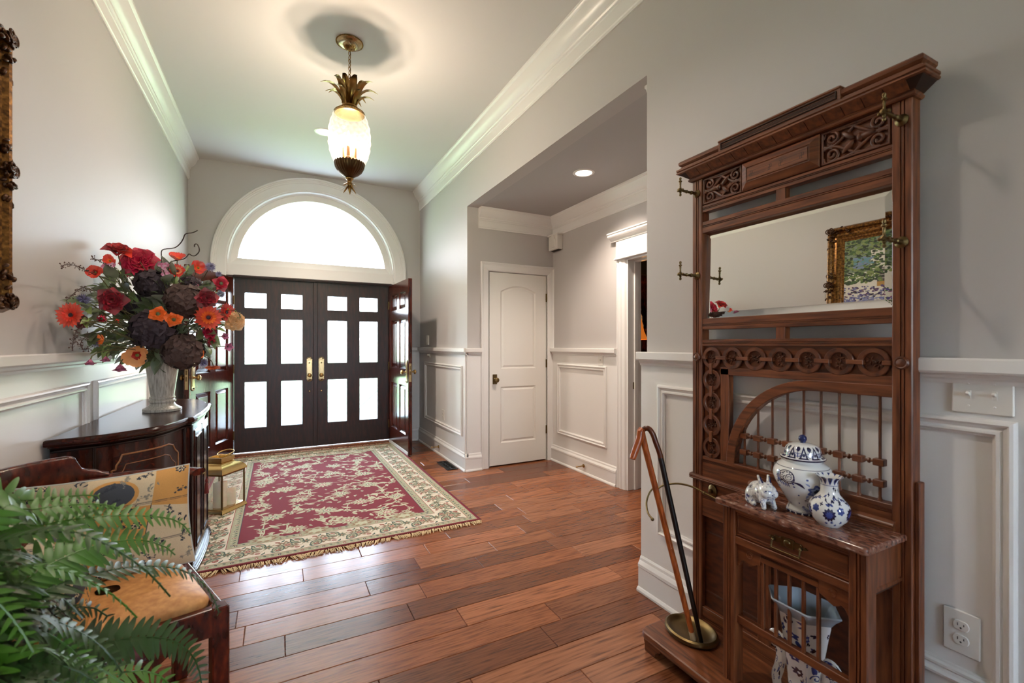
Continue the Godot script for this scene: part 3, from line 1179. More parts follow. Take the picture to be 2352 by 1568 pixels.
# ---------------------------------------------------------------- outside: porch, lawn
func build_outside() -> void:
	var m := mk()
	m.box(Vector3(-60, -0.6, -70), Vector3(60, -0.45, -8.9))
	struct_mesh("lawn", m, "lawn", "sunlit lawn beyond the porch")
	m = mk()
	m.box(Vector3(-4.5, -0.45, -8.9), Vector3(5.5, -0.02, -6.2))
	struct_mesh("porch_floor", m, "porch_paint", "pale porch floor outside the front doors")
	m = mk()
	m.box(Vector3(-4.5, 3.46, -9.2), Vector3(5.5, 3.7, -6.2))
	var y := -8.7
	while y < -6.25:
		m.box(Vector3(-4.5, 3.452, y), Vector3(5.5, 3.47, y + 0.078), 0.004)
		y += 0.082
	struct_mesh("porch_ceiling", m, "porch_paint", "white beadboard porch ceiling seen through the fanlight")
	m = mk()
	m.box(Vector3(-4.5, 3.02, -8.95), Vector3(5.5, 3.46, -8.7))
	m.box(Vector3(-4.5, 3.00, -8.97), Vector3(5.5, 3.06, -8.68), 0.004)
	m.box(Vector3(1.02, 3.0, -8.71), Vector3(1.06, 3.46, -8.69))
	struct_mesh("porch_beam", m, "porch_paint", "white porch beam seen through the fanlight")
	for x in [-3.9, 4.9]:
		m = mk()
		m.box(Vector3(x - 0.12, -0.02, -8.95), Vector3(x + 0.12, 3.02, -8.7), 0.01)
		struct_mesh("porch_column", m, "porch_paint", "")
	# railing seen through the lowest pane beside the open leaf
	var r := thing("porch_railing", "grey porch stair railing seen through the lowest door pane by the open leaf", "railing", Vector3(1.98, -0.45, -9.2))
	m = mk()
	m.tube([Vector3(-0.42, 0.42, -0.9), Vector3(0.0, 1.05, 0.0), Vector3(0.6, 1.05, 0.0)], 0.035, 8)
	put("handrail", m, "railing_paint", r)
	for i in 9:
		m = mk()
		var x := 0.02 + i * 0.07
		m.box(Vector3(x - 0.012, 0.0, -0.012), Vector3(x + 0.012, 1.03, 0.012))
		put("baluster", m, "railing_paint", r)
	var b := thing("porch_shrub", "green leafy shrub by the porch steps seen through the door pane", "shrub", Vector3(1.80, -0.45, -9.75))
	m = mk()
	var rg := RandomNumberGenerator.new()
	rg.seed = 5
	for i in 60:
		var d := Vector3(rg.randf_range(-1, 1), rg.randf_range(0.3, 1.4), rg.randf_range(-1, 1)).normalized()
		var s := d.cross(Vector3.UP).normalized() * 0.03
		var p := d * 0.05
		var q := d * rg.randf_range(0.22, 0.42)
		m.quad(p, p.lerp(q, 0.5) + s, q, p.lerp(q, 0.5) - s, 1)
	put("foliage", m, "shrub_leaf", b).set_meta("kind", "stuff")


func build_fittings() -> void:
	# recessed lights
	downlight("recessed_light", "round recessed ceiling light behind the pineapple pendant", Vector3(0.395, CEIL, -4.72), 5.0)
	downlight("recessed_light", "round recessed light in the lower ceiling of the side hall", Vector3(2.21, CA, -3.02), 3.6)
	downlight("recessed_light", "recessed ceiling light between the pendant and the camera", Vector3(0.395, CEIL, -1.76), 2.6)
	# switches, outlets, vent, stops
	switch_plate("switch_plate", "white double toggle switch plate under the rail beside the hall stand", face_x(-0.571, 1.088, XR - 0.012), 0.122, 0.102, 2)
	switch_plate("switch_plate", "white single toggle switch plate above the side hall panel", face_x(-3.468, 1.076, XA - 0.012), 0.075, 0.105, 1)
	outlet("white duplex outlet low on the wainscot beside the hall stand", face_x(-0.590, 0.418, XR - 0.012))
	outlet("white duplex outlet in the wainscot panel near the open door", face_x(-5.04, 0.41, XR - 0.012))
	var m := mk()
	var xf := face_x(-5.62, 1.115, XR - 0.012)
	m.box(Vector3(0, 0, 0), Vector3(0.11, 0.06, 0.006), 0.002, xf)
	var hp := thing("switch_plate", "white triple switch plate under the rail behind the open front door", "switch", Vector3.ZERO)
	put("plate", m, "plastic_white", hp)
	for i in 3:
		m = mk()
		m.box(Vector3(0.022 + i * 0.028, 0.022, 0.006), Vector3(0.032 + i * 0.028, 0.040, 0.014), 0.001, xf)
		put("toggle", m, "plastic_white", hp)
	m = mk()
	xf = face_x(-5.66, 1.27, XR)
	m.box(Vector3(0, 0, 0), Vector3(0.075, 0.12, 0.022), 0.004, xf)
	var th := thing("thermostat", "small white thermostat above the rail behind the open front door", "thermostat", Vector3.ZERO)
	put("body", m, "plastic_white", th)
	m = mk()
	m.box(Vector3(0.018, 0.03, 0.021), Vector3(0.058, 0.09, 0.0235), 0.001, xf)
	put("dial_panel", m, "trim_paint", th)
	door_stop("brass door stop on the baseboard behind the open front door", Vector3(XR - 0.043, 0.092, -5.08))
	door_stop("brass door stop on the side hall baseboard", Vector3(XA - 0.043, 0.082, -3.66))
	# floor register
	var v := thing("floor_vent", "black cast scroll floor register beside the rug", "floor vent", Vector3(1.585, 0.0, -4.575))
	m = mk()
	m.frame(0.115, 0.36, v2([0, 0, 0, 0.005, 0.004, 0.007, 0.018, 0.007, 0.018, 0]), Transform3D(Basis(Vector3.RIGHT, Vector3(0, 0, -1), Vector3.UP), Vector3(-0.0575, 0.001, 0.18)))
	put("frame", m, "black_iron", v)
	m = mk()
	m.box(Vector3(-0.045, 0.0012, -0.165), Vector3(0.045, 0.002, 0.165))
	put("duct", m, "slot_dark", v)
	m = mk()
	for i in 6:
		var z := -0.135 + i * 0.054
		for s in [-1.0, 1.0]:
			var pts := []
			for k in 15:
				var t := k / 14.0 * 4.6
				var r := 0.022 - 0.0042 * t
				pts.append(Vector3(s * (0.021 + r * cos(t) * 0.9), 0.005, z + r * sin(t)))
			m.tube(pts, 0.0032, 5)
		m.tube([Vector3(-0.045, 0.005, z + 0.027), Vector3(0.045, 0.005, z + 0.027)], 0.0025, 5)
	m.tube([Vector3(0, 0.005, -0.165), Vector3(0, 0.005, 0.165)], 0.003, 5)
	put("grille", m, "black_iron", v)


func downlight(called: String, label: String, at: Vector3, e: float) -> void:
	var o := thing(called, label, "ceiling light", at)
	var m := mk()
	m.lathe(v2([0.066, -0.0005, 0.068, -0.004, 0.082, -0.005, 0.088, -0.002, 0.088, 0.0]), 32)
	put("trim_ring", m, "trim_paint", o)
	m = mk()
	m.lathe(v2([0.0, -0.003, 0.067, -0.003, 0.067, -0.001]), 32)
	put("lamp_disc", m, "downlight", o)
	var l := SpotLight3D.new()
	l.name = "light"
	l.position = Vector3(0, -0.02, 0)
	l.rotation.x = -PI / 2
	l.spot_angle = 65
	l.spot_angle_attenuation = 0.8
	l.light_energy = e
	l.light_color = Color(1.0, 0.93, 0.86)
	l.light_size = 0.06
	l.spot_range = 12.0
	l.spot_attenuation = 2.0
	l.shadow_enabled = true
	o.add_child(l)


func switch_plate(called: String, label: String, xf: Transform3D, w: float, h: float, n: int) -> void:
	var o := thing(called, label, "switch", xf.origin)
	o.transform = xf
	var m := mk()
	m.box(Vector3(0, 0, 0), Vector3(w, h, 0.006), 0.0025)
	put("plate", m, "plastic_white", o)
	for i in n:
		var x := w * (i + 0.5) / n
		if n == 2:
			x = w * (0.29 + 0.42 * i)
		m = mk()
		m.box(Vector3(x - 0.005, h * 0.5 - 0.012, 0.0055), Vector3(x + 0.005, h * 0.5 + 0.012, 0.0068), 0.0005)
		m.box(Vector3(x - 0.0035, -0.004, 0.0), Vector3(x + 0.0035, 0.004, 0.013), 0.001, Transform3D(Basis(Vector3.RIGHT, -0.5), Vector3(0, h * 0.5, 0.005)))
		put("toggle", m, "plastic_white", o)
		for s in [-1.0, 1.0]:
			m = mk()
			m.lathe(v2([0.0, 0.0015, 0.002, 0.0012, 0.003, 0.0]), 10, Transform3D(Basis(Vector3.RIGHT, PI / 2), Vector3(x, h * 0.5 + s * 0.030, 0.006)))
			put("screw", m, "trim_paint", o)


func outlet(label: String, xf: Transform3D) -> void:
	var o := thing("outlet", label, "outlet", xf.origin)
	o.transform = xf
	var m := mk()
	m.box(Vector3(0, 0, 0), Vector3(0.078, 0.120, 0.006), 0.0025)
	put("plate", m, "plastic_white", o)
	for s in [-1.0, 1.0]:
		m = mk()
		var c := Vector2(0.039, 0.060 + s * 0.0195)
		var po := PackedVector2Array()
		for i in 24:
			var a := TAU * i / 24
			po.append(c + Vector2(0.0172 * cos(a), clampf(0.0172 * sin(a), -0.0135, 0.0135)))
		m.prism(po, 0.005, 0.0085, Transform3D(), 0.001)
		put("receptacle", m, "plastic_white", o)
		m = mk()
		m.box(Vector3(c.x - 0.0075, c.y - 0.001, 0.008), Vector3(c.x - 0.0055, c.y + 0.007, 0.0088))
		m.box(Vector3(c.x + 0.0055, c.y, 0.008), Vector3(c.x + 0.0075, c.y + 0.006, 0.0088))
		m.lathe(v2([0.0, 0.0008, 0.0024, 0.0008, 0.0024, 0.0]), 10, Transform3D(Basis(Vector3.RIGHT, PI / 2), Vector3(c.x, c.y - 0.006, 0.008)))
		put("slot", m, "slot_dark", o)


func door_stop(label: String, at: Vector3) -> void:
	var o := thing("door_stop", label, "door stop", at)
	var xf := Transform3D(Basis(Vector3.BACK, PI / 2), Vector3.ZERO)
	var m := mk()
	m.lathe(v2([0.018, -0.001, 0.018, 0.004, 0.010, 0.008, 0.006, 0.012, 0.005, 0.070, 0.008, 0.072, 0.008, 0.076]), 14, xf)
	put("rod", m, "brass", o)
	m = mk()
	m.lathe(v2([0.009, 0.074, 0.010, 0.078, 0.010, 0.086, 0.006, 0.090, 0.0, 0.090]), 14, xf)
	put("rubber_tip", m, "ivory", o)


# ---------------------------------------------------------------- floor
func build_floor() -> void:
	var fl := structure("floor", "hand-scraped hickory plank floor")
	var m := mk()
	m.box(Vector3(-1.0, -0.12, -6.2), Vector3(7.0, -0.014, ZB + 0.12))
	put("subfloor", m, "tree_dark", fl)
	m = mk()
	m.box(Vector3(-1.0, -0.014, -0.55), Vector3(1.82, 0.0, ZB + 0.12))
	m.box(Vector3(2.87, -0.014, -5.3), Vector3(7.0, 0.0, 0.6))
	put("board", m, "floor_1", fl).set_meta("kind", "stuff")
	var rg := RandomNumberGenerator.new()
	rg.seed = 41
	var wd := 0.1535
	var protos := {}
	for k in range(-24, 13):
		var z0 := -2.388 + k * wd
		var z1 := minf(z0 + wd, -0.55)
		if z0 < -6.2 or z0 >= -0.55:
			continue
		var x := -1.0 - rg.randf_range(0.0, 0.6)
		var xe := 1.72
		if z1 > ZA and z0 < ZN:
			xe = 2.90
		while x < xe:
			var ln: float = rg.randf_range(0.42, 1.05) if rg.randf() < 0.75 else rg.randf_range(1.05, 1.5)
			var a := maxf(x, -1.0)
			var b := minf(x + ln, xe)
			if b - a > 0.03 and b > -0.87:
				m = mk()
				var dy := rg.randf_range(-0.0012, 0.0)
				# edges eased, faces a touch uneven along the length like scraped boards
				m.box(Vector3(-(b - a) / 2 + 0.0007, -0.014, -(z1 - z0) / 2 + 0.0007), Vector3((b - a) / 2 - 0.0007, dy, (z1 - z0) / 2 - 0.0007), 0.0022)
				var mat: StandardMaterial3D = M["floor_%d" % rg.randi_range(0, 5)].duplicate()
				mat.uv1_offset = Vector3(rg.randf(), rg.randf(), rg.randf())
				var o := put("plank", m, mat, fl)
				o.position = Vector3((a + b) / 2, 0, (z0 + z1) / 2)
				o.rotation = Vector3(rg.randf_range(-0.003, 0.003), 0, rg.randf_range(-0.0008, 0.0008))
			x += ln


# ---------------------------------------------------------------- a small painter for woven and printed patterns
class Painter:
	var im: Image
	var w: int
	var h: int
	var rg := RandomNumberGenerator.new()

	func _init(w_: int, h_: int, base: Color, seed_ := 1) -> void:
		w = w_
		h = h_
		im = Image.create_empty(w, h, false, Image.FORMAT_RGB8)
		im.fill(base)
		rg.seed = seed_

	func rect(x0: float, y0: float, x1: float, y1: float, c: Color) -> void:
		im.fill_rect(Rect2i(int(x0), int(y0), int(x1) - int(x0), int(y1) - int(y0)), c)

	func poly(p: PackedVector2Array, c: Color) -> void:
		var lo := INF
		var hi := -INF
		for q in p:
			lo = minf(lo, q.y)
			hi = maxf(hi, q.y)
		var k := p.size()
		for y in range(maxi(0, int(floor(lo))), mini(h, int(ceil(hi)) + 1)):
			var yc := y + 0.5
			var xs := []
			for j in k:
				var a := p[j]
				var b := p[(j + 1) % k]
				if (a.y <= yc) != (b.y <= yc):
					xs.append(a.x + (yc - a.y) / (b.y - a.y) * (b.x - a.x))
			xs.sort()
			for t in range(0, xs.size() - 1, 2):
				var x0 := int(round(xs[t]))
				var x1 := int(round(xs[t + 1]))
				if x1 > x0 and x1 > 0 and x0 < w:
					im.fill_rect(Rect2i(maxi(x0, 0), y, mini(x1, w) - maxi(x0, 0), 1), c)

	func round_fill(p: PackedVector2Array, c: Color) -> void:      # the same on a texture that closes on itself sideways
		poly(p, c)
		var lo := INF
		var hi := -INF
		for q in p:
			lo = minf(lo, q.x)
			hi = maxf(hi, q.x)
		if lo < 0 or hi > w:
			var s := float(w) if lo < 0 else -float(w)
			var o := PackedVector2Array()
			for q in p:
				o.append(q + Vector2(s, 0))
			poly(o, c)

	func ellipse(c: Vector2, rx: float, ry: float, col: Color, rot := 0.0) -> void:
		var p := PackedVector2Array()
		for i in 20:
			var a := TAU * i / 20
			p.append(c + Vector2(rx * cos(a), ry * sin(a)).rotated(rot))
		round_fill(p, col)

	func flower(c: Vector2, r: float, n: int, depth: float, col: Color, rot := 0.0, squash := 1.0) -> void:
		var p := PackedVector2Array()
		var k := n * 8
		for i in k:
			var a := TAU * i / k
			var rr := r * (1.0 - depth * (0.5 - 0.5 * cos(a * n)))
			p.append(c + Vector2(rr * cos(a + rot), rr * sin(a + rot) * squash))
		round_fill(p, col)

	func leaf(c: Vector2, ln: float, wd: float, ang: float, col: Color, bend := 0.0) -> void:
		var l := PackedVector2Array()
		var r := PackedVector2Array()
		for i in 10:
			var t := i / 9.0
			var x := (t - 0.5) * ln
			var y := bend * ln * (0.25 - (t - 0.5) * (t - 0.5))
			var d := wd * sin(PI * pow(t, 0.85))
			l.append(c + Vector2(x, y + d).rotated(ang))
			r.append(c + Vector2(x, y - d).rotated(ang))
		r.reverse()
		l.append_array(r)
		round_fill(l, col)

	func stroke(pts: Array, wd: float, col: Color) -> void:
		for i in pts.size() - 1:
			var a: Vector2 = pts[i]
			var b: Vector2 = pts[i + 1]
			var d := (b - a)
			if d.length() < 0.01:
				continue
			var n := d.normalized().orthogonal() * wd * 0.5
			var e := d.normalized() * wd * 0.3
			round_fill(PackedVector2Array([a + n - e, b + n + e, b - n + e, a - n - e]), col)

	func curl(c: Vector2, r: float, a0: float, turns: float, wd: float, col: Color) -> void:
		var pts := []
		for i in 25:
			var t := i / 24.0
			pts.append(c + Vector2(cos(a0 + turns * TAU * t), sin(a0 + turns * TAU * t)) * r * (1.0 - 0.78 * t))
		stroke(pts, wd, col)

	func spread(n: int, gap: float, x0: float, y0: float, x1: float, y1: float) -> Array:   # points kept apart
		var out := []
		var tries := 0
		while out.size() < n and tries < n * 60:
			tries += 1
			var p := Vector2(rg.randf_range(x0, x1), rg.randf_range(y0, y1))
			var ok := true
			for q in out:
				if p.distance_to(q) < gap:
					ok = false
					break
			if ok:
				out.append(p)
		return out

	func grainy(amount: float) -> void:      # yarn and glaze are never one flat tone
		var d := im.get_data()
		var s := 12345
		for i in range(0, d.size(), 3):
			s = (s * 1103515245 + 12345) & 0x7fffffff
			var k := 1.0 + amount * (float((s >> 8) & 255) / 255.0 - 0.5)
			d[i] = clampi(int(d[i] * k), 0, 255)
			d[i + 1] = clampi(int(d[i + 1] * k), 0, 255)
			d[i + 2] = clampi(int(d[i + 2] * k), 0, 255)
		im = Image.create_from_data(w, h, false, Image.FORMAT_RGB8, d)

	func tex() -> ImageTexture:
		return ImageTexture.create_from_image(im)


func printed(called: String, p: Painter, rough: float, tri := Vector3.ZERO) -> StandardMaterial3D:
	var m := plain(called, Color.WHITE, rough)
	m.albedo_texture = p.tex()
	if tri != Vector3.ZERO:
		m.uv1_triplanar = true
		m.uv1_scale = tri
		m.uv1_triplanar_sharpness = 6.0
	return m


# ---------------------------------------------------------------- rug
func build_rug() -> void:
	var x0 := -0.545
	var x1 := 1.305
	var z0 := -5.90
	var z1 := -3.035
	var S := 540.0
	var w := int((x1 - x0) * S)
	var h := int((z1 - z0) * S)
	var crimson := Color(0.44, 0.04, 0.12)
	var ivory := Color(0.80, 0.755, 0.68)
	var sage := Color(0.60, 0.585, 0.48)
	var pale := Color(0.70, 0.685, 0.57)
	var green := Color(0.25, 0.31, 0.27)
	var navy := Color(0.16, 0.18, 0.24)
	var rose := Color(0.55, 0.25, 0.25)
	var gold := Color(0.53, 0.42, 0.32)
	var p := Painter.new(w, h, crimson, 19)
	var q := func(a: float, c: Color) -> void:
		p.rect(a * S, a * S, w - a * S, h - a * S, c)
	q.call(0.016, sage)
	q.call(0.070, rose)
	q.call(0.074, ivory)
	q.call(0.258, rose)
	q.call(0.262, sage)
	q.call(0.318, navy)
	q.call(0.322, crimson)
	# guard bands: small leaves and buds
	for band in [0.043, 0.290]:
		var a: float = band * S
		var path := [Vector2(a, a), Vector2(w - a, a), Vector2(w - a, h - a), Vector2(a, h - a)]
		for s in 4:
			var A: Vector2 = path[s]
			var B: Vector2 = path[(s + 1) % 4]
			var n := int(A.distance_to(B) / 22.0)
			for i in n:
				var c := A.lerp(B, (i + 0.5) / n)
				var ang := (B - A).angle()
				p.leaf(c + Vector2(0, 4).rotated(ang), 13, 3.2, ang + 0.7, green if i % 3 else gold, 0.4)
				p.leaf(c + Vector2(7, -5).rotated(ang), 9, 2.6, ang - 0.6, pale, -0.3)
				if i % 3 == 0:
					p.flower(c, 6.5, 5, 0.45, rose if i % 2 else navy)
					p.ellipse(c, 2.4, 2.4, ivory)
	# main border: big palmettes with curling leaves between
	var a2 := 0.166 * S
	var path2 := [Vector2(a2, a2), Vector2(w - a2, a2), Vector2(w - a2, h - a2), Vector2(a2, h - a2)]
	for s in 4:
		var A: Vector2 = path2[s]
		var B: Vector2 = path2[(s + 1) % 4]
		var n := int(round(A.distance_to(B) / 112.0))
		var ang := (B - A).angle()
		for i in n * 2 + 1:
			var c := A.lerp(B, i / (2.0 * n))
			var f := 1.0 if i % 2 else -1.0
			if i % 2 == 0:
				p.flower(c, 43, 11, 0.34, gold, ang + 0.3, 0.8)
				p.flower(c, 36, 11, 0.40, Color(0.45, 0.36, 0.30), ang + 0.3, 0.8)
				p.flower(c, 27, 9, 0.30, pale, ang, 0.85)
				p.flower(c, 20, 7, 0.32, green, ang)
				p.flower(c, 16, 6, 0.30, Color(0.66, 0.56, 0.46), ang)
				p.ellipse(c, 7, 7, rose)
				p.ellipse(c, 3, 3, ivory)
			else:
				p.flower(c + Vector2(0, 6 * f).rotated(ang), 22, 7, 0.5, sage, ang)
				p.flower(c + Vector2(0, 6 * f).rotated(ang), 14, 7, 0.5, green, ang)
				p.ellipse(c + Vector2(0, 6 * f).rotated(ang), 5, 5, gold)
			for g in [-1.0, 1.0]:
				var e := c + Vector2(28 * g, 24 * f * g).rotated(ang)
				p.leaf(e, 56, 8.5, ang + 0.9 * g * f, green, 0.9 * g)
				p.leaf(e, 48, 6.0, ang + 0.9 * g * f, sage, 0.9 * g)
				p.leaf(e, 36, 1.4, ang + 0.9 * g * f, green, 0.9 * g)
				p.ellipse(c + Vector2(30 * g, -32 * f).rotated(ang), 9, 5.5, rose, ang + 0.4)
				p.ellipse(c + Vector2(30 * g, -32 * f).rotated(ang), 5, 3, gold, ang + 0.4)
				p.leaf(c + Vector2(15 * g, -38 * f).rotated(ang), 22, 3.6, ang + 2.2 * g, green, 0.5)
		for i in n * 5:
			var t := (i + 0.5) / (n * 5.0)
			var t2 := (i + 1.5) / (n * 5.0)
			p.stroke([A.lerp(B, t) + Vector2(0, 26 * sin(t * n * TAU)).rotated(ang), A.lerp(B, t2) + Vector2(0, 26 * sin(t2 * n * TAU)).rotated(ang)], 1.8, gold)
	# field
	var f0 := 0.322 * S
	var big := p.spread(26, 148, f0 + 45, f0 + 45, w - f0 - 45, h - f0 - 45)
	var mid := p.spread(95, 66, f0 + 22, f0 + 22, w - f0 - 22, h - f0 - 22)
	for i in mid.size():
		var c: Vector2 = mid[i]
		var near := []
		for o in mid:
			var d: float = c.distance_to(o)
			if d > 1 and d < 118:
				near.append(o)
		near.sort_custom(func(u, v): return c.distance_to(u) < c.distance_to(v))
		for o in near.slice(0, 2):
			var m: Vector2 = (c + o) / 2 + (o - c).orthogonal() * p.rg.randf_range(-0.28, 0.28)
			var pts := []
			for k in 9:
				var t := k / 8.0
				pts.append(c.lerp(m, t).lerp(m.lerp(o, t), t))
			p.stroke(pts, 4.6, pale)
			if p.rg.randf() < 0.85:
				p.leaf(m, p.rg.randf_range(34, 54), p.rg.randf_range(6, 9), p.rg.randf() * TAU, pale, p.rg.randf_range(-0.8, 0.8))
	for c in p.spread(210, 34, f0 + 12, f0 + 12, w - f0 - 12, h - f0 - 12):
		var ang := p.rg.randf() * TAU
		p.leaf(c, p.rg.randf_range(22, 40), p.rg.randf_range(4.5, 8), ang, sage if p.rg.randf() < 0.5 else pale, p.rg.randf_range(-0.7, 0.7))
		if p.rg.randf() < 0.4:
			p.leaf(c, 15, 1.6, ang, green, 0.0)
	for c in mid:
		var r := p.rg.randf_range(15, 24)
		var n := p.rg.randi_range(4, 7)
		var rot := p.rg.randf() * TAU
		p.flower(c, r, n, 0.5, pale, rot, p.rg.randf_range(0.65, 1.0))
		p.flower(c, r * 0.55, n, 0.4, sage, rot)
		if p.rg.randf() < 0.7:
			p.ellipse(c, r * 0.26, r * 0.2, green if p.rg.randf() < 0.6 else rose)
	for c in big:
		var r := p.rg.randf_range(33, 43)
		var rot := p.rg.randf() * TAU
		p.flower(c, r * 1.16, 13, 0.42, pale, rot, 0.82)
		p.flower(c, r * 0.86, 11, 0.30, sage, rot, 0.82)
		p.flower(c, r * 0.66, 9, 0.34, pale, rot, 0.82)
		p.flower(c, r * 0.46, 8, 0.30, green if p.rg.randf() < 0.6 else rose, rot, 0.85)
		p.flower(c, r * 0.34, 7, 0.30, ivory, rot, 0.85)
		p.ellipse(c, r * 0.13, r * 0.11, rose)
	# half medallions on the edge of the field
	for s in 4:
		var fw: float = [w, h, w, h][s] - 2 * f0
		for i in 4:
			var along: float = f0 + fw * (i + 0.5) / 4.0
			var c: Vector2 = [Vector2(along, f0), Vector2(w - f0, along), Vector2(along, h - f0), Vector2(f0, along)][s]
			if p.rg.randf() < 0.75 and s % 2 == 0:
				p.flower(c, 58, 9, 0.2, sage, 0.0, 0.62 if s % 2 == 0 else 1.0)
				p.flower(c, 44, 9, 0.3, gold, 0.0, 0.6)
				p.flower(c, 30, 7, 0.3, pale, 0.0, 0.6)
	p.rect(0.262 * S, 0.262 * S + 20, 0.262 * S + 0, h, sage)
	p.grainy(0.16)
	var mat := printed("rug_pile", p, 0.95)


	bump(mat, noise_tex(91, 0.35, [], 0.0, 2, 256), 0.08)
	var o := thing("area_rug", "crimson and ivory floral area rug with cream fringe before the front doors", "rug", Vector3((x0 + x1) / 2, 0, (z0 + z1) / 2))
	var m := mk()
	var grid := []
	var hw := (x1 - x0) / 2
	var hh := (z1 - z0) / 2
	for i in 31:
		var row := []
		for j in 21:
			var x := lerpf(-hw, hw, j / 20.0)
			var z := lerpf(-hh, hh, i / 30.0)
			row.append(Vector3(x, 0.0125 + 0.0012 * sin(x * 5.0 + z * 3.0), z))
		grid.append(row)
	m.sheet(grid)
	put("pile", m, mat, o)
	m = mk()
	m.box(Vector3(-hw + 0.002, 0.0005, -hh + 0.002), Vector3(hw - 0.002, 0.0108, hh - 0.002))
	for e in [[Vector3(-hw, 0.008, -hh), Vector3(-hw, 0.008, hh)], [Vector3(hw, 0.008, -hh), Vector3(hw, 0.008, hh)], [Vector3(-hw, 0.008, -hh), Vector3(hw, 0.008, -hh)], [Vector3(-hw, 0.008, hh), Vector3(hw, 0.008, hh)]]:
		m.tube([e[0], e[0].lerp(e[1], 0.5), e[1]], 0.0075, 8)
	put("binding", m, "rug_edge", o)
	m = mk()
	var rg := RandomNumberGenerator.new()
	rg.seed = 3
	for s in [-1.0, 1.0]:
		var n := 330
		var clump := 0.0
		for i in n:
			if i % 9 == 0:
				clump = rg.randf_range(-0.028, 0.028)
			var x := -hw + 2 * hw * (i + rg.randf()) / n
			var ln := rg.randf_range(0.038, 0.066)
			var dx := clump + rg.randf_range(-0.014, 0.014)
			var up := rg.randf_range(0.004, 0.015)
			m.tube([Vector3(x, 0.006, s * (hh - 0.002)), Vector3(x + dx * 0.4, up, s * (hh + ln * 0.45)), Vector3(x + dx, rg.randf_range(0.002, 0.007), s * (hh + ln))], [0.0028, 0.0030, 0.0014], 5)
	put("fringe", m, "fringe", o).set_meta("kind", "stuff")


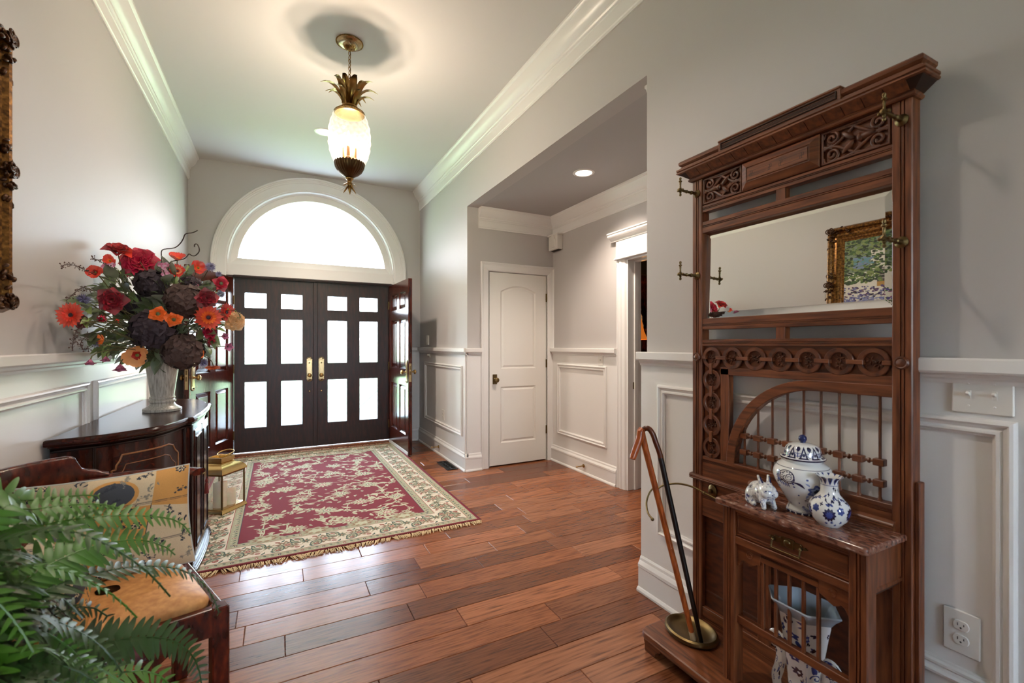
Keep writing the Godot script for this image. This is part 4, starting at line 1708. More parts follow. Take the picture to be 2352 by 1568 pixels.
# ---------------------------------------------------------------- blue and white porcelain
func porcelain(called: String, w: int, h: int, seed_: int, what: String) -> void:
	var white := Color(0.86, 0.865, 0.86)
	var deep := Color(0.085, 0.10, 0.26)
	var blue := Color(0.22, 0.28, 0.52)
	var wash := Color(0.50, 0.55, 0.72)
	var p := Painter.new(w, h, white, seed_)
	var rg := p.rg
	if what == "jar":
		# rows run from the foot up
		for i in 16:
			var c := Vector2((i + 0.5) * w / 16.0, h * 0.06)
			p.poly(PackedVector2Array([c + Vector2(-w / 34.0, h * 0.05), c + Vector2(0, -h * 0.045), c + Vector2(w / 34.0, h * 0.05)]), deep)
		p.rect(0, h * 0.118, w, h * 0.124, deep)
		for i in 3:
			var cx := w * (i + 0.42) / 3.0
			p.flower(Vector2(cx, h * 0.52), h * 0.125, 7, 0.28, blue, 0.4, 1.0)
			p.flower(Vector2(cx, h * 0.52), h * 0.085, 7, 0.30, wash, 0.4, 1.0)
			p.flower(Vector2(cx, h * 0.52), h * 0.045, 6, 0.30, deep, 0.1, 1.0)
			for k in 14:
				var a := rg.randf() * TAU
				p.leaf(Vector2(cx, h * 0.52) + Vector2(cos(a), sin(a)) * h * rg.randf_range(0.13, 0.17), h * 0.07, h * 0.012, a, wash, 0.4)
			for q in [[-0.17, 0.70, 1.0], [0.17, 0.70, -1.0], [0.02, 0.27, 1.0]]:
				var c := Vector2(cx + q[0] * w / 1.05, h * q[1])
				p.curl(c, h * 0.105, 0.6, 0.95 * q[2], h * 0.034, deep)
				p.curl(c, h * 0.100, 0.6, 0.95 * q[2], h * 0.018, white)
				for k in 7:
					var a: float = 0.7 + k * 0.42 * q[2]
					p.ellipse(c + Vector2(cos(a), sin(a)) * h * 0.082, 3, 3, deep)
				for k in 8:
					var a: float = -0.6 - k * 0.16 * q[2]
					p.leaf(c + Vector2(cos(a) * 1.2, sin(a)) * h * 0.125, h * 0.075, h * 0.008, a, blue, 0.5)
				p.leaf(c + Vector2(-0.12 * h * q[2], -0.10 * h), h * 0.17, h * 0.018, 0.5 * q[2], deep, 0.7)
		for k in 24:
			p.flower(Vector2(rg.randf() * w, h * rg.randf_range(0.16, 0.78)), h * 0.016, 5, 0.3, blue)
		p.rect(0, h * 0.845, w, h * 0.853, deep)
	elif what == "lid":
		p.rect(0, h * 0.08, w, h * 0.16, deep)
		for i in 10:
			var c := Vector2((i + 0.5) * w / 10.0, h * 0.42)
			p.poly(PackedVector2Array([c + Vector2(-w * 0.040, -h * 0.22), c + Vector2(0, h * 0.26), c + Vector2(w * 0.040, -h * 0.22)]), deep)
			p.poly(PackedVector2Array([c + Vector2(-w * 0.020, -h * 0.15), c + Vector2(0, h * 0.12), c + Vector2(w * 0.020, -h * 0.15)]), white)
			p.ellipse(c + Vector2(0, -h * 0.05), w * 0.012, h * 0.05, deep)
			var e := c + Vector2(w / 20.0, h * 0.16)
			p.ellipse(e, w * 0.020, h * 0.09, deep)
			p.stroke([e, e + Vector2(0, -h * 0.3)], 3, deep)
			p.curl(e + Vector2(w * 0.014, -h * 0.22), h * 0.07, 1.0, 1.0, 3, blue)
			p.curl(e + Vector2(-w * 0.014, -h * 0.22), h * 0.07, 2.0, -1.0, 3, blue)
	elif what == "bottle":
		p.rect(0, 0, w, h * 0.03, wash)
		for i in 5:
			var cx := (i + 0.35) * w / 5.0
			p.flower(Vector2(cx, h * 0.24), h * 0.085, 11, 0.22, deep, 0.3, 1.0)
			p.flower(Vector2(cx, h * 0.24), h * 0.05, 9, 0.30, blue, 0.3, 1.0)
			p.flower(Vector2(cx + w / 9.0, h * 0.30), h * 0.052, 6, 0.25, blue, 0.3, 1.0)
			var pts := []
			for k in 12:
				pts.append(Vector2(cx - w * 0.10 + k * w * 0.017, h * (0.42 + 0.05 * sin(k * 0.8))))
			p.stroke(pts, 2.5, deep)
			for k in 9:
				p.leaf(pts[k + 1] + Vector2(0, rg.randf_range(-10, 10)), h * 0.06, h * 0.014, rg.randf() * TAU, deep if k % 2 else blue, 0.3)
			for k in 5:
				p.flower(Vector2(cx + rg.randf_range(-0.1, 0.1) * w, h * rg.randf_range(0.36, 0.58)), h * 0.030, 4, 0.62, deep, rg.randf() * 3.0)
			for k in 4:
				p.flower(Vector2(cx + rg.randf_range(-0.1, 0.1) * w, h * rg.randf_range(0.07, 0.18)), h * 0.026, 5, 0.5, blue, rg.randf() * 3.0)
		p.rect(0, h * 0.605, w, h * 0.612, blue)
		for i in 12:
			var c := Vector2((i + 0.5) * w / 12.0, h * 0.70)
			p.leaf(c, h * 0.17, w * 0.030, PI / 2, blue, 0.0)
			p.leaf(c, h * 0.14, w * 0.016, PI / 2, deep, 0.0)
		p.rect(0, h * 0.905, w, h * 0.915, deep)
	else:
		for c in p.spread(46, w * 0.085, 0, 0, w, h):
			var t := rg.randf()
			var s := w * rg.randf_range(0.02, 0.05)
			if t < 0.4:
				p.flower(c, s * 1.3, rg.randi_range(5, 8), 0.35, deep if rg.randf() < 0.5 else blue, rg.randf() * 3.0)
				p.ellipse(c, s * 0.3, s * 0.3, white)
			elif t < 0.8:
				for k in 3:
					p.leaf(c + Vector2(rg.randf_range(-1, 1), rg.randf_range(-1, 1)) * s, s * 2.6, s * 0.5, rg.randf() * TAU, deep if rg.randf() < 0.5 else blue, rg.randf_range(-0.6, 0.6))
			else:
				p.curl(c, s * 1.3, rg.randf() * TAU, 1.1, s * 0.35, blue)
	printed(called, p, 0.08)
	M[called].clearcoat_enabled = true
	M[called].clearcoat = 0.6
	M[called].clearcoat_roughness = 0.04


# ---------------------------------------------------------------- pineapple pendant
func build_pendant() -> void:
	var o := thing("pendant_lamp", "brass pineapple pendant with quilted glass hanging by a chain from the ceiling", "pendant light", Vector3(0.432, CEIL, -3.24))
	var m := mk()
	m.lathe(v2([0.0, -0.044, 0.012, -0.044, 0.020, -0.040, 0.034, -0.037, 0.040, -0.026, 0.044, -0.022, 0.062, -0.020, 0.068, -0.016, 0.078, -0.012, 0.083, -0.006, 0.083, 0.0]), 40)
	put("canopy", m, "brass_pale", o)
	m = mk()
	for i in 52:
		var a := TAU * i / 52
		m.ball(Vector3(cos(a) * 0.085, -0.006, sin(a) * 0.085), Vector3(0.0048, 0.0048, 0.0048), 6)
	put("beaded_rim", m, "brass", o)
	m = mk()
	for i in 22:
		var a := TAU * i / 22
		m.tube([Vector3(cos(a) * 0.014, -0.046, sin(a) * 0.014), Vector3(cos(a) * 0.030, -0.042, sin(a) * 0.030), Vector3(cos(a) * 0.036, -0.032, sin(a) * 0.036)], 0.0036, 5)
	m.lathe(v2([0.0, -0.066, 0.008, -0.064, 0.010, -0.056, 0.006, -0.05, 0.012, -0.042]), 14)
	put("hub", m, "brass", o)
	# chain of oval links, each turned a quarter from the last
	var y := -0.066
	var link: MeshInstance3D = null
	for i in 10:
		var pts := []
		for k in 13:
			var a := TAU * k / 12
			pts.append(Vector3(cos(a) * 0.0085, sin(a) * 0.0155, 0))
		var xf := Transform3D(Basis(Vector3.UP, PI / 2 * (i % 2) + 0.6), Vector3(0, y - 0.0125 - i * 0.0255, 0))
		if link == null:
			m = mk()
			m.tube(pts, 0.0024, 6, 1.0, false)
			link = put("chain_link", m, "brass", o)
			link.transform = xf
		else:
			copy_part(link, "chain_link", o, xf)
	m = mk()
	m.tube([Vector3(0.003, -0.05, 0.003), Vector3(0.004, -0.2, -0.002), Vector3(0.0, -0.42, 0.0)], 0.0022, 6)
	put("cord", m, "bronze", o)
	# leaf crown
	var top := 2.862 - CEIL
	for ring in [[8, 0.185, 0.175, 0.020, 0.0], [7, 0.105, 0.232, 0.019, 0.4], [6, 0.15, 0.125, 0.015, 0.2], [5, 0.045, 0.20, 0.017, 0.1]]:
		for i in ring[0]:
			var a: float = TAU * (i + ring[4]) / ring[0] + R.randf_range(-0.1, 0.1)
			var rad := Vector3(cos(a), 0, sin(a))
			var tan := Vector3(-sin(a), 0, cos(a))
			var grid := []
			var reach: float = ring[1] * R.randf_range(0.88, 1.08)
			var high: float = ring[2] * R.randf_range(0.92, 1.06)
			for k in 10:
				var t := k / 9.0
				var c := rad * (0.035 + (reach - 0.035) * pow(t, 1.9)) + Vector3.UP * (top + high * sin(t * 1.62) - (0.03 * pow(t, 5) if ring[1] > 0.1 else 0.0))
				var w: float = ring[3] * (0.62 + 0.75 * sin(PI * minf(t * 0.9 + 0.08, 1.0))) * (1.0 - pow(t, 4) * 0.93)
				var n := rad.rotated(tan, 0.0)
				grid.append([c - tan * w + rad * w * 0.15, c - tan * w * 0.5 - rad * w * 0.18, c - rad * w * 0.42, c + tan * w * 0.5 - rad * w * 0.18, c + tan * w + rad * w * 0.15])
			m = mk()
			m.sheet(grid)
			var back := []
			for r in grid:
				var q := []
				for p in r:
					q.append(p - rad * 0.0022)
				back.append(q)
			m.sheet(back)
			put("leaf", m, "brass", o)
	m = mk()
	m.lathe(v2([0.03, 2.885, 0.052, 2.884, 0.055, 2.876, 0.050, 2.870, 0.062, 2.866, 0.066, 2.860, 0.088, 2.852, 0.096, 2.845, 0.097, 2.838, 0.093, 2.832, 0.095, 2.828, 0.090, 2.826, 0.03, 2.83]), 40, Transform3D(Basis(), Vector3(0, -CEIL, 0)))
	put("collar", m, "brass", o)
	m = mk()
	for i in 40:
		var a := TAU * i / 40
		m.ball(Vector3(cos(a) * 0.0965, 2.8395 - CEIL, sin(a) * 0.0965), Vector3(0.005, 0.004, 0.005), 6)
	put("collar_bead", m, "brass_old", o)
	# quilted glass: lozenges with a raised point each
	m = mk()
	var nn := 14
	var rows := 13
	var prof := func(t: float) -> Vector2:
		var yy := lerpf(2.834, 2.470, t)
		var s := (yy - 2.665) / 0.19
		var r := 0.1335 * sqrt(maxf(0.05, 1.0 - s * s * (0.62 if s > 0 else 0.66)))
		return Vector2(r, yy - CEIL)
	var pt := func(row: float, col: float, out: float) -> Vector3:
		var q: Vector2 = prof.call(clampf(row / rows, 0.0, 1.0))
		var a := TAU * col / nn
		return Vector3(cos(a) * (q.x + out), q.y, sin(a) * (q.x + out))
	for row in range(0, rows + 1):
		for c in nn:
			var off := 0.5 if row % 2 else 0.0
			var l: Vector3 = pt.call(row, c + off - 0.5, 0.0)
			var r: Vector3 = pt.call(row, c + off + 0.5, 0.0)
			var u: Vector3 = pt.call(row - 1.0, c + off, 0.0)
			var d: Vector3 = pt.call(row + 1.0, c + off, 0.0)
			var mid: Vector3 = pt.call(row, c + off, 0.0085)
			if row > 0:
				m.tri(u, mid, l)
				m.tri(r, mid, u)
			if row < rows:
				m.tri(l, mid, d)
				m.tri(d, mid, r)
	put("glass_shade", m, "shade_glass", o)
	# fluted cup and finial
	m = mk()
	var rings := []
	for q in [[0.094, 2.498], [0.096, 2.492], [0.090, 2.470], [0.076, 2.445], [0.055, 2.425], [0.034, 2.412], [0.024, 2.405]]:
		var ring := PackedVector3Array()
		for j in 96:
			var a := TAU * j / 96
			var f := 1.0 + 0.045 * absf(sin(a * 14.0))
			ring.append(Vector3(cos(a) * q[0] * f, q[1] - CEIL + (0.008 * absf(sin(a * 14.0)) if q[1] > 2.485 else 0.0), sin(a) * q[0] * f))
		rings.append(ring)
	m.loft(rings, true, false, true, 1.0)
	put("cup", m, "bronze", o)
	m = mk()
	m.lathe(v2([0.0, 2.402, 0.022, 2.406, 0.026, 2.400, 0.026, 2.394, 0.018, 2.388, 0.013, 2.378, 0.016, 2.368, 0.014, 2.355, 0.010, 2.345, 0.012, 2.335, 0.008, 2.320, 0.005, 2.305, 0.0, 2.302]), 18, Transform3D(Basis(), Vector3(0, -CEIL, 0)))
	put("finial", m, "brass", o)
	for i in 14:
		var a := TAU * i / 7.0 + (0.4 if i >= 7 else 0.0)
		var y0 := (2.372 if i < 7 else 2.352) - CEIL
		var ln := 0.036 if i < 7 else 0.044
		var d := Vector3(cos(a), 0, sin(a))
		var tan := Vector3(-sin(a), 0, cos(a))
		m = mk()
		var grid := []
		for k in 6:
			var t := k / 5.0
			var c := d * (0.010 + ln * t) + Vector3.UP * (y0 - 0.034 * t + (0.012 * t * t if i < 7 else -0.012 * t))
			var w := 0.008 * sin(PI * clampf(t * 0.85 + 0.12, 0, 1))
			grid.append([c - tan * w, c + Vector3.UP * w * 0.4, c + tan * w])
		m.sheet(grid)
		put("finial_leaf", m, "brass", o)
	# candle cluster
	for i in 4:
		var a := TAU * i / 4.0 + 0.35
		var c := Vector3(cos(a) * 0.034, 0, sin(a) * 0.034)
		m = mk()
		m.lathe(v2([0.013, 2.50, 0.016, 2.505, 0.016, 2.53, 0.011, 2.535, 0.011, 2.60, 0.009, 2.605]), 14, Transform3D(Basis(), c + Vector3(0, -CEIL, 0)))
		put("candle_sleeve", m, "candle_sleeve", o)
		m = mk()
		m.lathe(v2([0.006, 2.603, 0.010, 2.612, 0.0165, 2.635, 0.0155, 2.655, 0.009, 2.685, 0.003, 2.705, 0.0, 2.708]), 14, Transform3D(Basis(), c + Vector3(0, -CEIL, 0)), 2.0)
		put("bulb", m, "bulb", o)
		var l := OmniLight3D.new()
		l.name = "light"
		l.position = c + Vector3(0, 2.645 - CEIL, 0)
		l.light_color = Color(1.0, 0.91, 0.80)
		l.light_energy = PEND_E
		l.light_size = 0.008
		l.omni_range = 12.0
		l.omni_attenuation = 2.0
		l.shadow_enabled = true
		o.add_child(l)


const PEND_E := 0.24


# ---------------------------------------------------------------- Victorian hall stand
# its own axes: x along the wall from the end by the side hall, y up, z out from the wall
const TREE := Vector3(1.615, 0, -1.411)
const REED := [0.0, -0.045, 0.050, -0.045, 0.050, -0.003, 0.047, 0.0, 0.0335, 0.0, 0.0325, -0.004, 0.030, -0.004, 0.029, 0.0, 0.0245, 0.0, 0.0235, -0.004, 0.021, -0.004, 0.020, 0.0, 0.003, 0.0, 0.0, -0.003]


func tree_rail(o: Node, called: String, x0: float, x1: float, y0: float, y1: float, z1: float, grooves: Array, mat := "tree_h", z0 := -0.038) -> void:
	# a rail along x with fine grooves at the heights given (fractions of its height)
	var p := [Vector2(y0, z0), Vector2(y0, z1 - 0.0015), Vector2(y0 + 0.0015, z1)]
	for g in grooves:
		var y := lerpf(y0, y1, g)
		p.append_array([Vector2(y - 0.0022, z1), Vector2(y - 0.0016, z1 - 0.0035), Vector2(y + 0.0006, z1 - 0.0035), Vector2(y + 0.0012, z1)])
	p.append_array([Vector2(y1 - 0.0015, z1), Vector2(y1, z1 - 0.0015), Vector2(y1, z0)])
	var m := mk()
	m.bar(p, Vector3(x0, 0, 0), Vector3(x1, 0, 0), Vector3.UP, Vector3.BACK)
	put(called, m, mat, o)


func spiral(c: Vector2, r: float, a0: float, turns: float, z: float, n := 22) -> Array:
	var out := []
	for i in n + 1:
		var t := float(i) / n
		var a := a0 + turns * TAU * t
		var rr := r * (1.0 - 0.80 * t)
		out.append(Vector3(c.x + rr * cos(a), c.y + rr * sin(a), z))
	return out


func carved_panel(o: Node, x0: float, x1: float, y0: float, y1: float, face: float, flip: float) -> void:
	var w := x1 - x0
	var h := y1 - y0
	var c := Vector2((x0 + x1) / 2, (y0 + y1) / 2)
	var m := mk()
	m.box(Vector3(x0, y0, -0.035), Vector3(x1, y1, face - 0.012))
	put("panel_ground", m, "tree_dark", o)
	m = mk()
	m.frame(w, h, v2([0, -0.013, 0, -0.002, 0.0015, 0.0, 0.005, 0.0, 0.0065, -0.002, 0.0065, -0.013]), Transform3D(Basis(), Vector3(x0, y0, face)))
	# four scrolls and the strapwork between them
	var z := face - 0.006
	for sx in [-1.0, 1.0]:
		for sy in [-1.0, 1.0]:
			var q := c + Vector2(sx * w * 0.335, sy * h * 0.25)
			var a0: float = PI / 2 * sy - sx * sy * 0.2
			var pts := spiral(q, h * 0.20, a0, 1.35 * sx * sy, z)
			var pre := [Vector3(c.x + sx * w * 0.02, c.y + sy * h * 0.40, z), Vector3(c.x + sx * w * 0.16, c.y + sy * h * 0.44, z)]
			var path := curve_pts([pre[0], pre[1], pts[0]], 5)
			path.append_array(pts.slice(1))
			m.tube(path, 0.0046, 6, 1.15)
			m.tube(curve_pts([Vector3(c.x - sx * w * 0.05, c.y + sy * h * 0.46, z), Vector3(c.x + sx * w * 0.12, c.y + sy * h * 0.22, z), Vector3(c.x + sx * w * 0.30, c.y + sy * h * 0.02, z), Vector3(c.x + sx * w * 0.47, c.y + sy * h * 0.03, z)], 6), 0.0048, 6, 1.1)
			m.tube(curve_pts([Vector3(c.x + sx * w * 0.46, c.y + sy * h * 0.06, z), Vector3(c.x + sx * w * 0.40, c.y + sy * h * 0.02, z), Vector3(c.x + sx * w * 0.33, c.y + sy * h * 0.06, z)], 5), 0.004, 6)
			m.tube([Vector3(c.x + sx * w * 0.44, c.y + sy * h * 0.47, z), Vector3(c.x + sx * w * 0.47, c.y + sy * h * 0.30, z)], 0.0035, 5)
	put("scrollwork", m, "tree_carved", o)
	m = mk()
	# the flower: a bud with a collar and two leaves spread from its foot
	var d := flip
	m.ball(Vector3(c.x - d * w * 0.18, c.y, face - 0.006), Vector3(w * 0.15, h * 0.10, 0.010), 12)
	m.ball(Vector3(c.x - d * w * 0.08, c.y, face - 0.006), Vector3(w * 0.05, h * 0.13, 0.012), 12)
	for s in [-1.0, 1.0]:
		m.ball(Vector3.ZERO, Vector3(w * 0.13, h * 0.085, 0.010), 12, Transform3D(Basis(Vector3.BACK, s * 0.75 * d), Vector3(c.x + d * w * 0.09, c.y + s * h * 0.17, face - 0.006)))
	put("carved_flower", m, "tree_carved", o)


func rosette(o: Node, c: Vector2, r: float, z: float, seed_: int) -> void:
	var m := mk()
	var rings := []
	for q in [[1.0, -0.013], [1.0, -0.002], [0.96, 0.0], [0.70, 0.0], [0.66, -0.003], [0.66, -0.011]]:
		var ring := PackedVector3Array()
		for j in 36:
			var a := TAU * j / 36
			ring.append(Vector3(c.x + cos(a) * r * q[0], c.y + sin(a) * r * q[0], z + q[1]))
		rings.append(ring)
	m.loft(rings, true, false, true, 0.5)
	var rg := RandomNumberGenerator.new()
	rg.seed = seed_
	var turn := rg.randf() * TAU
	var dir := Vector2(cos(turn), sin(turn))
	m.tube([Vector3(c.x - dir.x * r * 0.6, c.y - dir.y * r * 0.6, z - 0.009), Vector3(c.x + dir.x * r * 0.6, c.y + dir.y * r * 0.6, z - 0.009)], 0.0016, 5)
	for s in [-1.0, 1.0]:
		var cc: Vector2 = c + dir.orthogonal() * s * r * 0.22 + dir * s * r * 0.16
		for i in 5:
			var a := turn + TAU * i / 5.0
			m.ball(Vector3.ZERO, Vector3(r * 0.135, r * 0.062, 0.0045), 8, Transform3D(Basis(Vector3.BACK, a), Vector3(cc.x + cos(a) * r * 0.2, cc.y + sin(a) * r * 0.2, z - 0.010)))
	put("rosette", m, "tree_carved", o)


func coat_hook(o: Node, x: float, y: float, lean: float) -> void:
	var m := mk()
	var out := Transform3D(Basis(Vector3.RIGHT, PI / 2), Vector3(x, y, 0))
	m.lathe(v2([0.017, 0.0, 0.017, 0.003, 0.012, 0.007, 0.008, 0.010, 0.006, 0.020, 0.0055, 0.030, 0.0085, 0.033, 0.0085, 0.037, 0.0055, 0.040, 0.005, 0.060, 0.0075, 0.063, 0.0055, 0.067, 0.0048, 0.100, 0.008, 0.104, 0.006, 0.112, 0.0, 0.114]), 14, out)
	var tip := Vector3(x, y, 0.100)
	var up := Transform3D(Basis(Vector3.BACK, lean), tip)
	m.lathe(v2([0.0, -0.026, 0.004, -0.024, 0.0055, -0.019, 0.003, -0.015, 0.005, -0.010, 0.0035, -0.004, 0.0065, 0.004, 0.004, 0.010, 0.0032, 0.022, 0.0045, 0.028, 0.003, 0.032, 0.007, 0.036, 0.007, 0.039, 0.003, 0.042, 0.0055, 0.048, 0.0045, 0.053, 0.0, 0.056]), 12, up)
	m.ball(Vector3(x - 0.012, y + 0.0, 0.100), Vector3(0.005, 0.005, 0.005), 8)
	m.ball(Vector3(x + 0.012, y + 0.0, 0.100), Vector3(0.005, 0.005, 0.005), 8)
	m.tube([Vector3(x - 0.012, y, 0.100), Vector3(x + 0.012, y, 0.100)], 0.003, 6)
	put("coat_hook", m, "brass_old", o)


func build_hall_tree() -> void:
	var o := thing("hall_stand", "tall carved walnut hall stand with mirror, marble shelf and brass coat hooks", "hall stand", TREE, -PI / 2)
	var m := mk()
	# stiles
	for x in [0.0, 0.728]:
		m = mk()
		m.bar(v2(REED), Vector3(x, 0.085, 0), Vector3(x, 1.992, 0), Vector3.RIGHT, Vector3.BACK, 0.3)
		put("stile", m, "tree_v", o)
	# rails, from the top down
	tree_rail(o, "rail", 0.05, 0.728, 1.840, 1.870, -0.004, [0.45, 0.62])
	tree_rail(o, "rail", 0.05, 0.728, 1.752, 1.800, -0.004, [0.52, 0.64])
	tree_rail(o, "rail", 0.05, 0.728, 1.339, 1.386, -0.004, [0.35, 0.47])
	tree_rail(o, "rail", 0.05, 0.728, 1.270, 1.297, -0.004, [0.4, 0.6])
	for y in [[1.798, 1.842], [1.295, 1.341]]:
		m = mk()
		m.box(Vector3(0.372, y[0], -0.036), Vector3(0.406, y[1], -0.006), 0.001)
		put("slot_post", m, "tree_v", o)
	# frieze: ground, carved ends, raised centre
	m = mk()
	m.box(Vector3(0.05, 1.868, -0.038), Vector3(0.728, 1.992, -0.014))
	put("frieze_board", m, "tree_h", o)
	carved_panel(o, 0.054, 0.236, 1.873, 1.980, -0.003, 1.0)
	carved_panel(o, 0.530, 0.724, 1.873, 1.980, -0.003, -1.0)
	m = mk()
	var rings := []
	for q in [[0.0, -0.014], [0.0, 0.000], [0.0035, 0.003], [0.026, 0.014], [0.028, 0.011], [0.031, 0.011], [0.033, 0.014]]:
		var ring := PackedVector3Array()
		for v in [Vector2(0.240 + q[0], 1.872 + q[0]), Vector2(0.527 - q[0], 1.872 + q[0]), Vector2(0.527 - q[0], 1.981 - q[0]), Vector2(0.240 + q[0], 1.981 - q[0])]:
			ring.append(Vector3(v.x, v.y, q[1]))
		rings.append(ring)
	m.loft(rings, true, false, true, 0.15)
	put("raised_panel", m, "tree_h", o)
	m = mk()
	for x in [0.288, 0.362, 0.402, 0.476]:          # incised key figures and the lines that tie them
		for k in 3:
			var y := 1.9265 + (k - 1) * 0.0095
			m.box(Vector3(x - 0.006, y - 0.0007, 0.0138), Vector3(x + 0.006, y + 0.0007, 0.0144))
		for s in [-0.006, 0.0, 0.006]:
			m.box(Vector3(x + s - 0.0006, 1.917 if s <= 0.0 else 1.926, 0.0138), Vector3(x + s + 0.0006, 1.936 if s >= 0.0 else 1.927, 0.0144))
	for seg in [[0.294, 0.356], [0.408, 0.470]]:
		for y in [1.917, 1.936]:
			m.box(Vector3(seg[0], y - 0.0006, 0.0138), Vector3(seg[1], y + 0.0006, 0.0143))
	put("incised_line", m, "tree_dark", o)
	# cornice
	var outl := func(a: float, zf: float) -> PackedVector3Array:
		return PackedVector3Array([Vector3(-a, 0, -0.045), Vector3(-a, 0, zf), Vector3(0.778 + a, 0, zf), Vector3(0.778 + a, 0, -0.045)])
	var lay := func(levels: Array) -> Mesher:
		var mm := mk()
		var rr := []
		for q in levels:
			var ring := PackedVector3Array()
			for p in outl.call(q[0], q[1]):
				ring.append(p + Vector3.UP * q[2])
			rr.append(ring)
		mm.loft(rr, true, true, true, 0.3)
		return mm
	put("cornice_base", lay.call([[0.006, 0.008, 1.985], [0.010, 0.012, 1.988], [0.012, 0.014, 1.994], [0.007, 0.009, 1.998], [0.010, 0.012, 2.002]]), "tree_h", o)
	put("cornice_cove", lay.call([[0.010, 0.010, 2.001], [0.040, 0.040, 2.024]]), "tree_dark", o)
	for i in 14:                                        # slanted blocks along the cove
		var xa := 0.778 / 14.0 * i + 0.0012
		var xb := 0.778 / 14.0 * (i + 1) - 0.0012
		var f0 := (xa - 0.389) * 0.028
		var f1 := (xb - 0.389) * 0.028
		var sp := 0.09
		m = mk()
		m.loft([PackedVector3Array([Vector3(xa, 2.0015, -0.005), Vector3(xb, 2.0015, -0.005), Vector3(xb, 2.0015, 0.015), Vector3(xa, 2.0015, 0.015)]), PackedVector3Array([Vector3(xa + f0 * sp, 2.0235, -0.005), Vector3(xb + f1 * sp, 2.0235, -0.005), Vector3(xb + f1 * sp, 2.0235, 0.0445), Vector3(xa + f0 * sp, 2.0235, 0.0445)])], true, true, true, 0.3)
		put("cornice_block", m, "tree_v", o)
	put("cornice_lip", lay.call([[0.043, 0.043, 2.023], [0.047, 0.047, 2.026], [0.047, 0.047, 2.031], [0.043, 0.043, 2.034], [0.047, 0.047, 2.037], [0.047, 0.047, 2.044], [0.036, 0.036, 2.047]]), "tree_h", o)
	put("cornice_crest", lay.call([[0.034, 0.034, 2.046], [0.034, 0.034, 2.054], [0.030, 0.030, 2.056], [0.034, 0.034, 2.058], [0.040, 0.040, 2.064], [0.041, 0.041, 2.074], [0.036, 0.036, 2.080]]), "tree_h", o)
	m = mk()
	m.box(Vector3(0.166, 2.045, -0.04), Vector3(0.612, 2.084, 0.043), 0.0015)
	m.box(Vector3(0.164, 2.082, -0.04), Vector3(0.614, 2.091, 0.047), 0.003)
	put("crest_block", m, "tree_h", o)
	m = mk()
	m.frame(0.424, 0.026, v2([0, -0.002, 0, 0.003, 0.002, 0.0045, 0.004, 0.003, 0.005, -0.002]), Transform3D(Basis(), Vector3(0.177, 2.052, 0.043)))
	for y in [2.061, 2.065, 2.069]:
		m.tube([Vector3(0.183, y, 0.0432), Vector3(0.595, y, 0.0432)], 0.0014, 6)
	put("crest_reeding", m, "tree_dark", o)
	# mirror, bevelled all round, leaning back a little
	m = mk()
	m.box(Vector3(0.045, 1.382, -0.044), Vector3(0.733, 1.756, -0.036))
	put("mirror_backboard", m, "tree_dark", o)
	m = mk()
	var lean := 0.021
	var mp := func(x: float, y: float, z: float) -> Vector3:
		return Vector3(x, y, -0.018 + z - (y - 1.386) * lean)
	var oo := [mp.call(0.05, 1.386, -0.003), mp.call(0.728, 1.386, -0.003), mp.call(0.728, 1.752, -0.003), mp.call(0.05, 1.752, -0.003)]
	var b := 0.026
	var ii := [mp.call(0.05 + b, 1.386 + b, 0.0), mp.call(0.728 - b, 1.386 + b, 0.0), mp.call(0.728 - b, 1.752 - b, 0.0), mp.call(0.05 + b, 1.752 - b, 0.0)]
	for i in 4:
		m.quad(oo[i], oo[(i + 1) % 4], ii[(i + 1) % 4], ii[i])
	m.quad(ii[0], ii[1], ii[2], ii[3])
	put("mirror", m, "mirror", o)
	# chain of rosettes
	m = mk()
	m.box(Vector3(0.05, 1.170, -0.036), Vector3(0.728, 1.272, -0.017))
	put("chain_board", m, "tree_h", o)
	m = mk()
	m.box(Vector3(0.05, 0.798, -0.036), Vector3(0.140, 1.172, -0.017))
	put("chain_board", m, "tree_v", o)
	for i in 7:
		rosette(o, Vector2(0.094 + 0.0975 * i, 1.2205), 0.0445, -0.004, 60 + i)
	for i in 4:
		rosette(o, Vector2(0.094, 1.1265 - 0.095 * i), 0.0435, -0.004, 80 + i)
	for i in 8:
		m = mk()
		var xc := 0.094 + 0.0975 * (i - 0.5)
		var xa := maxf(xc - 0.024, 0.051)
		var xb := minf(xc + 0.024, 0.727)
		m.box(Vector3(xa, 1.2135, -0.018), Vector3(xb, 1.2275, 0.002), 0.0015)
		put("chain_link", m, "tree_h", o)
	for i in 5:
		m = mk()
		var yc := 1.174 - 0.095 * i
		m.box(Vector3(0.087, maxf(yc - 0.022, 0.801), -0.018), Vector3(0.101, yc + 0.022, 0.002), 0.0015)
		put("chain_link", m, "tree_v", o)
	# inner frame
	tree_rail(o, "inner_rail", 0.137, 0.728, 1.152, 1.181, -0.006, [])
	m = mk()
	m.box(Vector3(0.137, 0.798, -0.036), Vector3(0.176, 1.178, -0.006), 0.0015)
	put("inner_stile", m, "tree_v", o)
	# arch
	var outer := []
	var inner := []
	for i in 25:
		var t := PI - PI / 2 * i / 24.0
		outer.append(Vector2(0.510 + 0.345 * cos(t), 0.798 + 0.356 * sin(t)))
		inner.append(Vector2(0.510 + 0.308 * cos(t), 0.798 + 0.320 * sin(t)))
	outer.append(Vector2(0.728, 1.154))
	inner.append(Vector2(0.728, 1.118))
	rings = []
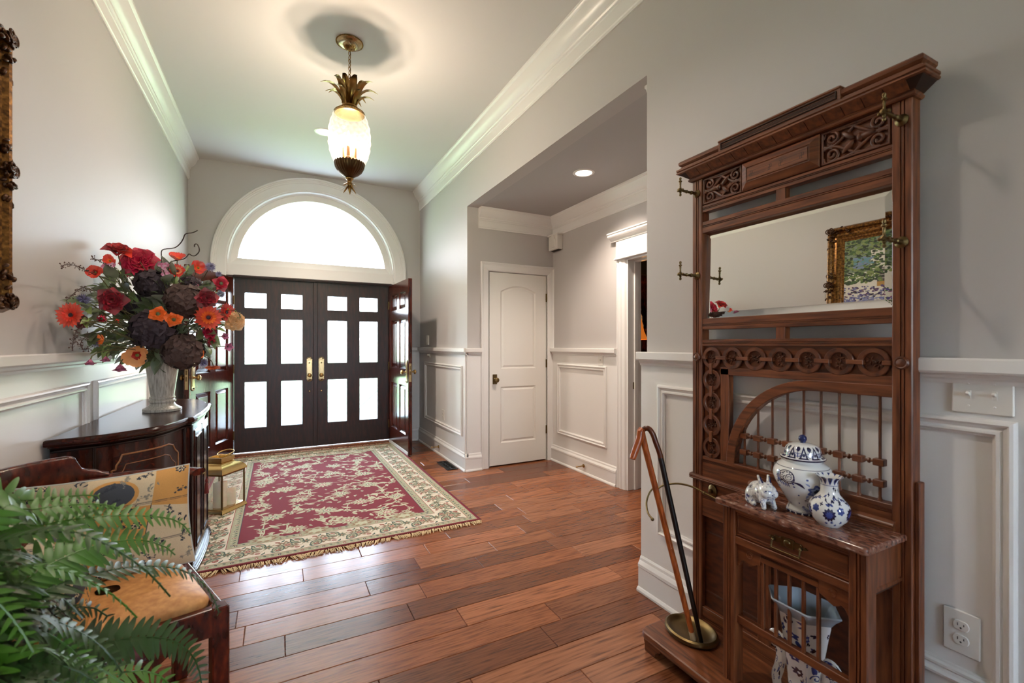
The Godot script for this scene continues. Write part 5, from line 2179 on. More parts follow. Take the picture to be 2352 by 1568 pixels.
	for i in outer.size():
		var ov: Vector2 = outer[i]
		var iv: Vector2 = inner[i]
		rings.append(PackedVector3Array([Vector3(ov.x, ov.y, -0.036), Vector3(ov.x, ov.y, -0.006), Vector3(ov.lerp(iv, 0.06).x, ov.lerp(iv, 0.06).y, -0.004), Vector3(iv.lerp(ov, 0.06).x, iv.lerp(ov, 0.06).y, -0.004), Vector3(iv.x, iv.y, -0.006), Vector3(iv.x, iv.y, -0.036)]))
	m = mk()
	m.loft(rings, true, true, true, 0.4)
	put("arch", m, "tree_h", o)
	# spindles and the two turned cross rails
	for i in 9:
		var x := 0.237 + 0.0566 * i
		var ytop := 1.12
		if x < 0.510:
			ytop = 0.798 + 0.322 * sqrt(maxf(0.0, 1.0 - pow((0.510 - x) / 0.308, 2)))
		m = mk()
		m.lathe(v2([0.0065, 0.790, 0.0085, 0.797, 0.0065, 0.803, 0.0042, 0.812, 0.0042, ytop - 0.008, 0.0055, ytop + 0.003]), 10, Transform3D(Basis(), Vector3(x, 0, -0.021)))
		put("spindle", m, "tree_v", o)
	for y in [0.916, 0.852]:
		for i in 9:
			m = mk()
			var x := 0.237 + 0.0566 * i
			m.box(Vector3(x - 0.0155, y - 0.0105, -0.033), Vector3(x + 0.0135, y + 0.0105, -0.010), 0.0015)
			put("cross_block", m, "tree_h", o)
			if i < 8:
				m = mk()
				m.lathe(v2([0.007, 0.0, 0.0045, 0.004, 0.004, 0.009, 0.0085, 0.0125, 0.0085, 0.016, 0.004, 0.0195, 0.0045, 0.024, 0.007, 0.028]), 10, Transform3D(Basis(Vector3.BACK, -PI / 2), Vector3(x + 0.0135, y, -0.0215)))
				put("cross_bead", m, "tree_h", o)
	# waist
	tree_rail(o, "waist_rail", 0.05, 0.728, 0.712, 0.800, -0.004, [0.74, 0.79, 0.84])
	m = mk()
	m.bar(v2([0.694, -0.03, 0.694, 0.006, 0.697, 0.010, 0.700, 0.011, 0.702, 0.009, 0.704, 0.011, 0.707, 0.011, 0.709, 0.009, 0.711, 0.011, 0.714, 0.008, 0.716, 0.0, 0.716, -0.03]), Vector3(-0.008, 0, 0), Vector3(0.36, 0, 0), Vector3.UP, Vector3.BACK, 0.8)
	put("waist_moulding", m, "tree_h", o)
	m = mk()
	m.bar(v2([0.726, -0.03, 0.726, 0.016, 0.731, 0.016, 0.733, 0.013, 0.735, 0.016, 0.739, 0.016, 0.741, 0.013, 0.743, 0.016, 0.748, 0.014, 0.754, 0.006, 0.756, -0.03]), Vector3(0.275, 0, 0), Vector3(0.738, 0, 0), Vector3.UP, Vector3.BACK, 0.8)
	put("shelf_moulding", m, "tree_h", o)
	# lower back
	tree_rail(o, "lower_rail", 0.05, 0.728, 0.545, 0.696, -0.004, [0.52, 0.56, 0.60])
	tree_rail(o, "lower_rail", 0.05, 0.728, 0.085, 0.155, -0.004, [0.3, 0.4])
	m = mk()
	m.box(Vector3(0.05, 0.15, -0.036), Vector3(0.728, 0.55, -0.020))
	put("back_panel", m, "tree_panel", o)
	for y in [0.222, 0.226, 0.475, 0.479]:
		m = mk()
		m.tube([Vector3(0.052, y, -0.0200), Vector3(0.727, y, -0.0200)], 0.0012, 6)
		put("panel_reed", m, "tree_panel", o)
	m = mk()
	m.box(Vector3(0.300, 0.15, -0.034), Vector3(0.345, 0.55, -0.006), 0.0015)
	put("lower_stile", m, "tree_v", o)
	m = mk()
	m.box(Vector3(0.68, 0.15, -0.034), Vector3(0.73, 0.55, -0.006), 0.0015)
	put("lower_stile", m, "tree_v", o)
	m = mk()
	m.box(Vector3(0.778, 0.085, -0.042), Vector3(0.790, 0.88, -0.012), 0.002)
	put("side_batten", m, "tree_v", o)
	# platform on bracket feet
	m = mk()
	var po := PackedVector2Array()
	for q in [[-0.045, -0.045, 0.002, 0], [-0.045, 0.272, 0.045, 1], [0.823, 0.272, 0.045, 2], [0.823, -0.045, 0.002, 3]]:
		for i in 7:
			var a: float = [PI * 1.5, PI, PI / 2, 0.0][q[3]] - PI / 2 * i / 6.0
			var cx: float = q[0] + q[2] * (1.0 if q[0] < 0 else -1.0)
			var cz: float = q[1] + q[2] * (1.0 if q[1] < 0 else -1.0)
			po.append(Vector2(cx + q[2] * cos(a), cz + q[2] * sin(a)))
	rings = []
	for q in [[0.010, 0.058], [0.002, 0.062], [0.0, 0.070], [0.0, 0.078], [0.003, 0.085], [0.008, 0.088]]:
		var ring := PackedVector3Array()
		for v in Mesher.inset(po, q[0]) if q[0] > 0 else po:
			ring.append(Vector3(v.x, q[1], v.y))
		rings.append(ring)
	m.loft(rings, true, true, true, 0.5)
	put("platform", m, "tree_h", o)
	m = mk()
	m.box(Vector3(-0.025, 0.034, 0.225), Vector3(0.80, 0.060, 0.245), 0.002)
	m.box(Vector3(-0.025, 0.034, -0.04), Vector3(-0.008, 0.060, 0.245), 0.002)
	m.box(Vector3(0.785, 0.034, -0.04), Vector3(0.803, 0.060, 0.245), 0.002)
	put("apron", m, "tree_h", o)
	for x in [[-0.030, 1.0], [0.808, -1.0]]:
		for z in [0.252, -0.005]:
			m = mk()
			var sx: float = x[1]
			m.prism(p2([0, 0.060, 0, 0.040, 0.006, 0.026, 0.004, 0.012, 0.008, 0.0, 0.060, 0.0, 0.062, 0.016, 0.072, 0.026, 0.088, 0.034, 0.092, 0.060]), 0.0, -0.03, Transform3D(Basis(Vector3(sx, 0, 0), Vector3.UP, Vector3(0, 0, sx)) if sx > 0 else Basis(Vector3(-1, 0, 0), Vector3.UP, Vector3(0, 0, -1)), Vector3(x[0], 0, z if sx > 0 else z - 0.03)))
			put("bracket_foot", m, "tree_h", o)
	# drawer box under the marble
	for x in [0.305, 0.709]:
		m = mk()
		m.bar(v2(REED), Vector3(x, 0.086, 0.195), Vector3(x, 0.708, 0.195), Vector3(0.94, 0, 0), Vector3.BACK, 0.3)
		put("post", m, "tree_v", o)
	m = mk()
	m.box(Vector3(0.352, 0.690, 0.155), Vector3(0.711, 0.708, 0.190), 0.001)
	put("drawer_rail", m, "tree_h", o)
	tree_rail(o, "drawer_rail", 0.350, 0.712, 0.580, 0.606, 0.190, [], "tree_h", 0.15)
	var dr := mk()
	rings = []
	for q in [[0.0, 0.150], [0.0, 0.184], [0.002, 0.186], [0.006, 0.186], [0.0075, 0.183], [0.0095, 0.186], [0.011, 0.183], [0.0125, 0.186], [0.0145, 0.182], [0.016, 0.182]]:
		var ring := PackedVector3Array()
		for v in [Vector2(0.356 + q[0] * 0.35, 0.608 + q[0]), Vector2(0.708 - q[0] * 0.35, 0.608 + q[0]), Vector2(0.708 - q[0] * 0.35, 0.689 - q[0]), Vector2(0.356 + q[0] * 0.35, 0.689 - q[0])]:
			ring.append(Vector3(v.x, v.y, q[1]))
		rings.append(ring)
	dr.loft(rings, true, true, true, 0.2)
	var drawer := put("drawer", dr, "tree_h", o)
	# pull: shaped backplate, posts and bail
	m = mk()
	m.prism(p2([0.470, 0.650, 0.478, 0.655, 0.484, 0.653, 0.492, 0.661, 0.508, 0.659, 0.514, 0.665, 0.550, 0.665, 0.556, 0.659, 0.572, 0.661, 0.580, 0.653, 0.586, 0.655, 0.594, 0.650, 0.586, 0.645, 0.580, 0.647, 0.572, 0.639, 0.556, 0.641, 0.550, 0.635, 0.514, 0.635, 0.508, 0.641, 0.492, 0.639, 0.484, 0.647, 0.478, 0.645]), 0.182, 0.187, Transform3D(), 0.0012)
	m.ball(Vector3(0.532, 0.650, 0.186), Vector3(0.012, 0.011, 0.006), 12)
	for x in [0.514, 0.550]:
		m.box(Vector3(x - 0.002, 0.635, 0.186), Vector3(x + 0.002, 0.665, 0.189), 0.0005)
	put("backplate", m, "brass_old", drawer)
	m = mk()
	for x in [0.488, 0.576]:
		m.ball(Vector3(x, 0.647, 0.191), Vector3(0.0055, 0.0055, 0.007), 8)
	m.tube([Vector3(0.488, 0.647, 0.194), Vector3(0.487, 0.628, 0.198), Vector3(0.488, 0.622, 0.199)], 0.0024, 6)
	m.tube([Vector3(0.576, 0.647, 0.194), Vector3(0.577, 0.628, 0.198), Vector3(0.576, 0.622, 0.199)], 0.0024, 6)
	m.tube([Vector3(0.486, 0.622, 0.199), Vector3(0.578, 0.622, 0.199)], 0.0030, 6)
	put("bail", m, "brass_old", drawer)
	# side aprons of the drawer box
	for x in [0.308, 0.738]:
		m = mk()
		m.box(Vector3(x, 0.600, -0.004), Vector3(x + 0.013, 0.706, 0.155), 0.001)
		m.box(Vector3(x - 0.003, 0.585, -0.004), Vector3(x + 0.016, 0.602, 0.155), 0.004)
		put("side_panel", m, "tree_panel" if x < 0.5 else "tree_v", o)
	m = mk()
	m.box(Vector3(0.310, 0.575, -0.004), Vector3(0.745, 0.585, 0.16))
	put("drawer_floor", m, "tree_dark", o)
	# gallery under the drawer
	for s in [0, 1]:
		m = mk()
		var br := [0.0, 0.582, 0.0, 0.500, 0.006, 0.502, 0.010, 0.512, 0.018, 0.524, 0.026, 0.528, 0.034, 0.522, 0.046, 0.516, 0.060, 0.522, 0.070, 0.530, 0.086, 0.536, 0.088, 0.582]
		var q := PackedVector2Array()
		for v in v2(br):
			q.append(Vector2(0.352 + v.x if s == 0 else 0.710 - v.x, v.y))
		m.prism(q, 0.163, 0.181, Transform3D(), 0.001)
		var sc := spiral(Vector2(0.400 if s == 0 else 0.662, 0.553), 0.014, 0.5, 1.8, 0.1812, 26)
		m.tube(sc, 0.0016, 5)
		put("scroll_bracket", m, "tree_h", o)
	tree_rail(o, "gallery_rail", 0.438, 0.624, 0.548, 0.580, 0.180, [0.62, 0.74], "tree_h", 0.163)
	tree_rail(o, "gallery_rail", 0.350, 0.712, 0.300, 0.326, 0.180, [], "tree_h", 0.160)
	for i in 5:
		m = mk()
		var x := 0.444 + 0.0436 * i
		m.box(Vector3(x - 0.0045, 0.324, 0.166), Vector3(x + 0.0045, 0.550, 0.178), 0.0015)
		put("gallery_bar", m, "tree_v", o)
	# marble
	m = mk()
	po = PackedVector2Array()
	po.append_array([Vector2(0.288, 0.002), Vector2(0.766, 0.002)])
	for i in 7:
		var a := PI / 2 * i / 6.0
		po.append(Vector2(0.766 - 0.012 + 0.012 * cos(a), 0.217 - 0.012 + 0.012 * sin(a)))
	for i in 7:
		var a := PI / 2 + PI / 2 * i / 6.0
		po.append(Vector2(0.288 + 0.008 + 0.008 * cos(a), 0.217 - 0.008 + 0.008 * sin(a)))
	rings = []
	for q in [[0.004, 0.707], [0.0, 0.711], [0.0, 0.721], [0.0015, 0.726], [0.005, 0.728]]:
		var ring := PackedVector3Array()
		for v in Mesher.inset(po, q[0]) if q[0] > 0 else po:
			ring.append(Vector3(v.x, q[1], v.y))
		rings.append(ring)
	m.loft(rings, true, true, true, 0.9)
	put("marble_top", m, "marble", o, "brown and white veined marble shelf top")
	# turned buttons and coat hooks
	for x in [0.025, 0.753]:
		m = mk()
		m.lathe(v2([0.019, 0.0, 0.019, 0.004, 0.015, 0.009, 0.012, 0.007, 0.006, 0.010, 0.0, 0.011]), 20, Transform3D(Basis(Vector3.RIGHT, PI / 2), Vector3(x, 1.222, 0)))
		put("button", m, "tree_carved", o)
		coat_hook(o, x, 1.928, 0.0)
		coat_hook(o, x, 1.573, 0.0)
	# umbrella arm of brass, hinged on the lower rail
	m = mk()
	m.lathe(v2([0.021, -0.004, 0.021, 0.003, 0.016, 0.006, 0.009, 0.008, 0.007, 0.018, 0.0, 0.020]), 20, Transform3D(Basis(Vector3.RIGHT, PI / 2), Vector3(0.105, 0.664, 0)), 0.6, 1.25)
	m.tube([Vector3(0.150, 0.645, 0.024), Vector3(0.070, 0.656, 0.026)], 0.0045, 8)
	m.ball(Vector3(0.152, 0.645, 0.024), Vector3(0.007, 0.007, 0.007), 8)
	m.ball(Vector3(0.085, 0.654, 0.026), Vector3(0.008, 0.008, 0.008), 8)
	m.tube(curve_pts([Vector3(0.085, 0.654, 0.026), Vector3(0.035, 0.668, 0.040), Vector3(-0.015, 0.672, 0.070), Vector3(-0.055, 0.660, 0.115), Vector3(-0.066, 0.640, 0.150)], 6), 0.0042, 8)
	m.ball(Vector3(-0.066, 0.638, 0.152), Vector3(0.006, 0.006, 0.006), 8)
	m.tube(curve_pts([Vector3(-0.070, 0.660, 0.140), Vector3(-0.085, 0.630, 0.165), Vector3(-0.080, 0.590, 0.190), Vector3(-0.045, 0.560, 0.215), Vector3(-0.010, 0.548, 0.225)], 6), 0.0042, 8)
	m.ball(Vector3(-0.008, 0.547, 0.226), Vector3(0.0075, 0.0075, 0.0075), 8)
	put("umbrella_arm", m, "brass_old", o)
	# oval drip pan on the platform
	m = mk()
	m.lathe(v2([0.095, 0.0, 0.108, 0.004, 0.114, 0.012, 0.112, 0.022, 0.104, 0.027, 0.096, 0.024, 0.090, 0.017, 0.070, 0.010, 0.040, 0.007, 0.0, 0.006]), 48, Transform3D(Basis(), Vector3(0.085, 0.086, 0.105)), 0.6, 0.80)
	put("drip_pan", m, "brass_old", o)


# ---------------------------------------------------------------- what stands on and in the hall stand
# joins ellipsoids and capsules into one skin (surface nets); each shape is [kind, a, b, r...]
func skin(m: Mesher, shapes: Array, cell: float, blend: float, xf := Transform3D.IDENTITY) -> void:
	var lo := Vector3(INF, INF, INF)
	var hi := -lo
	for s in shapes:
		var r: float = maxf(s[2].x, maxf(s[2].y, s[2].z)) if s[0] == 0 else maxf(s[3], s[4])
		lo = lo.min(s[1] - Vector3.ONE * r)
		hi = hi.max(s[1] + Vector3.ONE * r)
		if s[0] == 1:
			lo = lo.min(s[2] - Vector3.ONE * r)
			hi = hi.max(s[2] + Vector3.ONE * r)
	lo -= Vector3.ONE * cell * 2.5
	hi += Vector3.ONE * cell * 2.5
	var n := Vector3i((hi - lo) / cell) + Vector3i.ONE
	var f := PackedFloat32Array()
	f.resize(n.x * n.y * n.z)
	var at := 0
	for z in n.z:
		for y in n.y:
			for x in n.x:
				var p := lo + Vector3(x, y, z) * cell
				var d := 1.0
				for s in shapes:
					var e: float
					if s[0] == 0:
						var q: Vector3 = p - s[1]
						if s.size() > 3:
							q = s[3] * q
						var k: Vector3 = q / s[2]
						var l := k.length()
						e = (l - 1.0) * l / maxf((k / s[2]).length(), 1e-6)
					else:
						var ab: Vector3 = s[2] - s[1]
						var t := clampf((p - s[1]).dot(ab) / ab.length_squared(), 0.0, 1.0)
						e = p.distance_to(s[1] + ab * t) - lerpf(s[3], s[4], t)
					var hh := clampf(0.5 + 0.5 * (d - e) / blend, 0.0, 1.0)
					d = lerpf(d, e, hh) - blend * hh * (1.0 - hh)
				f[at] = d
				at += 1
	var ids := {}
	var nx := n.x
	var nxy := n.x * n.y
	var corner := [0, 1, nx, nx + 1, nxy, nxy + 1, nxy + nx, nxy + nx + 1]
	var edges := [[0, 1], [2, 3], [4, 5], [6, 7], [0, 2], [1, 3], [4, 6], [5, 7], [0, 4], [1, 5], [2, 6], [3, 7]]
	for z in n.z - 1:
		for y in n.y - 1:
			for x in n.x - 1:
				var b := x + y * nx + z * nxy
				var neg := 0
				for c in 8:
					if f[b + corner[c]] < 0:
						neg += 1
				if neg == 0 or neg == 8:
					continue
				var sum := Vector3.ZERO
				var cnt := 0
				for e in edges:
					var fa := f[b + corner[e[0]]]
					var fb := f[b + corner[e[1]]]
					if (fa < 0) != (fb < 0):
						var t := fa / (fa - fb)
						var pa := Vector3(e[0] & 1, (e[0] >> 1) & 1, e[0] >> 2)
						var pb := Vector3(e[1] & 1, (e[1] >> 1) & 1, e[1] >> 2)
						sum += pa.lerp(pb, t)
						cnt += 1
				ids[b] = xf * (lo + (Vector3(x, y, z) + sum / cnt) * cell)
	m.g += 1
	var sg := m.g * 4096
	for b in ids:
		for ax in 3:
			var d: int = [1, nx, nxy][ax]
			if (f[b] < 0) == (f[b + d] < 0):
				continue
			var u: int = [nx, nxy, 1][ax]
			var v: int = [nxy, 1, nx][ax]
			if ids.has(b - u) and ids.has(b - v) and ids.has(b - u - v):
				if f[b] < 0:
					m.quad(ids[b - u - v], ids[b - v], ids[b], ids[b - u], sg)
				else:
					m.quad(ids[b - u - v], ids[b - u], ids[b], ids[b - v], sg)


func build_tree_things() -> void:
	porcelain("jar_glaze", 768, 384, 4, "jar")
	porcelain("lid_glaze", 512, 160, 5, "lid")
	porcelain("bottle_glaze", 512, 320, 6, "bottle")
	porcelain("allover_glaze", 384, 384, 7, "all")
	plain("white_glaze", Color(0.84, 0.845, 0.84), 0.08)
	plain("blue_glaze", Color(0.12, 0.15, 0.34), 0.08)
	plain("grey_glaze", Color(0.60, 0.64, 0.68), 0.12)
	# ginger jar
	var o := thing("ginger_jar", "blue and white lidded ginger jar with paisley scrolls, tallest piece on the marble shelf", "jar", Vector3(1.535, 0.728, -0.893), 0.9)
	var m := mk()
	m.lathe(v2([0.030, 0.0, 0.046, 0.0, 0.048, 0.003, 0.045, 0.012, 0.040, 0.024, 0.042, 0.030, 0.055, 0.052, 0.070, 0.078, 0.081, 0.100, 0.086, 0.120, 0.083, 0.138, 0.072, 0.155, 0.060, 0.163, 0.057, 0.166, 0.057, 0.176]), 48, Transform3D(), 0.5)
	put("body", m, "jar_glaze", o)
	m = mk()
	m.lathe(v2([0.055, 0.174, 0.064, 0.175, 0.066, 0.179, 0.061, 0.182, 0.0535, 0.186, 0.052, 0.200, 0.048, 0.212, 0.040, 0.219, 0.026, 0.223, 0.010, 0.225]), 40, Transform3D(), 0.8)
	var lid := put("lid", m, "lid_glaze", o)
	m = mk()
	m.lathe(v2([0.010, 0.223, 0.007, 0.227, 0.010, 0.231, 0.0125, 0.238, 0.011, 0.245, 0.006, 0.250, 0.0, 0.252]), 20, Transform3D(), 2.0)
	put("finial", m, "blue_glaze", lid)
	# bottle vase
	o = thing("bottle_vase", "small blue and white flared-neck vase in front of the ginger jar", "vase", Vector3(1.494, 0.728, -0.790), 0.3)
	m = mk()
	var prof := v2([0.020, 0.0, 0.028, 0.0, 0.030, 0.003, 0.034, 0.006, 0.046, 0.020, 0.053, 0.038, 0.055, 0.052, 0.051, 0.066, 0.041, 0.080, 0.030, 0.090, 0.0265, 0.095, 0.025, 0.100, 0.0225, 0.120, 0.0235, 0.132, 0.028, 0.141, 0.035, 0.147, 0.0365, 0.1485, 0.034, 0.149, 0.026, 0.142, 0.020, 0.130, 0.019, 0.110, 0.0, 0.104])
	var rings := []
	for q in prof:
		var ring := PackedVector3Array()
		for j in 48:
			var a := TAU * j / 48
			var k := 1.0
			if q.y > 0.01 and q.y < 0.085:
				k = 1.0 - 0.035 * (0.5 - 0.5 * cos(a * 8.0))
			ring.append(Vector3(cos(a) * maxf(q.x, 0.0001) * k, q.y, sin(a) * maxf(q.x, 0.0001) * k))
		rings.append(ring)
	m.loft(rings, true, true, false, 0.9)
	put("body", m, "bottle_glaze", o)
	# rabbit
	o = thing("rabbit_figurine", "small blue and white porcelain rabbit figurine on the marble shelf", "figurine", Vector3(1.468, 0.728, -0.990), -0.45)
	m = mk()
	# sits looking along +z of its own axes
	var sh := [
		[0, Vector3(0, 0.040, -0.020), Vector3(0.032, 0.037, 0.040)], [0, Vector3(0, 0.048, 0.018), Vector3(0.026, 0.030, 0.026)],
		[0, Vector3(0, 0.060, 0.036), Vector3(0.0255, 0.024, 0.0245)], [0, Vector3(0.012, 0.052, 0.050), Vector3(0.013, 0.012, 0.011)], [0, Vector3(-0.012, 0.052, 0.050), Vector3(0.013, 0.012, 0.011)],
		[1, Vector3(0.012, 0.078, 0.022), Vector3(0.016, 0.104, 0.010), 0.0085, 0.0045], [1, Vector3(-0.012, 0.078, 0.022), Vector3(-0.018, 0.102, 0.008), 0.0085, 0.0045],
		[1, Vector3(0.016, 0.030, 0.030), Vector3(0.018, 0.007, 0.044), 0.010, 0.0075], [1, Vector3(-0.016, 0.030, 0.030), Vector3(-0.018, 0.007, 0.044), 0.010, 0.0075],
		[1, Vector3(0.028, 0.010, -0.030), Vector3(0.029, 0.007, 0.004), 0.011, 0.008], [1, Vector3(-0.028, 0.010, -0.030), Vector3(-0.029, 0.007, 0.004), 0.011, 0.008],
		[0, Vector3(0.026, 0.030, -0.024), Vector3(0.014, 0.024, 0.024)], [0, Vector3(-0.026, 0.030, -0.024), Vector3(0.014, 0.024, 0.024)],
		[0, Vector3(0, 0.028, -0.058), Vector3(0.012, 0.012, 0.010)],
	]
	skin(m, sh, 0.0036, 0.010)
	var rm: StandardMaterial3D = M["allover_glaze"].duplicate()
	rm.uv1_triplanar = true
	rm.uv1_scale = Vector3(9.5, 9.5, 9.5)
	rm.uv1_offset = Vector3(0.35, 0.1, 0.2)
	put("body", m, rm, o)
	m = mk()
	for s in [-1.0, 1.0]:
		m.ball(Vector3(s * 0.0175, 0.064, 0.0545), Vector3(0.0035, 0.0035, 0.0025), 8)
		m.tube([Vector3(s * 0.004, 0.048, 0.061), Vector3(s * 0.012, 0.046, 0.060), Vector3(s * 0.018, 0.049, 0.055)], 0.0009, 5)
	m.ball(Vector3(0, 0.053, 0.062), Vector3(0.003, 0.0022, 0.002), 8)
	put("face", m, "blue_glaze", o)
	for s in [-1.0, 1.0]:
		m = mk()
		m.tube([Vector3(s * 0.0125, 0.082, 0.0272), Vector3(s * 0.015, 0.094, 0.0225), Vector3(s * 0.0165, 0.103, 0.015)], [0.0045, 0.0040, 0.002], 8, 0.6)
		put("inner_ear", m, "blue_glaze", o)
	# umbrella vase in the open bay
	o = thing("umbrella_vase", "blue and white hexagonal flared vase behind the hall stand gallery bars", "vase", Vector3(1.505, 0.089, -0.875), 0.0)
	m = mk()
	var hex := func(r: float, y: float) -> PackedVector3Array:
		var ring := PackedVector3Array()
		for j in 6:
			var a := TAU * (j + 0.5) / 6.0
			var b := TAU * (j + 1.5) / 6.0
			var A := Vector3(cos(a) * r * 0.80, y, sin(a) * r * 1.12)
			var B := Vector3(cos(b) * r * 0.80, y, sin(b) * r * 1.12)
			for k in 4:
				ring.append(A.lerp(B, [0.03, 0.2, 0.8, 0.97][k]))
		return ring
	rings = []
	for q in [[0.060, 0.0], [0.062, 0.006], [0.050, 0.02], [0.042, 0.05], [0.046, 0.09], [0.058, 0.20], [0.070, 0.28], [0.078, 0.325]]:
		rings.append(hex.call(q[0], q[1]))
	m.loft(rings, true, true, false, 0.7)
	var um: StandardMaterial3D = M["allover_glaze"].duplicate()
	um.uv1_scale = Vector3(2.0, 1.3, 1)
	put("body", m, um, o)
	m = mk()
	rings = []
	for q in [[0.078, 0.322], [0.088, 0.338], [0.100, 0.352], [0.104, 0.357], [0.101, 0.361], [0.090, 0.350], [0.074, 0.325], [0.058, 0.22], [0.040, 0.08], [0.002, 0.07]]:
		rings.append(hex.call(q[0], q[1]))
	m.loft(rings, true, false, true, 0.7)
	put("rim", m, "grey_glaze", o)
	for s in [-1.0, 1.0]:
		m = mk()
		var pts := [Vector3(0, 0.185, s * 0.062)]
		pts.append_array([Vector3(0, 0.205, s * 0.082), Vector3(0, 0.196, s * 0.100), Vector3(0, 0.178, s * 0.096), Vector3(0, 0.170, s * 0.080), Vector3(0, 0.140, s * 0.072), Vector3(0, 0.10, s * 0.078), Vector3(0, 0.06, s * 0.088), Vector3(0, 0.02, s * 0.080)])
		m.tube(curve_pts(pts, 5), 0.0085, 8, 2.0)
		put("scroll_handle", m, "allover_glaze", o)
	# canes in the drip pan
	var c1 := thing("cane", "orange-brown wooden cane with a straight grip and ivory ferrule in the drip pan", "cane", Vector3(1.468, 0.094, -1.272), 0.0, "canes in the hall stand drip pan")
	var b := Vector3(1.468, 0.094, -1.272)
	var top := Vector3(1.285, 0.925, -1.372) - b
	m = mk()
	m.tube([Vector3(0, 0.0, 0), top * 0.02, top * 0.055], [0.0085, 0.0125, 0.0118], 12)
	put("ferrule", m, "ivory", c1)
	m = mk()
	var grip := Vector3(1.232, 0.828, -1.366) - b
	m.tube([top * 0.05, top * 0.3, top * 0.7, top * 0.93], [0.0105, 0.0115, 0.0118, 0.0125], 12)
	put("shaft", m, "cane_wood", c1)
	m = mk()
	m.tube(curve_pts([top * 0.92, top * 0.975, top + Vector3(-0.004, 0.010, 0), top.lerp(grip, 0.22), top.lerp(grip, 0.6), grip], 4), [0.0125, 0.0126, 0.0128, 0.013, 0.0132, 0.0136, 0.014, 0.0142, 0.0142, 0.0142, 0.0142, 0.0142, 0.0142, 0.0142, 0.0140, 0.0140, 0.0138, 0.0136, 0.0132, 0.0124, 0.0105], 12)
	put("handle", m, "cane_wood", c1)
	var b2 := Vector3(1.492, 0.094, -1.258)
	var c2 := thing("cane", "black cane with a bent brown crook handle in the drip pan", "cane", b2, 0.0, "canes in the hall stand drip pan")
	var t2 := Vector3(1.356, 0.84, -1.345) - b2
	m = mk()
	m.tube([Vector3.ZERO, t2 * 0.15, t2 * 0.6, t2 * 0.98], [0.0075, 0.0095, 0.0105, 0.0110], 12)
	put("shaft", m, "cane_black", c2)
	m = mk()
	m.tube(curve_pts([t2 * 0.96, t2, Vector3(1.343, 0.885, -1.354) - b2, Vector3(1.335, 0.918, -1.362) - b2, Vector3(1.325, 0.938, -1.376) - b2, Vector3(1.314, 0.932, -1.392) - b2, Vector3(1.308, 0.905, -1.402) - b2, Vector3(1.310, 0.880, -1.404) - b2], 5), 0.0108, 12)
	put("crook", m, "cane_crook", c2)


# ---------------------------------------------------------------- demilune commode against the left-hand wall
const CONZ := -3.31
const CONTOP := 0.885


func con_outline(grow: float) -> PackedVector2Array:
	# x out from the wall, y = z relative to the middle; the near half, then its mirror image
	var side := curve_pts(v2([0.000, 0.800, 0.150, 0.752, 0.250, 0.682, 0.358, 0.566, 0.418, 0.350]), 6)
	var half := []
	for p in side:
		half.append(p)
	half.append_array(v2([0.440, 0.338, 0.448, 0.300, 0.442, 0.282, 0.452, 0.15, 0.455, 0.0]))
	var out := PackedVector2Array()
	for p in half:
		out.append(p)
	for i in range(half.size() - 2, -1, -1):
		out.append(Vector2(half[i].x, -half[i].y))
	if grow != 0.0:
		out = Mesher.inset(out, -grow)
		for i in out.size():
			out[i].x = maxf(out[i].x, 0.0)
	return out


func con_stack(levels: Array, crease := 0.35) -> Mesher:
	var rings := []
	for q in levels:
		var ring := PackedVector3Array()
		for v in con_outline(q[0]):
			ring.append(Vector3(v.x, q[1], v.y))
		rings.append(ring)
	var m := mk()
	m.loft(rings, true, true, true, crease)
	return m


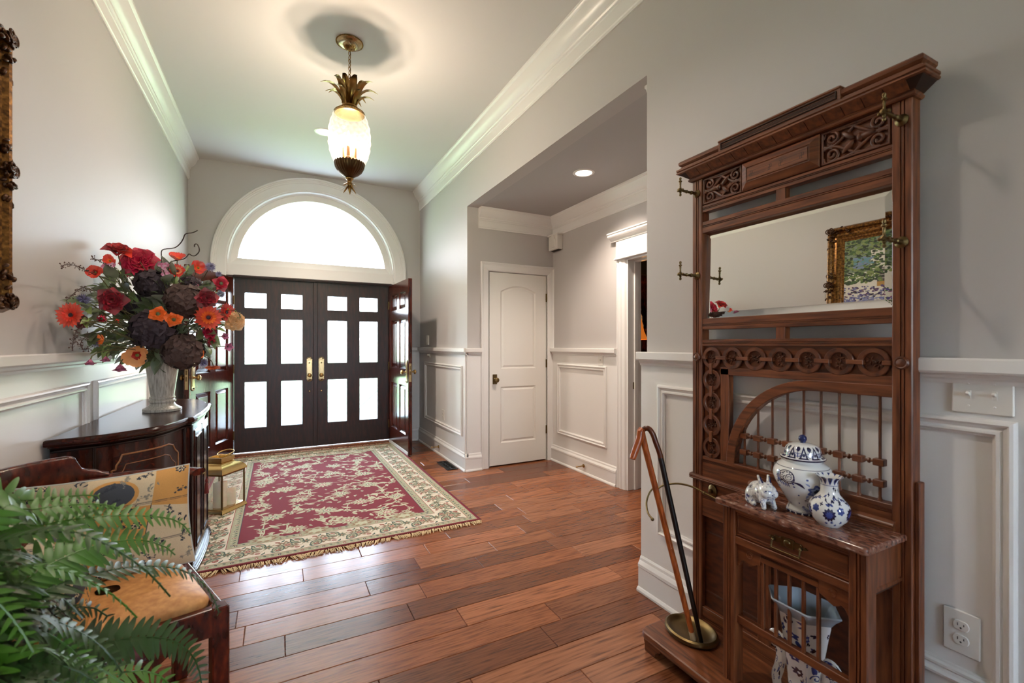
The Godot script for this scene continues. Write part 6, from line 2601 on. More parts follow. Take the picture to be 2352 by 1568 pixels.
func build_console() -> void:
	var o := thing("console", "dark mahogany demilune commode with inlaid sides against the panelled wall", "console", Vector3(-0.845, 0, CONZ))
	put("body", con_stack([[-0.022, 0.06], [-0.022, 0.848]]), "mahogany", o)
	put("top", con_stack([[-0.016, 0.845], [-0.008, 0.848], [-0.008, 0.853], [0.002, 0.858], [0.006, 0.864], [0.006, 0.874], [0.002, 0.882], [-0.004, 0.885]], 0.5), "mahogany_top", o)
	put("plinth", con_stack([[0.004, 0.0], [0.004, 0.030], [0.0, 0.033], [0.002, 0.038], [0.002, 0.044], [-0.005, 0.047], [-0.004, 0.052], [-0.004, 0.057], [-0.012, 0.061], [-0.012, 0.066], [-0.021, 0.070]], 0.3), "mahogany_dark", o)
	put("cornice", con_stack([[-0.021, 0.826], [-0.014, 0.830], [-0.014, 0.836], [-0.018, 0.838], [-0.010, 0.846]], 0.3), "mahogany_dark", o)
	# pilasters on the corners
	var body := con_outline(-0.022)
	var k := body.size()
	for q in [[6, 0.012], [24, 0.020], [26, 0.020], [k - 27, 0.020], [k - 25, 0.020], [k - 7, 0.012]]:
		var p: Vector2 = body[q[0]]
		var m := mk()
		var w: float = q[1]
		for s in [-1.0, 0.0, 1.0]:
			m.tube([Vector3(p.x, 0.068, p.y + s * w * 0.55), Vector3(p.x, 0.83, p.y + s * w * 0.55)], w * 0.42, 10)
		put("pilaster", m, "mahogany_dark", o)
	# inlaid panels on the curved sides
	for s in [1.0, -1.0]:
		var seg := []
		for i in range(7, 24):
			seg.append(body[i] * Vector2(1, s))
		var walk := func(t: float) -> Vector3:
			var f := clampf(t, 0.0, 1.0) * (seg.size() - 1)
			var a := int(f)
			var b := mini(a + 1, seg.size() - 1)
			var p: Vector2 = seg[a].lerp(seg[b], f - a)
			var d: Vector2 = (seg[b] - seg[maxi(a - 1, 0)]).normalized()
			var n := Vector2(d.y, -d.x)
			if n.x < 0:
				n = -n
			return Vector3(p.x + n.x * 0.0015, 0, p.y + n.y * 0.0015)
		var m := mk()
		var grid := []
		for r in 5:
			var row := []
			for c in 19:
				row.append(walk.call(0.14 + 0.78 * c / 18.0) + Vector3(0, lerpf(0.16, 0.775, r / 4.0), 0))
			grid.append(row)
		m.sheet(grid)
		put("veneer_panel", m, "mahogany_burl", o)
		m = mk()
		for loop in [[0.0, 0.0042], [0.045, 0.0022]]:
			var e: float = loop[0]
			var path := []
			for q in [[0.12 + e, 0.13 + e], [0.12 + e, 0.715 - e], [0.17 + e, 0.715 - e], [0.18 + e, 0.735 - e], [0.22 + e, 0.752 - e], [0.25 + e, 0.778 - e], [0.79 - e, 0.778 - e], [0.85 - e, 0.765 - e], [0.88 - e, 0.738 - e], [0.93 - e, 0.715 - e], [0.93 - e, 0.13 + e], [0.12 + e, 0.13 + e]]:
				path.append(Vector2(q[0], q[1]))
			var pts := []
			for i in path.size() - 1:
				for j in 6:
					var v: Vector2 = path[i].lerp(path[i + 1], j / 6.0)
					pts.append(walk.call(v.x) + Vector3(0, v.y, 0))
			pts.append(pts[0])
			m.tube(pts, loop[1], 6)
		put("inlay_line", m, "inlay", o)
	# two doors on the front, with key and tassel
	for s in [1.0, -1.0]:
		var m := mk()
		m.box(Vector3(0.410, 0.10, s * 0.008), Vector3(0.437, 0.80, s * 0.255), 0.003)
		var d := put("door", m, "mahogany", o)
		m = mk()
		m.frame(0.185, 0.62, v2([0, 0, 0, 0.004, 0.003, 0.006, 0.007, 0.004, 0.007, 0]), Transform3D(Basis(Vector3(0, 0, -1), Vector3.UP, Vector3.RIGHT), Vector3(0.437, 0.14, 0.226 if s > 0 else -0.041)))
		put("panel_moulding", m, "mahogany_dark", d)
	var m2 := mk()
	m2.lathe(v2([0.016, 0.0, 0.014, 0.003, 0.006, 0.006, 0.004, 0.016, 0.0, 0.018]), 14, Transform3D(Basis(Vector3.BACK, -PI / 2), Vector3(0.437, 0.50, 0.020)), 0.6, 0.6)
	put("escutcheon", m2, "brass_old", o)
	m2 = mk()
	m2.lathe(v2([0.002, 0.50, 0.004, 0.485, 0.008, 0.478, 0.009, 0.470, 0.005, 0.463, 0.008, 0.455, 0.012, 0.41, 0.013, 0.398, 0.0, 0.398]), 12, Transform3D(Basis(), Vector3(0.462, -0.02, 0.020)))
	put("tassel", m2, "tassel", o)
	# urn
	var v := thing("vase", "grey-white footed pottery vase on the dark commode holding the bouquet", "vase", Vector3(-0.605, CONTOP, -3.33))
	var m := mk()
	m.lathe(v2([0.086, 0.0, 0.093, 0.002, 0.094, 0.016, 0.088, 0.020, 0.076, 0.026, 0.063, 0.038, 0.058, 0.047, 0.060, 0.053, 0.066, 0.056, 0.066, 0.064, 0.058, 0.068, 0.056, 0.073, 0.062, 0.077, 0.062, 0.083, 0.056, 0.086, 0.056, 0.092, 0.061, 0.12, 0.071, 0.20, 0.081, 0.272, 0.086, 0.294, 0.086, 0.300, 0.080, 0.300, 0.074, 0.27, 0.060, 0.16, 0.0, 0.15]), 48)
	put("body", m, "vase_stone", v)


# ---------------------------------------------------------------- bouquet
# a petal of unit length along +y, one side cupped; made once per shape
func petal_mesh(width: float, cup: float, curl: float, ruffle: float, tip: float, nx := 5, ny := 6) -> ArrayMesh:
	var m := mk()
	var grid := []
	for i in ny + 1:
		var t := float(i) / ny
		var w := width * pow(sin(PI * minf(0.5, t * 0.62 + 0.02)) * 1.0, 0.8) * (1.0 if t < 0.75 else lerpf(1.0, sqrt(maxf(0.0, 1.0 - pow((t - 0.75) / 0.25, 2))), tip))
		var row := []
		for j in nx + 1:
			var u := float(j) / nx * 2.0 - 1.0
			var z := -cup * u * u * w + curl * t * t * t + ruffle * sin(u * 7.0 + t * 2.0) * t * t
			row.append(Vector3(u * w, t * (1.0 - 0.08 * u * u), z))
		grid.append(row)
	m.sheet(grid)
	return m.done()


func petal_at(o: Node, mesh: ArrayMesh, mat, a: float, tilt: float, base: float, lift: float, ln: float, wd := 1.0) -> void:
	var radial := Vector3(cos(a), sin(a), 0)
	var Y := Vector3(0, 0, 1) * cos(tilt) + radial * sin(tilt)
	var X := Vector3(0, 0, 1).cross(radial)
	var Z := X.cross(Y)
	var c := MeshInstance3D.new()
	c.mesh = mesh
	c.material_override = mat
	c.transform = Transform3D(Basis(X * ln * wd, Y * ln, Z * ln), radial * base + Vector3(0, 0, lift))
	part_name(c, "petal", o)


func bloom(kind: String, label: String, at: Vector3, face: Vector3, r: float, c: Color, c2: Color) -> void:
	var cat := "flower"
	at.x = maxf(at.x, XL + 0.02 + r * 0.55)
	var o := thing(kind, label, cat, at)
	var up := Vector3.UP if absf(face.y) < 0.95 else Vector3.RIGHT
	o.basis = Basis.looking_at(-face, up).rotated(face, R.randf() * TAU)
	var mat := petal(c)
	var mat2 := petal(c2)
	var m := mk()
	match kind:
		"rose", "peony", "ranunculus":
			var n: int = {"rose": 24, "peony": 34, "ranunculus": 20}[kind]
			var ruff := 0.10 if kind == "peony" else 0.03
			if not M.has("pm_" + kind):
				M["pm_" + kind] = petal_mesh(0.60, 0.80, 0.34, ruff, 0.7, 6, 7)
			for i in n:
				var t := float(i) / n
				petal_at(o, M["pm_" + kind], mat2 if (kind != "ranunculus" and i % 4 == 3) else mat, i * 2.399, lerpf(0.05, 1.15 if kind != "peony" else 1.35, pow(t, 1.05)), r * lerpf(0.03, 0.16, t), r * (0.10 - 0.30 * t), r * lerpf(0.42, 1.02, t))
			if kind == "ranunculus":
				m.ball(Vector3(0, 0, r * 0.35), Vector3(r * 0.30, r * 0.30, r * 0.18), 10)
				put("centre", m, "foliage", o)
		"gerbera":
			if not M.has("pm_gerbera"):
				M["pm_gerbera"] = petal_mesh(0.155, 0.4, -0.06, 0.0, 0.9, 3, 5)
			for i in 20:
				petal_at(o, M["pm_gerbera"], mat, TAU * i / 20.0, 1.36 + R.randf_range(-0.08, 0.08), r * 0.12, 0.0, r * R.randf_range(0.84, 0.95))
			for i in 14:
				petal_at(o, M["pm_gerbera"], mat2, TAU * (i + 0.5) / 14.0, 1.15, r * 0.08, r * 0.05, r * 0.55)
			for i in 16:
				petal_at(o, M["pm_gerbera"], mat, TAU * i / 16.0, 0.8, r * 0.08, r * 0.06, r * 0.30)
			m.ball(Vector3(0, 0, r * 0.10), Vector3(r * 0.17, r * 0.17, r * 0.09), 12)
			put("centre", m, "hydrangea_dark", o)
		"poppy":
			if not M.has("pm_poppy"):
				M["pm_poppy"] = petal_mesh(0.50, 0.42, -0.16, 0.085, 0.5, 7, 7)
			for i in 5:
				petal_at(o, M["pm_poppy"], mat if i % 2 else petal(c.lightened(0.08)), TAU * i / 5.0 + R.randf_range(-0.12, 0.12), [0.85, 1.15, 0.95, 1.3, 1.05][i], r * 0.05, 0.0, r * R.randf_range(0.95, 1.12))
			if not M.has("pm_heart"):
				M["pm_heart"] = petal_mesh(0.5, 0.3, 0.0, 0.02, 0.6, 3, 4)
			for i in 5:
				petal_at(o, M["pm_heart"], mat2, TAU * i / 5.0, 0.98, r * 0.04, r * 0.03, r * 0.40)
			m.ball(Vector3(0, 0, r * 0.12), Vector3(r * 0.13, r * 0.13, r * 0.12), 10)
			put("centre", m, "foliage_light", o)
		"cornflower":
			if not M.has("pm_spike"):
				M["pm_spike"] = petal_mesh(0.075, 0.2, 0.05, 0.0, 0.9, 2, 3)
			for i in 60:
				petal_at(o, M["pm_spike"], mat if i % 2 else mat2, i * 2.399, 0.15 + 1.65 * sqrt(i / 60.0), 0.0, 0.0, r * R.randf_range(0.75, 1.0))
		"bellflower":
			if not M.has("pm_bell"):
				M["pm_bell"] = petal_mesh(0.5, 0.8, 0.35, 0.05, 0.6, 4, 5)
			for i in 5:
				petal_at(o, M["pm_bell"], mat if i % 2 else mat2, TAU * i / 5.0, 0.42, r * 0.05, -r * 0.5, r * 1.25)
		"phlox":
			if not M.has("pm_phlox"):
				M["pm_phlox"] = petal_mesh(0.5, 0.2, -0.05, 0.02, 0.4, 3, 4)
			for f in 4:
				var off := Vector3(cos(f * 1.7 + 0.4), sin(f * 1.7 + 0.4), 0) * r * 0.52 if f > 0 else Vector3.ZERO
				for i in 5:
					var radial_mat = mat if (i + f) % 3 else mat2
					var a := TAU * i / 5.0 + f
					var rd := Vector3(cos(a), sin(a), 0)
					var Y := Vector3(0, 0, 1) * cos(1.25) + rd * sin(1.25)
					var X := Vector3(0, 0, 1).cross(rd)
					var cc := MeshInstance3D.new()
					cc.mesh = M["pm_phlox"]
					cc.material_override = radial_mat
					cc.transform = Transform3D(Basis(X * r * 0.5, Y * r * 0.5, X.cross(Y) * r * 0.5), off + Vector3(0, 0, R.randf_range(-0.2, 0.2) * r))
					part_name(cc, "petal", o)
		"bud":
			if not M.has("pm_bud"):
				M["pm_bud"] = petal_mesh(0.6, 0.9, -0.25, 0.0, 0.7, 4, 5)
			for i in 6:
				petal_at(o, M["pm_bud"], mat, TAU * i / 6.0, 0.35, r * 0.2, -r * 0.6, r * 1.4)
			m.ball(Vector3(0, 0, -r * 0.45), Vector3(r * 0.55, r * 0.55, r * 0.45), 10)
			put("calyx", m, "foliage_light", o)
	# stem bending back to the mouth of the vase
	m = mk()
	var mouth := Vector3(-0.605 + R.randf_range(-0.04, 0.04), CONTOP + 0.27, -3.33 + R.randf_range(-0.04, 0.04))
	var inv := o.transform.affine_inverse()
	var a0 := at - face * r * 0.1
	var a1 := at - face * 0.10
	var pts := []
	for i in 9:
		var t := i / 8.0
		pts.append(inv * (a0.lerp(a1, t).lerp(a1.lerp(mouth + Vector3(0, 0.10, 0), t), t).lerp(mouth, t * t * t)))
	m.tube(pts, 0.0026, 5)
	put("stem", m, "stem", o)


func bq(u: float, v: float, push := 0.0) -> Vector3:
	# depth of the bouquet along a sight line: a mound in front of the wall
	var r := px(u, v)
	var d := 2.60
	if r.x < -0.01:
		d = minf(d, 0.765 / -r.x)
	return EYE + r * (d + push)


func build_bouquet() -> void:
	var C := Vector3(-0.58, 1.38, -3.25)
	var crimson := Color(0.64, 0.05, 0.14)
	var maroon := Color(0.47, 0.03, 0.12)
	var magenta := Color(0.76, 0.04, 0.24)
	var red := Color(0.90, 0.19, 0.09)
	var orange := Color(0.94, 0.43, 0.12)
	var peach := Color(0.95, 0.65, 0.38)
	var coral := Color(0.86, 0.27, 0.17)
	var violet := Color(0.43, 0.42, 0.58)
	var pink := Color(0.76, 0.42, 0.55)
	var mauve := Color(0.60, 0.28, 0.43)
	var list := [
		["rose", "dark red rose with orange outer petals, highest bloom of the bouquet", 271, 577, 27, 0.02, crimson, red],
		["peony", "large magenta peony near the top of the bouquet", 320, 604, 36, -0.04, magenta, Color(0.85, 0.25, 0.32)],
		["poppy", "red-orange poppy nearest the wall, above the maroon rose", 220, 626, 18, -0.02, red, Color(0.6, 0.05, 0.03)],
		["poppy", "small red-orange poppy behind the highest rose", 253, 600, 15, 0.05, red, orange],
		["phlox", "pale pink phlox sprig under the highest rose", 250, 611, 14, 0.0, pink, Color(0.85, 0.68, 0.76)],
		["rose", "full maroon rose facing out above the pink bud", 259, 689, 29, -0.26, maroon, crimson],
		["cornflower", "violet cornflower close to the wall", 191, 688, 17, -0.02, violet, Color(0.22, 0.21, 0.34)],
		["gerbera", "red gerbera seen edge-on, closest bloom to the wall", 165, 724, 31, 0.0, coral, red],
		["poppy", "burgundy poppy with pale stamens beside the edge-on red gerbera", 196, 742, 17, -0.04, Color(0.36, 0.02, 0.13), maroon],
		["bud", "pink bud with green calyx under the maroon rose", 235, 732, 12, -0.14, magenta, magenta],
		["bud", "small orange bud beside the pink bud", 269, 737, 7, -0.15, red, red],
		["poppy", "orange poppy in profile low in the bouquet", 239, 781, 16, -0.10, orange, red],
		["poppy", "large peach poppy with red heart drooping over the vase", 316, 815, 29, -0.22, peach, Color(0.70, 0.10, 0.07)],
		["bellflower", "mauve bellflower hanging lowest beside the chair rail", 207, 830, 12, -0.06, mauve, pink],
		["bellflower", "mauve bellflower between the hanging bell and the peach poppy", 243, 823, 11, -0.10, mauve, pink],
		["bellflower", "mauve bellflower just under the peach poppy", 276, 843, 15, -0.18, mauve, pink],
		["cornflower", "dark violet cornflower beside the orange poppy in profile", 222, 791, 12, -0.04, violet, Color(0.22, 0.21, 0.34)],
		["ranunculus", "orange ranunculus at the middle of the bouquet", 363, 721, 18, -0.30, orange, orange],
		["ranunculus", "orange ranunculus a little below its twin, nearer the big gerbera", 399, 734, 17, -0.30, orange, orange],
		["gerbera", "wide orange-red gerbera with dark eye facing the hall", 478, 729, 30, -0.16, coral, orange],
		["rose", "maroon rose just above the wide orange-red gerbera", 473, 685, 23, -0.24, maroon, crimson],
		["poppy", "bright red poppy under the curled twigs", 407, 597, 20, 0.0, red, orange],
		["gerbera", "red gerbera with pale petal tips under the bright poppy", 407, 623, 18, -0.02, red, Color(0.9, 0.6, 0.4)],
		["poppy", "orange-red poppy above the front door's open leaf", 455, 616, 17, 0.0, red, orange],
		["cornflower", "lavender cornflower highest on the door side", 483, 613, 14, 0.02, Color(0.50, 0.49, 0.62), violet],
		["cornflower", "small lavender cornflower next to the highest one", 502, 630, 9, 0.02, Color(0.50, 0.49, 0.62), violet],
		["cornflower", "lavender cornflower below the hot pink ranunculus", 508, 676, 11, 0.0, Color(0.50, 0.49, 0.62), violet],
		["cornflower", "violet cornflower low beside the orange drooping gerbera", 466, 832, 13, -0.05, Color(0.42, 0.41, 0.56), violet],
		["ranunculus", "hot pink ranunculus on the door side of the bouquet", 506, 652, 17, -0.02, Color(0.74, 0.07, 0.21), magenta],
		["phlox", "pink phlox sprig beside the magenta peony", 375, 609, 12, -0.06, pink, Color(0.85, 0.68, 0.76)],
		["phlox", "pale pink phlox sprig before the pale-tipped red gerbera", 382, 627, 12, -0.08, Color(0.84, 0.62, 0.72), pink],
		["phlox", "pink phlox floret over the dark hydrangeas", 408, 661, 11, -0.18, pink, Color(0.85, 0.6, 0.7)],
		["phlox", "little pink phlox above the maroon rose on the door side", 449, 653, 8, -0.06, pink, Color(0.9, 0.5, 0.5)],
		["gerbera", "coral gerbera turned sideways towards the front door", 519, 717, 23, -0.02, Color(0.75, 0.18, 0.17), red],
		["peony", "pale peach peony at the outer edge towards the doors", 540, 738, 21, 0.02, Color(0.90, 0.70, 0.48), Color(0.92, 0.78, 0.6)],
		["peony", "magenta peony below the wide orange-red gerbera", 480, 762, 15, -0.06, magenta, Color(0.55, 0.02, 0.22)],
		["bud", "magenta bud lowest under the wide gerbera", 484, 784, 12, -0.05, magenta, magenta],
		["bellflower", "pink snapdragon bell on a side spray towards the doors", 516, 772, 9, 0.0, pink, mauve],
		["bellflower", "mauve snapdragon bell at the tip of the side spray", 524, 796, 11, 0.0, Color(0.66, 0.40, 0.55), pink],
		["poppy", "orange poppy in profile beside the vase rim", 452, 813, 14, -0.14, orange, peach],
		["gerbera", "orange gerbera drooping face down beside the door lock", 489, 841, 17, -0.06, Color(0.86, 0.36, 0.05), orange],
	]
	for q in list:
		var at: Vector3 = bq(q[2], q[3], q[5])
		var out := (at - C)
		out.y *= 0.8
		var face := (out.normalized() * 0.5 + (EYE - at).normalized() * 0.95).normalized()
		if "edge-on" in q[1] or "sideways" in q[1] or "profile" in q[1]:
			face = (rgt * (-1.0 if q[2] < 300 else 1.0) + Vector3(0, 0.1, 0) + (EYE - at).normalized() * 0.35).normalized()
		if "edge-on" in q[1]:
			face = Vector3(-0.35, 0.15, 1.0).normalized()
		if "face down" in q[1] or "hanging" in q[1] or "just under" in q[1] or "between the hanging" in q[1]:
			face = (Vector3(0, -1.0, 0) + (EYE - at).normalized() * 0.35).normalized()
		if "bright red poppy" in q[1] or "highest bloom" in q[1]:
			face = (Vector3(0, 0.9, 0) + (EYE - at).normalized() * 0.6).normalized()
		var r: float = q[4] * (at - EYE).dot(fwd) / FPX
		bloom(q[0], q[1], at, face, r, q[6], q[7])
	# dark hydrangea heads
	var heads := [
		["dark hydrangea head between the peony and the pink phlox", 347, 652, 31, -0.12], ["dark brown hydrangea head facing out right of the middle", 424, 690, 36, -0.20], ["dark hydrangea head above the vase rim under the orange ranunculus pair", 350, 757, 40, -0.24],
		["dark hydrangea head hanging over the vase rim towards the doors", 421, 806, 38, -0.20], ["small dark hydrangea head behind the orange-red poppy stem", 437, 655, 22, -0.08], ["dark hydrangea head near the maroon rose and the buds", 300, 705, 30, -0.06],
	]
	for q in heads:
		var at: Vector3 = bq(q[1], q[2], q[4] + 0.04)
		var r: float = q[3] * 2.45 / FPX
		var o := thing("hydrangea", q[0], "flower", at)
		var m := mk()
		for i in 150:
			var t := (i + 0.5) / 150.0
			var ph := acos(1.0 - 2.0 * t)
			var th := i * 2.39996
			var n := Vector3(sin(ph) * cos(th), cos(ph), sin(ph) * sin(th))
			var b := n.cross(Vector3.UP if absf(n.y) < 0.9 else Vector3.RIGHT).normalized().rotated(n, R.randf() * TAU)
			var e := n.cross(b)
			var c := n * r * R.randf_range(0.80, 1.08)
			var s := r * 0.27
			for k in 4:
				var d := (b if k % 2 else e) * (1.0 if k < 2 else -1.0)
				var w := d.cross(n) * s * 0.62
				m.quad(c, c + d * s * 0.6 + w + n * s * 0.18, c + d * s * 1.25 + n * s * R.randf_range(-0.2, 0.5), c + d * s * 0.6 - w + n * s * 0.18)
		m.ball(Vector3.ZERO, Vector3.ONE * r * 0.74, 12)
		put("floret_mass", m, ["hydrangea_dark", "hydrangea_brown"][R.randi() % 2], o).set_meta("kind", "stuff")
	# leaves and filler
	var fo := thing("foliage", "mixed grey-green leaves filling the bouquet between the flowers", "foliage", Vector3.ZERO)
	fo.set_meta("kind", "stuff")
	for part in [["foliage", 520, 0], ["foliage_light", 230, 1]]:
		var m := mk()
		for i in part[1]:
			var a := R.randf() * TAU
			var q := sqrt(R.randf())
			var u := 352.0 + cos(a) * q * 158.0
			var v := 722.0 + sin(a) * q * (105.0 if sin(a) < 0 else 112.0)
			var at := bq(u, v, R.randf_range(-0.18, 0.10) * (1.0 - q * 0.6))
			at.x = maxf(at.x, XL + 0.10)
			var out := ((at - C).normalized() + Vector3(R.randf_range(-0.7, 0.7), R.randf_range(-0.6, 0.7), R.randf_range(-0.7, 0.7))).normalized()
			var side := out.cross(Vector3(R.randf_range(-1, 1), 1, R.randf_range(-1, 1)).normalized()).normalized()
			var n := side.cross(out)
			var ln := R.randf_range(0.03, 0.075) if R.randf() < 0.75 else R.randf_range(0.07, 0.11)
			var w := ln * (R.randf_range(0.20, 0.34) if part[2] == 0 else R.randf_range(0.12, 0.26))
			var g := []
			for k in 5:
				var t := k / 4.0
				var c := at + out * ln * t - n * ln * 0.28 * t * t
				var ww := w * sin(PI * pow(clampf(t, 0.03, 0.985), 0.8))
				g.append([c - side * ww + n * ww * 0.25, c, c + side * ww + n * ww * 0.25])
			m.sheet(g)
		put("leaf_mass", m, part[0], fo).set_meta("kind", "stuff")
	var m := mk()
	for i in 46:
		var a := R.randf() * TAU
		var u := 352.0 + cos(a) * R.randf_range(60, 185)
		var v := 715.0 + sin(a) * R.randf_range(50, 125)
		var at := bq(u, v, R.randf_range(-0.15, 0.02))
		var mouth := Vector3(-0.605, CONTOP + 0.28, -3.33)
		var mid := (at + mouth) / 2 + Vector3(R.randf_range(-0.04, 0.06), 0.09, R.randf_range(-0.06, 0.06))
		m.tube(curve_pts([mouth, mid, at], 6), 0.0022, 5)
	put("stem_mass", m, "stem", fo).set_meta("kind", "stuff")
	# twigs
	var curly := [
		["curly_twig", "dark curly twig rising highest above the bouquet", [372, 612, 371, 590, 371, 577, 378, 572, 401, 569, 414, 559, 421, 548, 424, 540, 429, 536, 443, 534, 454, 529]],
		["curly_twig", "dark curly twig ending in a hook towards the arched window", [386, 630, 389, 608, 395, 600, 421, 595, 430, 588, 434, 583, 441, 587, 448, 587, 456, 580, 458, 572, 454, 562, 450, 560, 447, 562, 447, 567]],
	]
	for q in curly:
		var pts := []
		var l: Array = q[2]
		for i in range(0, l.size(), 2):
			pts.append(bq(l[i], l[i + 1], -0.02))
		var o := thing(q[0], q[1], "twig", Vector3.ZERO)
		m = mk()
		m.tube(curve_pts(pts, 3), 0.0030, 6)
		put("stem", m, "twig", o)
	var berry := [
		["berry twig reaching out highest along the wall side", [300, 660, 245, 640, 205, 625, 180, 612, 157, 607, 140, 611]],
		["berry twig beside the violet cornflower by the wall", [280, 690, 230, 670, 200, 664, 190, 660, 172, 672, 152, 690]],
		["trailing berry vine hanging lowest beside the wall", [260, 745, 215, 750, 180, 755, 172, 770, 168, 785, 166, 800]],
		["trailing berry vine hanging between wall and mauve bells", [270, 760, 220, 760, 195, 775, 185, 790, 192, 802, 205, 800]],
		["leafy spray reaching out towards the glazed front doors", [455, 700, 500, 715, 525, 712, 545, 716, 552, 730]],
		["thin berry twig above the small red-orange poppy", [310, 680, 280, 640, 262, 618, 240, 606, 222, 596, 212, 592]],
	]
	for q in berry:
		var pts := []
		var l: Array = q[1]
		for i in range(0, l.size(), 2):
			pts.append(bq(l[i], l[i + 1], -0.03))
		var o := thing("berry_twig", q[0], "twig", Vector3.ZERO)
		m = mk()
		var path := curve_pts(pts, 5)
		m.tube(path, 0.0017, 5)
		put("stem", m, "twig", o)
		m = mk()
		for i in range(path.size() / 3, path.size()):
			for k in 2:
				var c: Vector3 = path[i] + Vector3(R.randf_range(-1, 1), R.randf_range(-1, 1), R.randf_range(-1, 1)) * 0.012
				m.ball(c, Vector3.ONE * R.randf_range(0.0016, 0.0036), 6)
				m.tube([path[i], c], 0.0008, 4)
		put("berry_mass", m, "berry" if "berry" in q[0] else "foliage_light", o).set_meta("kind", "stuff")


# ---------------------------------------------------------------- floor lantern with candles
func build_lantern() -> void:
	var at := Vector3(-0.392, 0.013, -4.147)
	var o := thing("lantern", "brass-framed glass floor lantern standing on the rug beside the commode", "lantern", at, 0.933)
	var h := 0.125
	var m := mk()
	var sq := func(levels: Array) -> Array:
		var rings := []
		for q in levels:
			var a: float = q[0]
			rings.append(PackedVector3Array([Vector3(-a, q[1], -a), Vector3(a, q[1], -a), Vector3(a, q[1], a), Vector3(-a, q[1], a)]))
		return rings
	m.loft(sq.call([[0.125, 0.0], [0.127, 0.004], [0.122, 0.018], [0.116, 0.026], [0.116, 0.032]]), true, true, true, 0.2)
	put("base", m, "gold_lantern", o)
	for x in [-1.0, 1.0]:
		for z in [-1.0, 1.0]:
			m = mk()
			m.box(Vector3(x * 0.116, 0.03, z * 0.116), Vector3(x * 0.104, 0.288, z * 0.104), 0.002)
			put("post", m, "brass_old", o)
	m = mk()
	m.frame(0.232, 0.232, v2([0, 0, 0, 0.012, 0.012, 0.012, 0.012, 0]), Transform3D(Basis(Vector3.RIGHT, Vector3(0, 0, -1), Vector3.UP), Vector3(-0.116, 0.280, 0.116)))
	put("top_frame", m, "brass_old", o)
	m = mk()
	m.loft(sq.call([[0.124, 0.290], [0.126, 0.295], [0.124, 0.305], [0.116, 0.322], [0.102, 0.337], [0.086, 0.347], [0.070, 0.352], [0.066, 0.356], [0.066, 0.362], [0.058, 0.366], [0.058, 0.372], [0.066, 0.376], [0.066, 0.402], [0.060, 0.402], [0.058, 0.378]]), true, true, true, 0.45)
	put("roof", m, "gold_lantern", o)
	m = mk()
	var ring := []
	for i in 25:
		var a := TAU * i / 24
		ring.append(Vector3(0.05 + cos(a) * 0.055, 0.408 + (cos(a) + 1.0) * 0.012, sin(a) * 0.055))
	m.tube(ring, 0.0038, 8, 1.0, false)
	m.tube([Vector3(-0.005, 0.37, 0), Vector3(-0.005, 0.412, 0)], 0.005, 8)
	put("ring_handle", m, "gold_lantern", o)
	for i in 4:
		m = mk()
		var b := Basis(Vector3.UP, PI / 2 * i)
		m.box(Vector3(-0.103, 0.033, 0.1095), Vector3(0.103, 0.279, 0.1110), 0.0, Transform3D(b, Vector3.ZERO))
		put("glass_pane", m, "glass", o)
	var cs := [["tall cream pillar candle in the floor lantern, nearest the commode", -0.045, 0.035, 0.046, 0.185], ["cream pillar candle in the floor lantern behind the short one", 0.040, -0.030, 0.042, 0.165], ["short cream pillar candle in the front of the floor lantern", 0.030, 0.055, 0.040, 0.120]]
	for c in cs:
		var p := o.transform * Vector3(c[1], 0.0325, c[2])
		var k := thing("candle", c[0], "candle", p, 0.0, "pillar candles in the floor lantern")
		m = mk()
		var rr: float = c[3]
		var hh: float = c[4]
		var rings := []
		for q in [[rr * 0.97, 0.0], [rr, 0.004], [rr, hh - 0.004], [rr * 0.96, hh], [rr * 0.88, hh - 0.003], [rr * 0.80, hh - 0.016], [rr * 0.3, hh - 0.020], [0.001, hh - 0.020]]:
			var rg := PackedVector3Array()
			for j in 32:
				var a := TAU * j / 32
				rg.append(Vector3(cos(a) * q[0], q[1] + (0.010 * sin(a) if q[1] > hh * 0.5 else 0.0), sin(a) * q[0]))
			rings.append(rg)
		m.loft(rings, true, true, false, 0.6)
		put("wax", m, "wax", k)
		m = mk()
		m.tube([Vector3(0, hh - 0.021, 0), Vector3(0.001, hh - 0.008, 0.001)], 0.0012, 5)
		put("wick", m, "slot_dark", k)


# ---------------------------------------------------------------- corner chair with cushions
const CH_E1 := Vector3(-0.966, 0, 0.259)      # from the front leg towards the wall
const CH_E2 := Vector3(-0.360, 0, -0.933)     # from the front leg towards the commode
const CH_A := Vector3(-0.165, 0, -1.700)


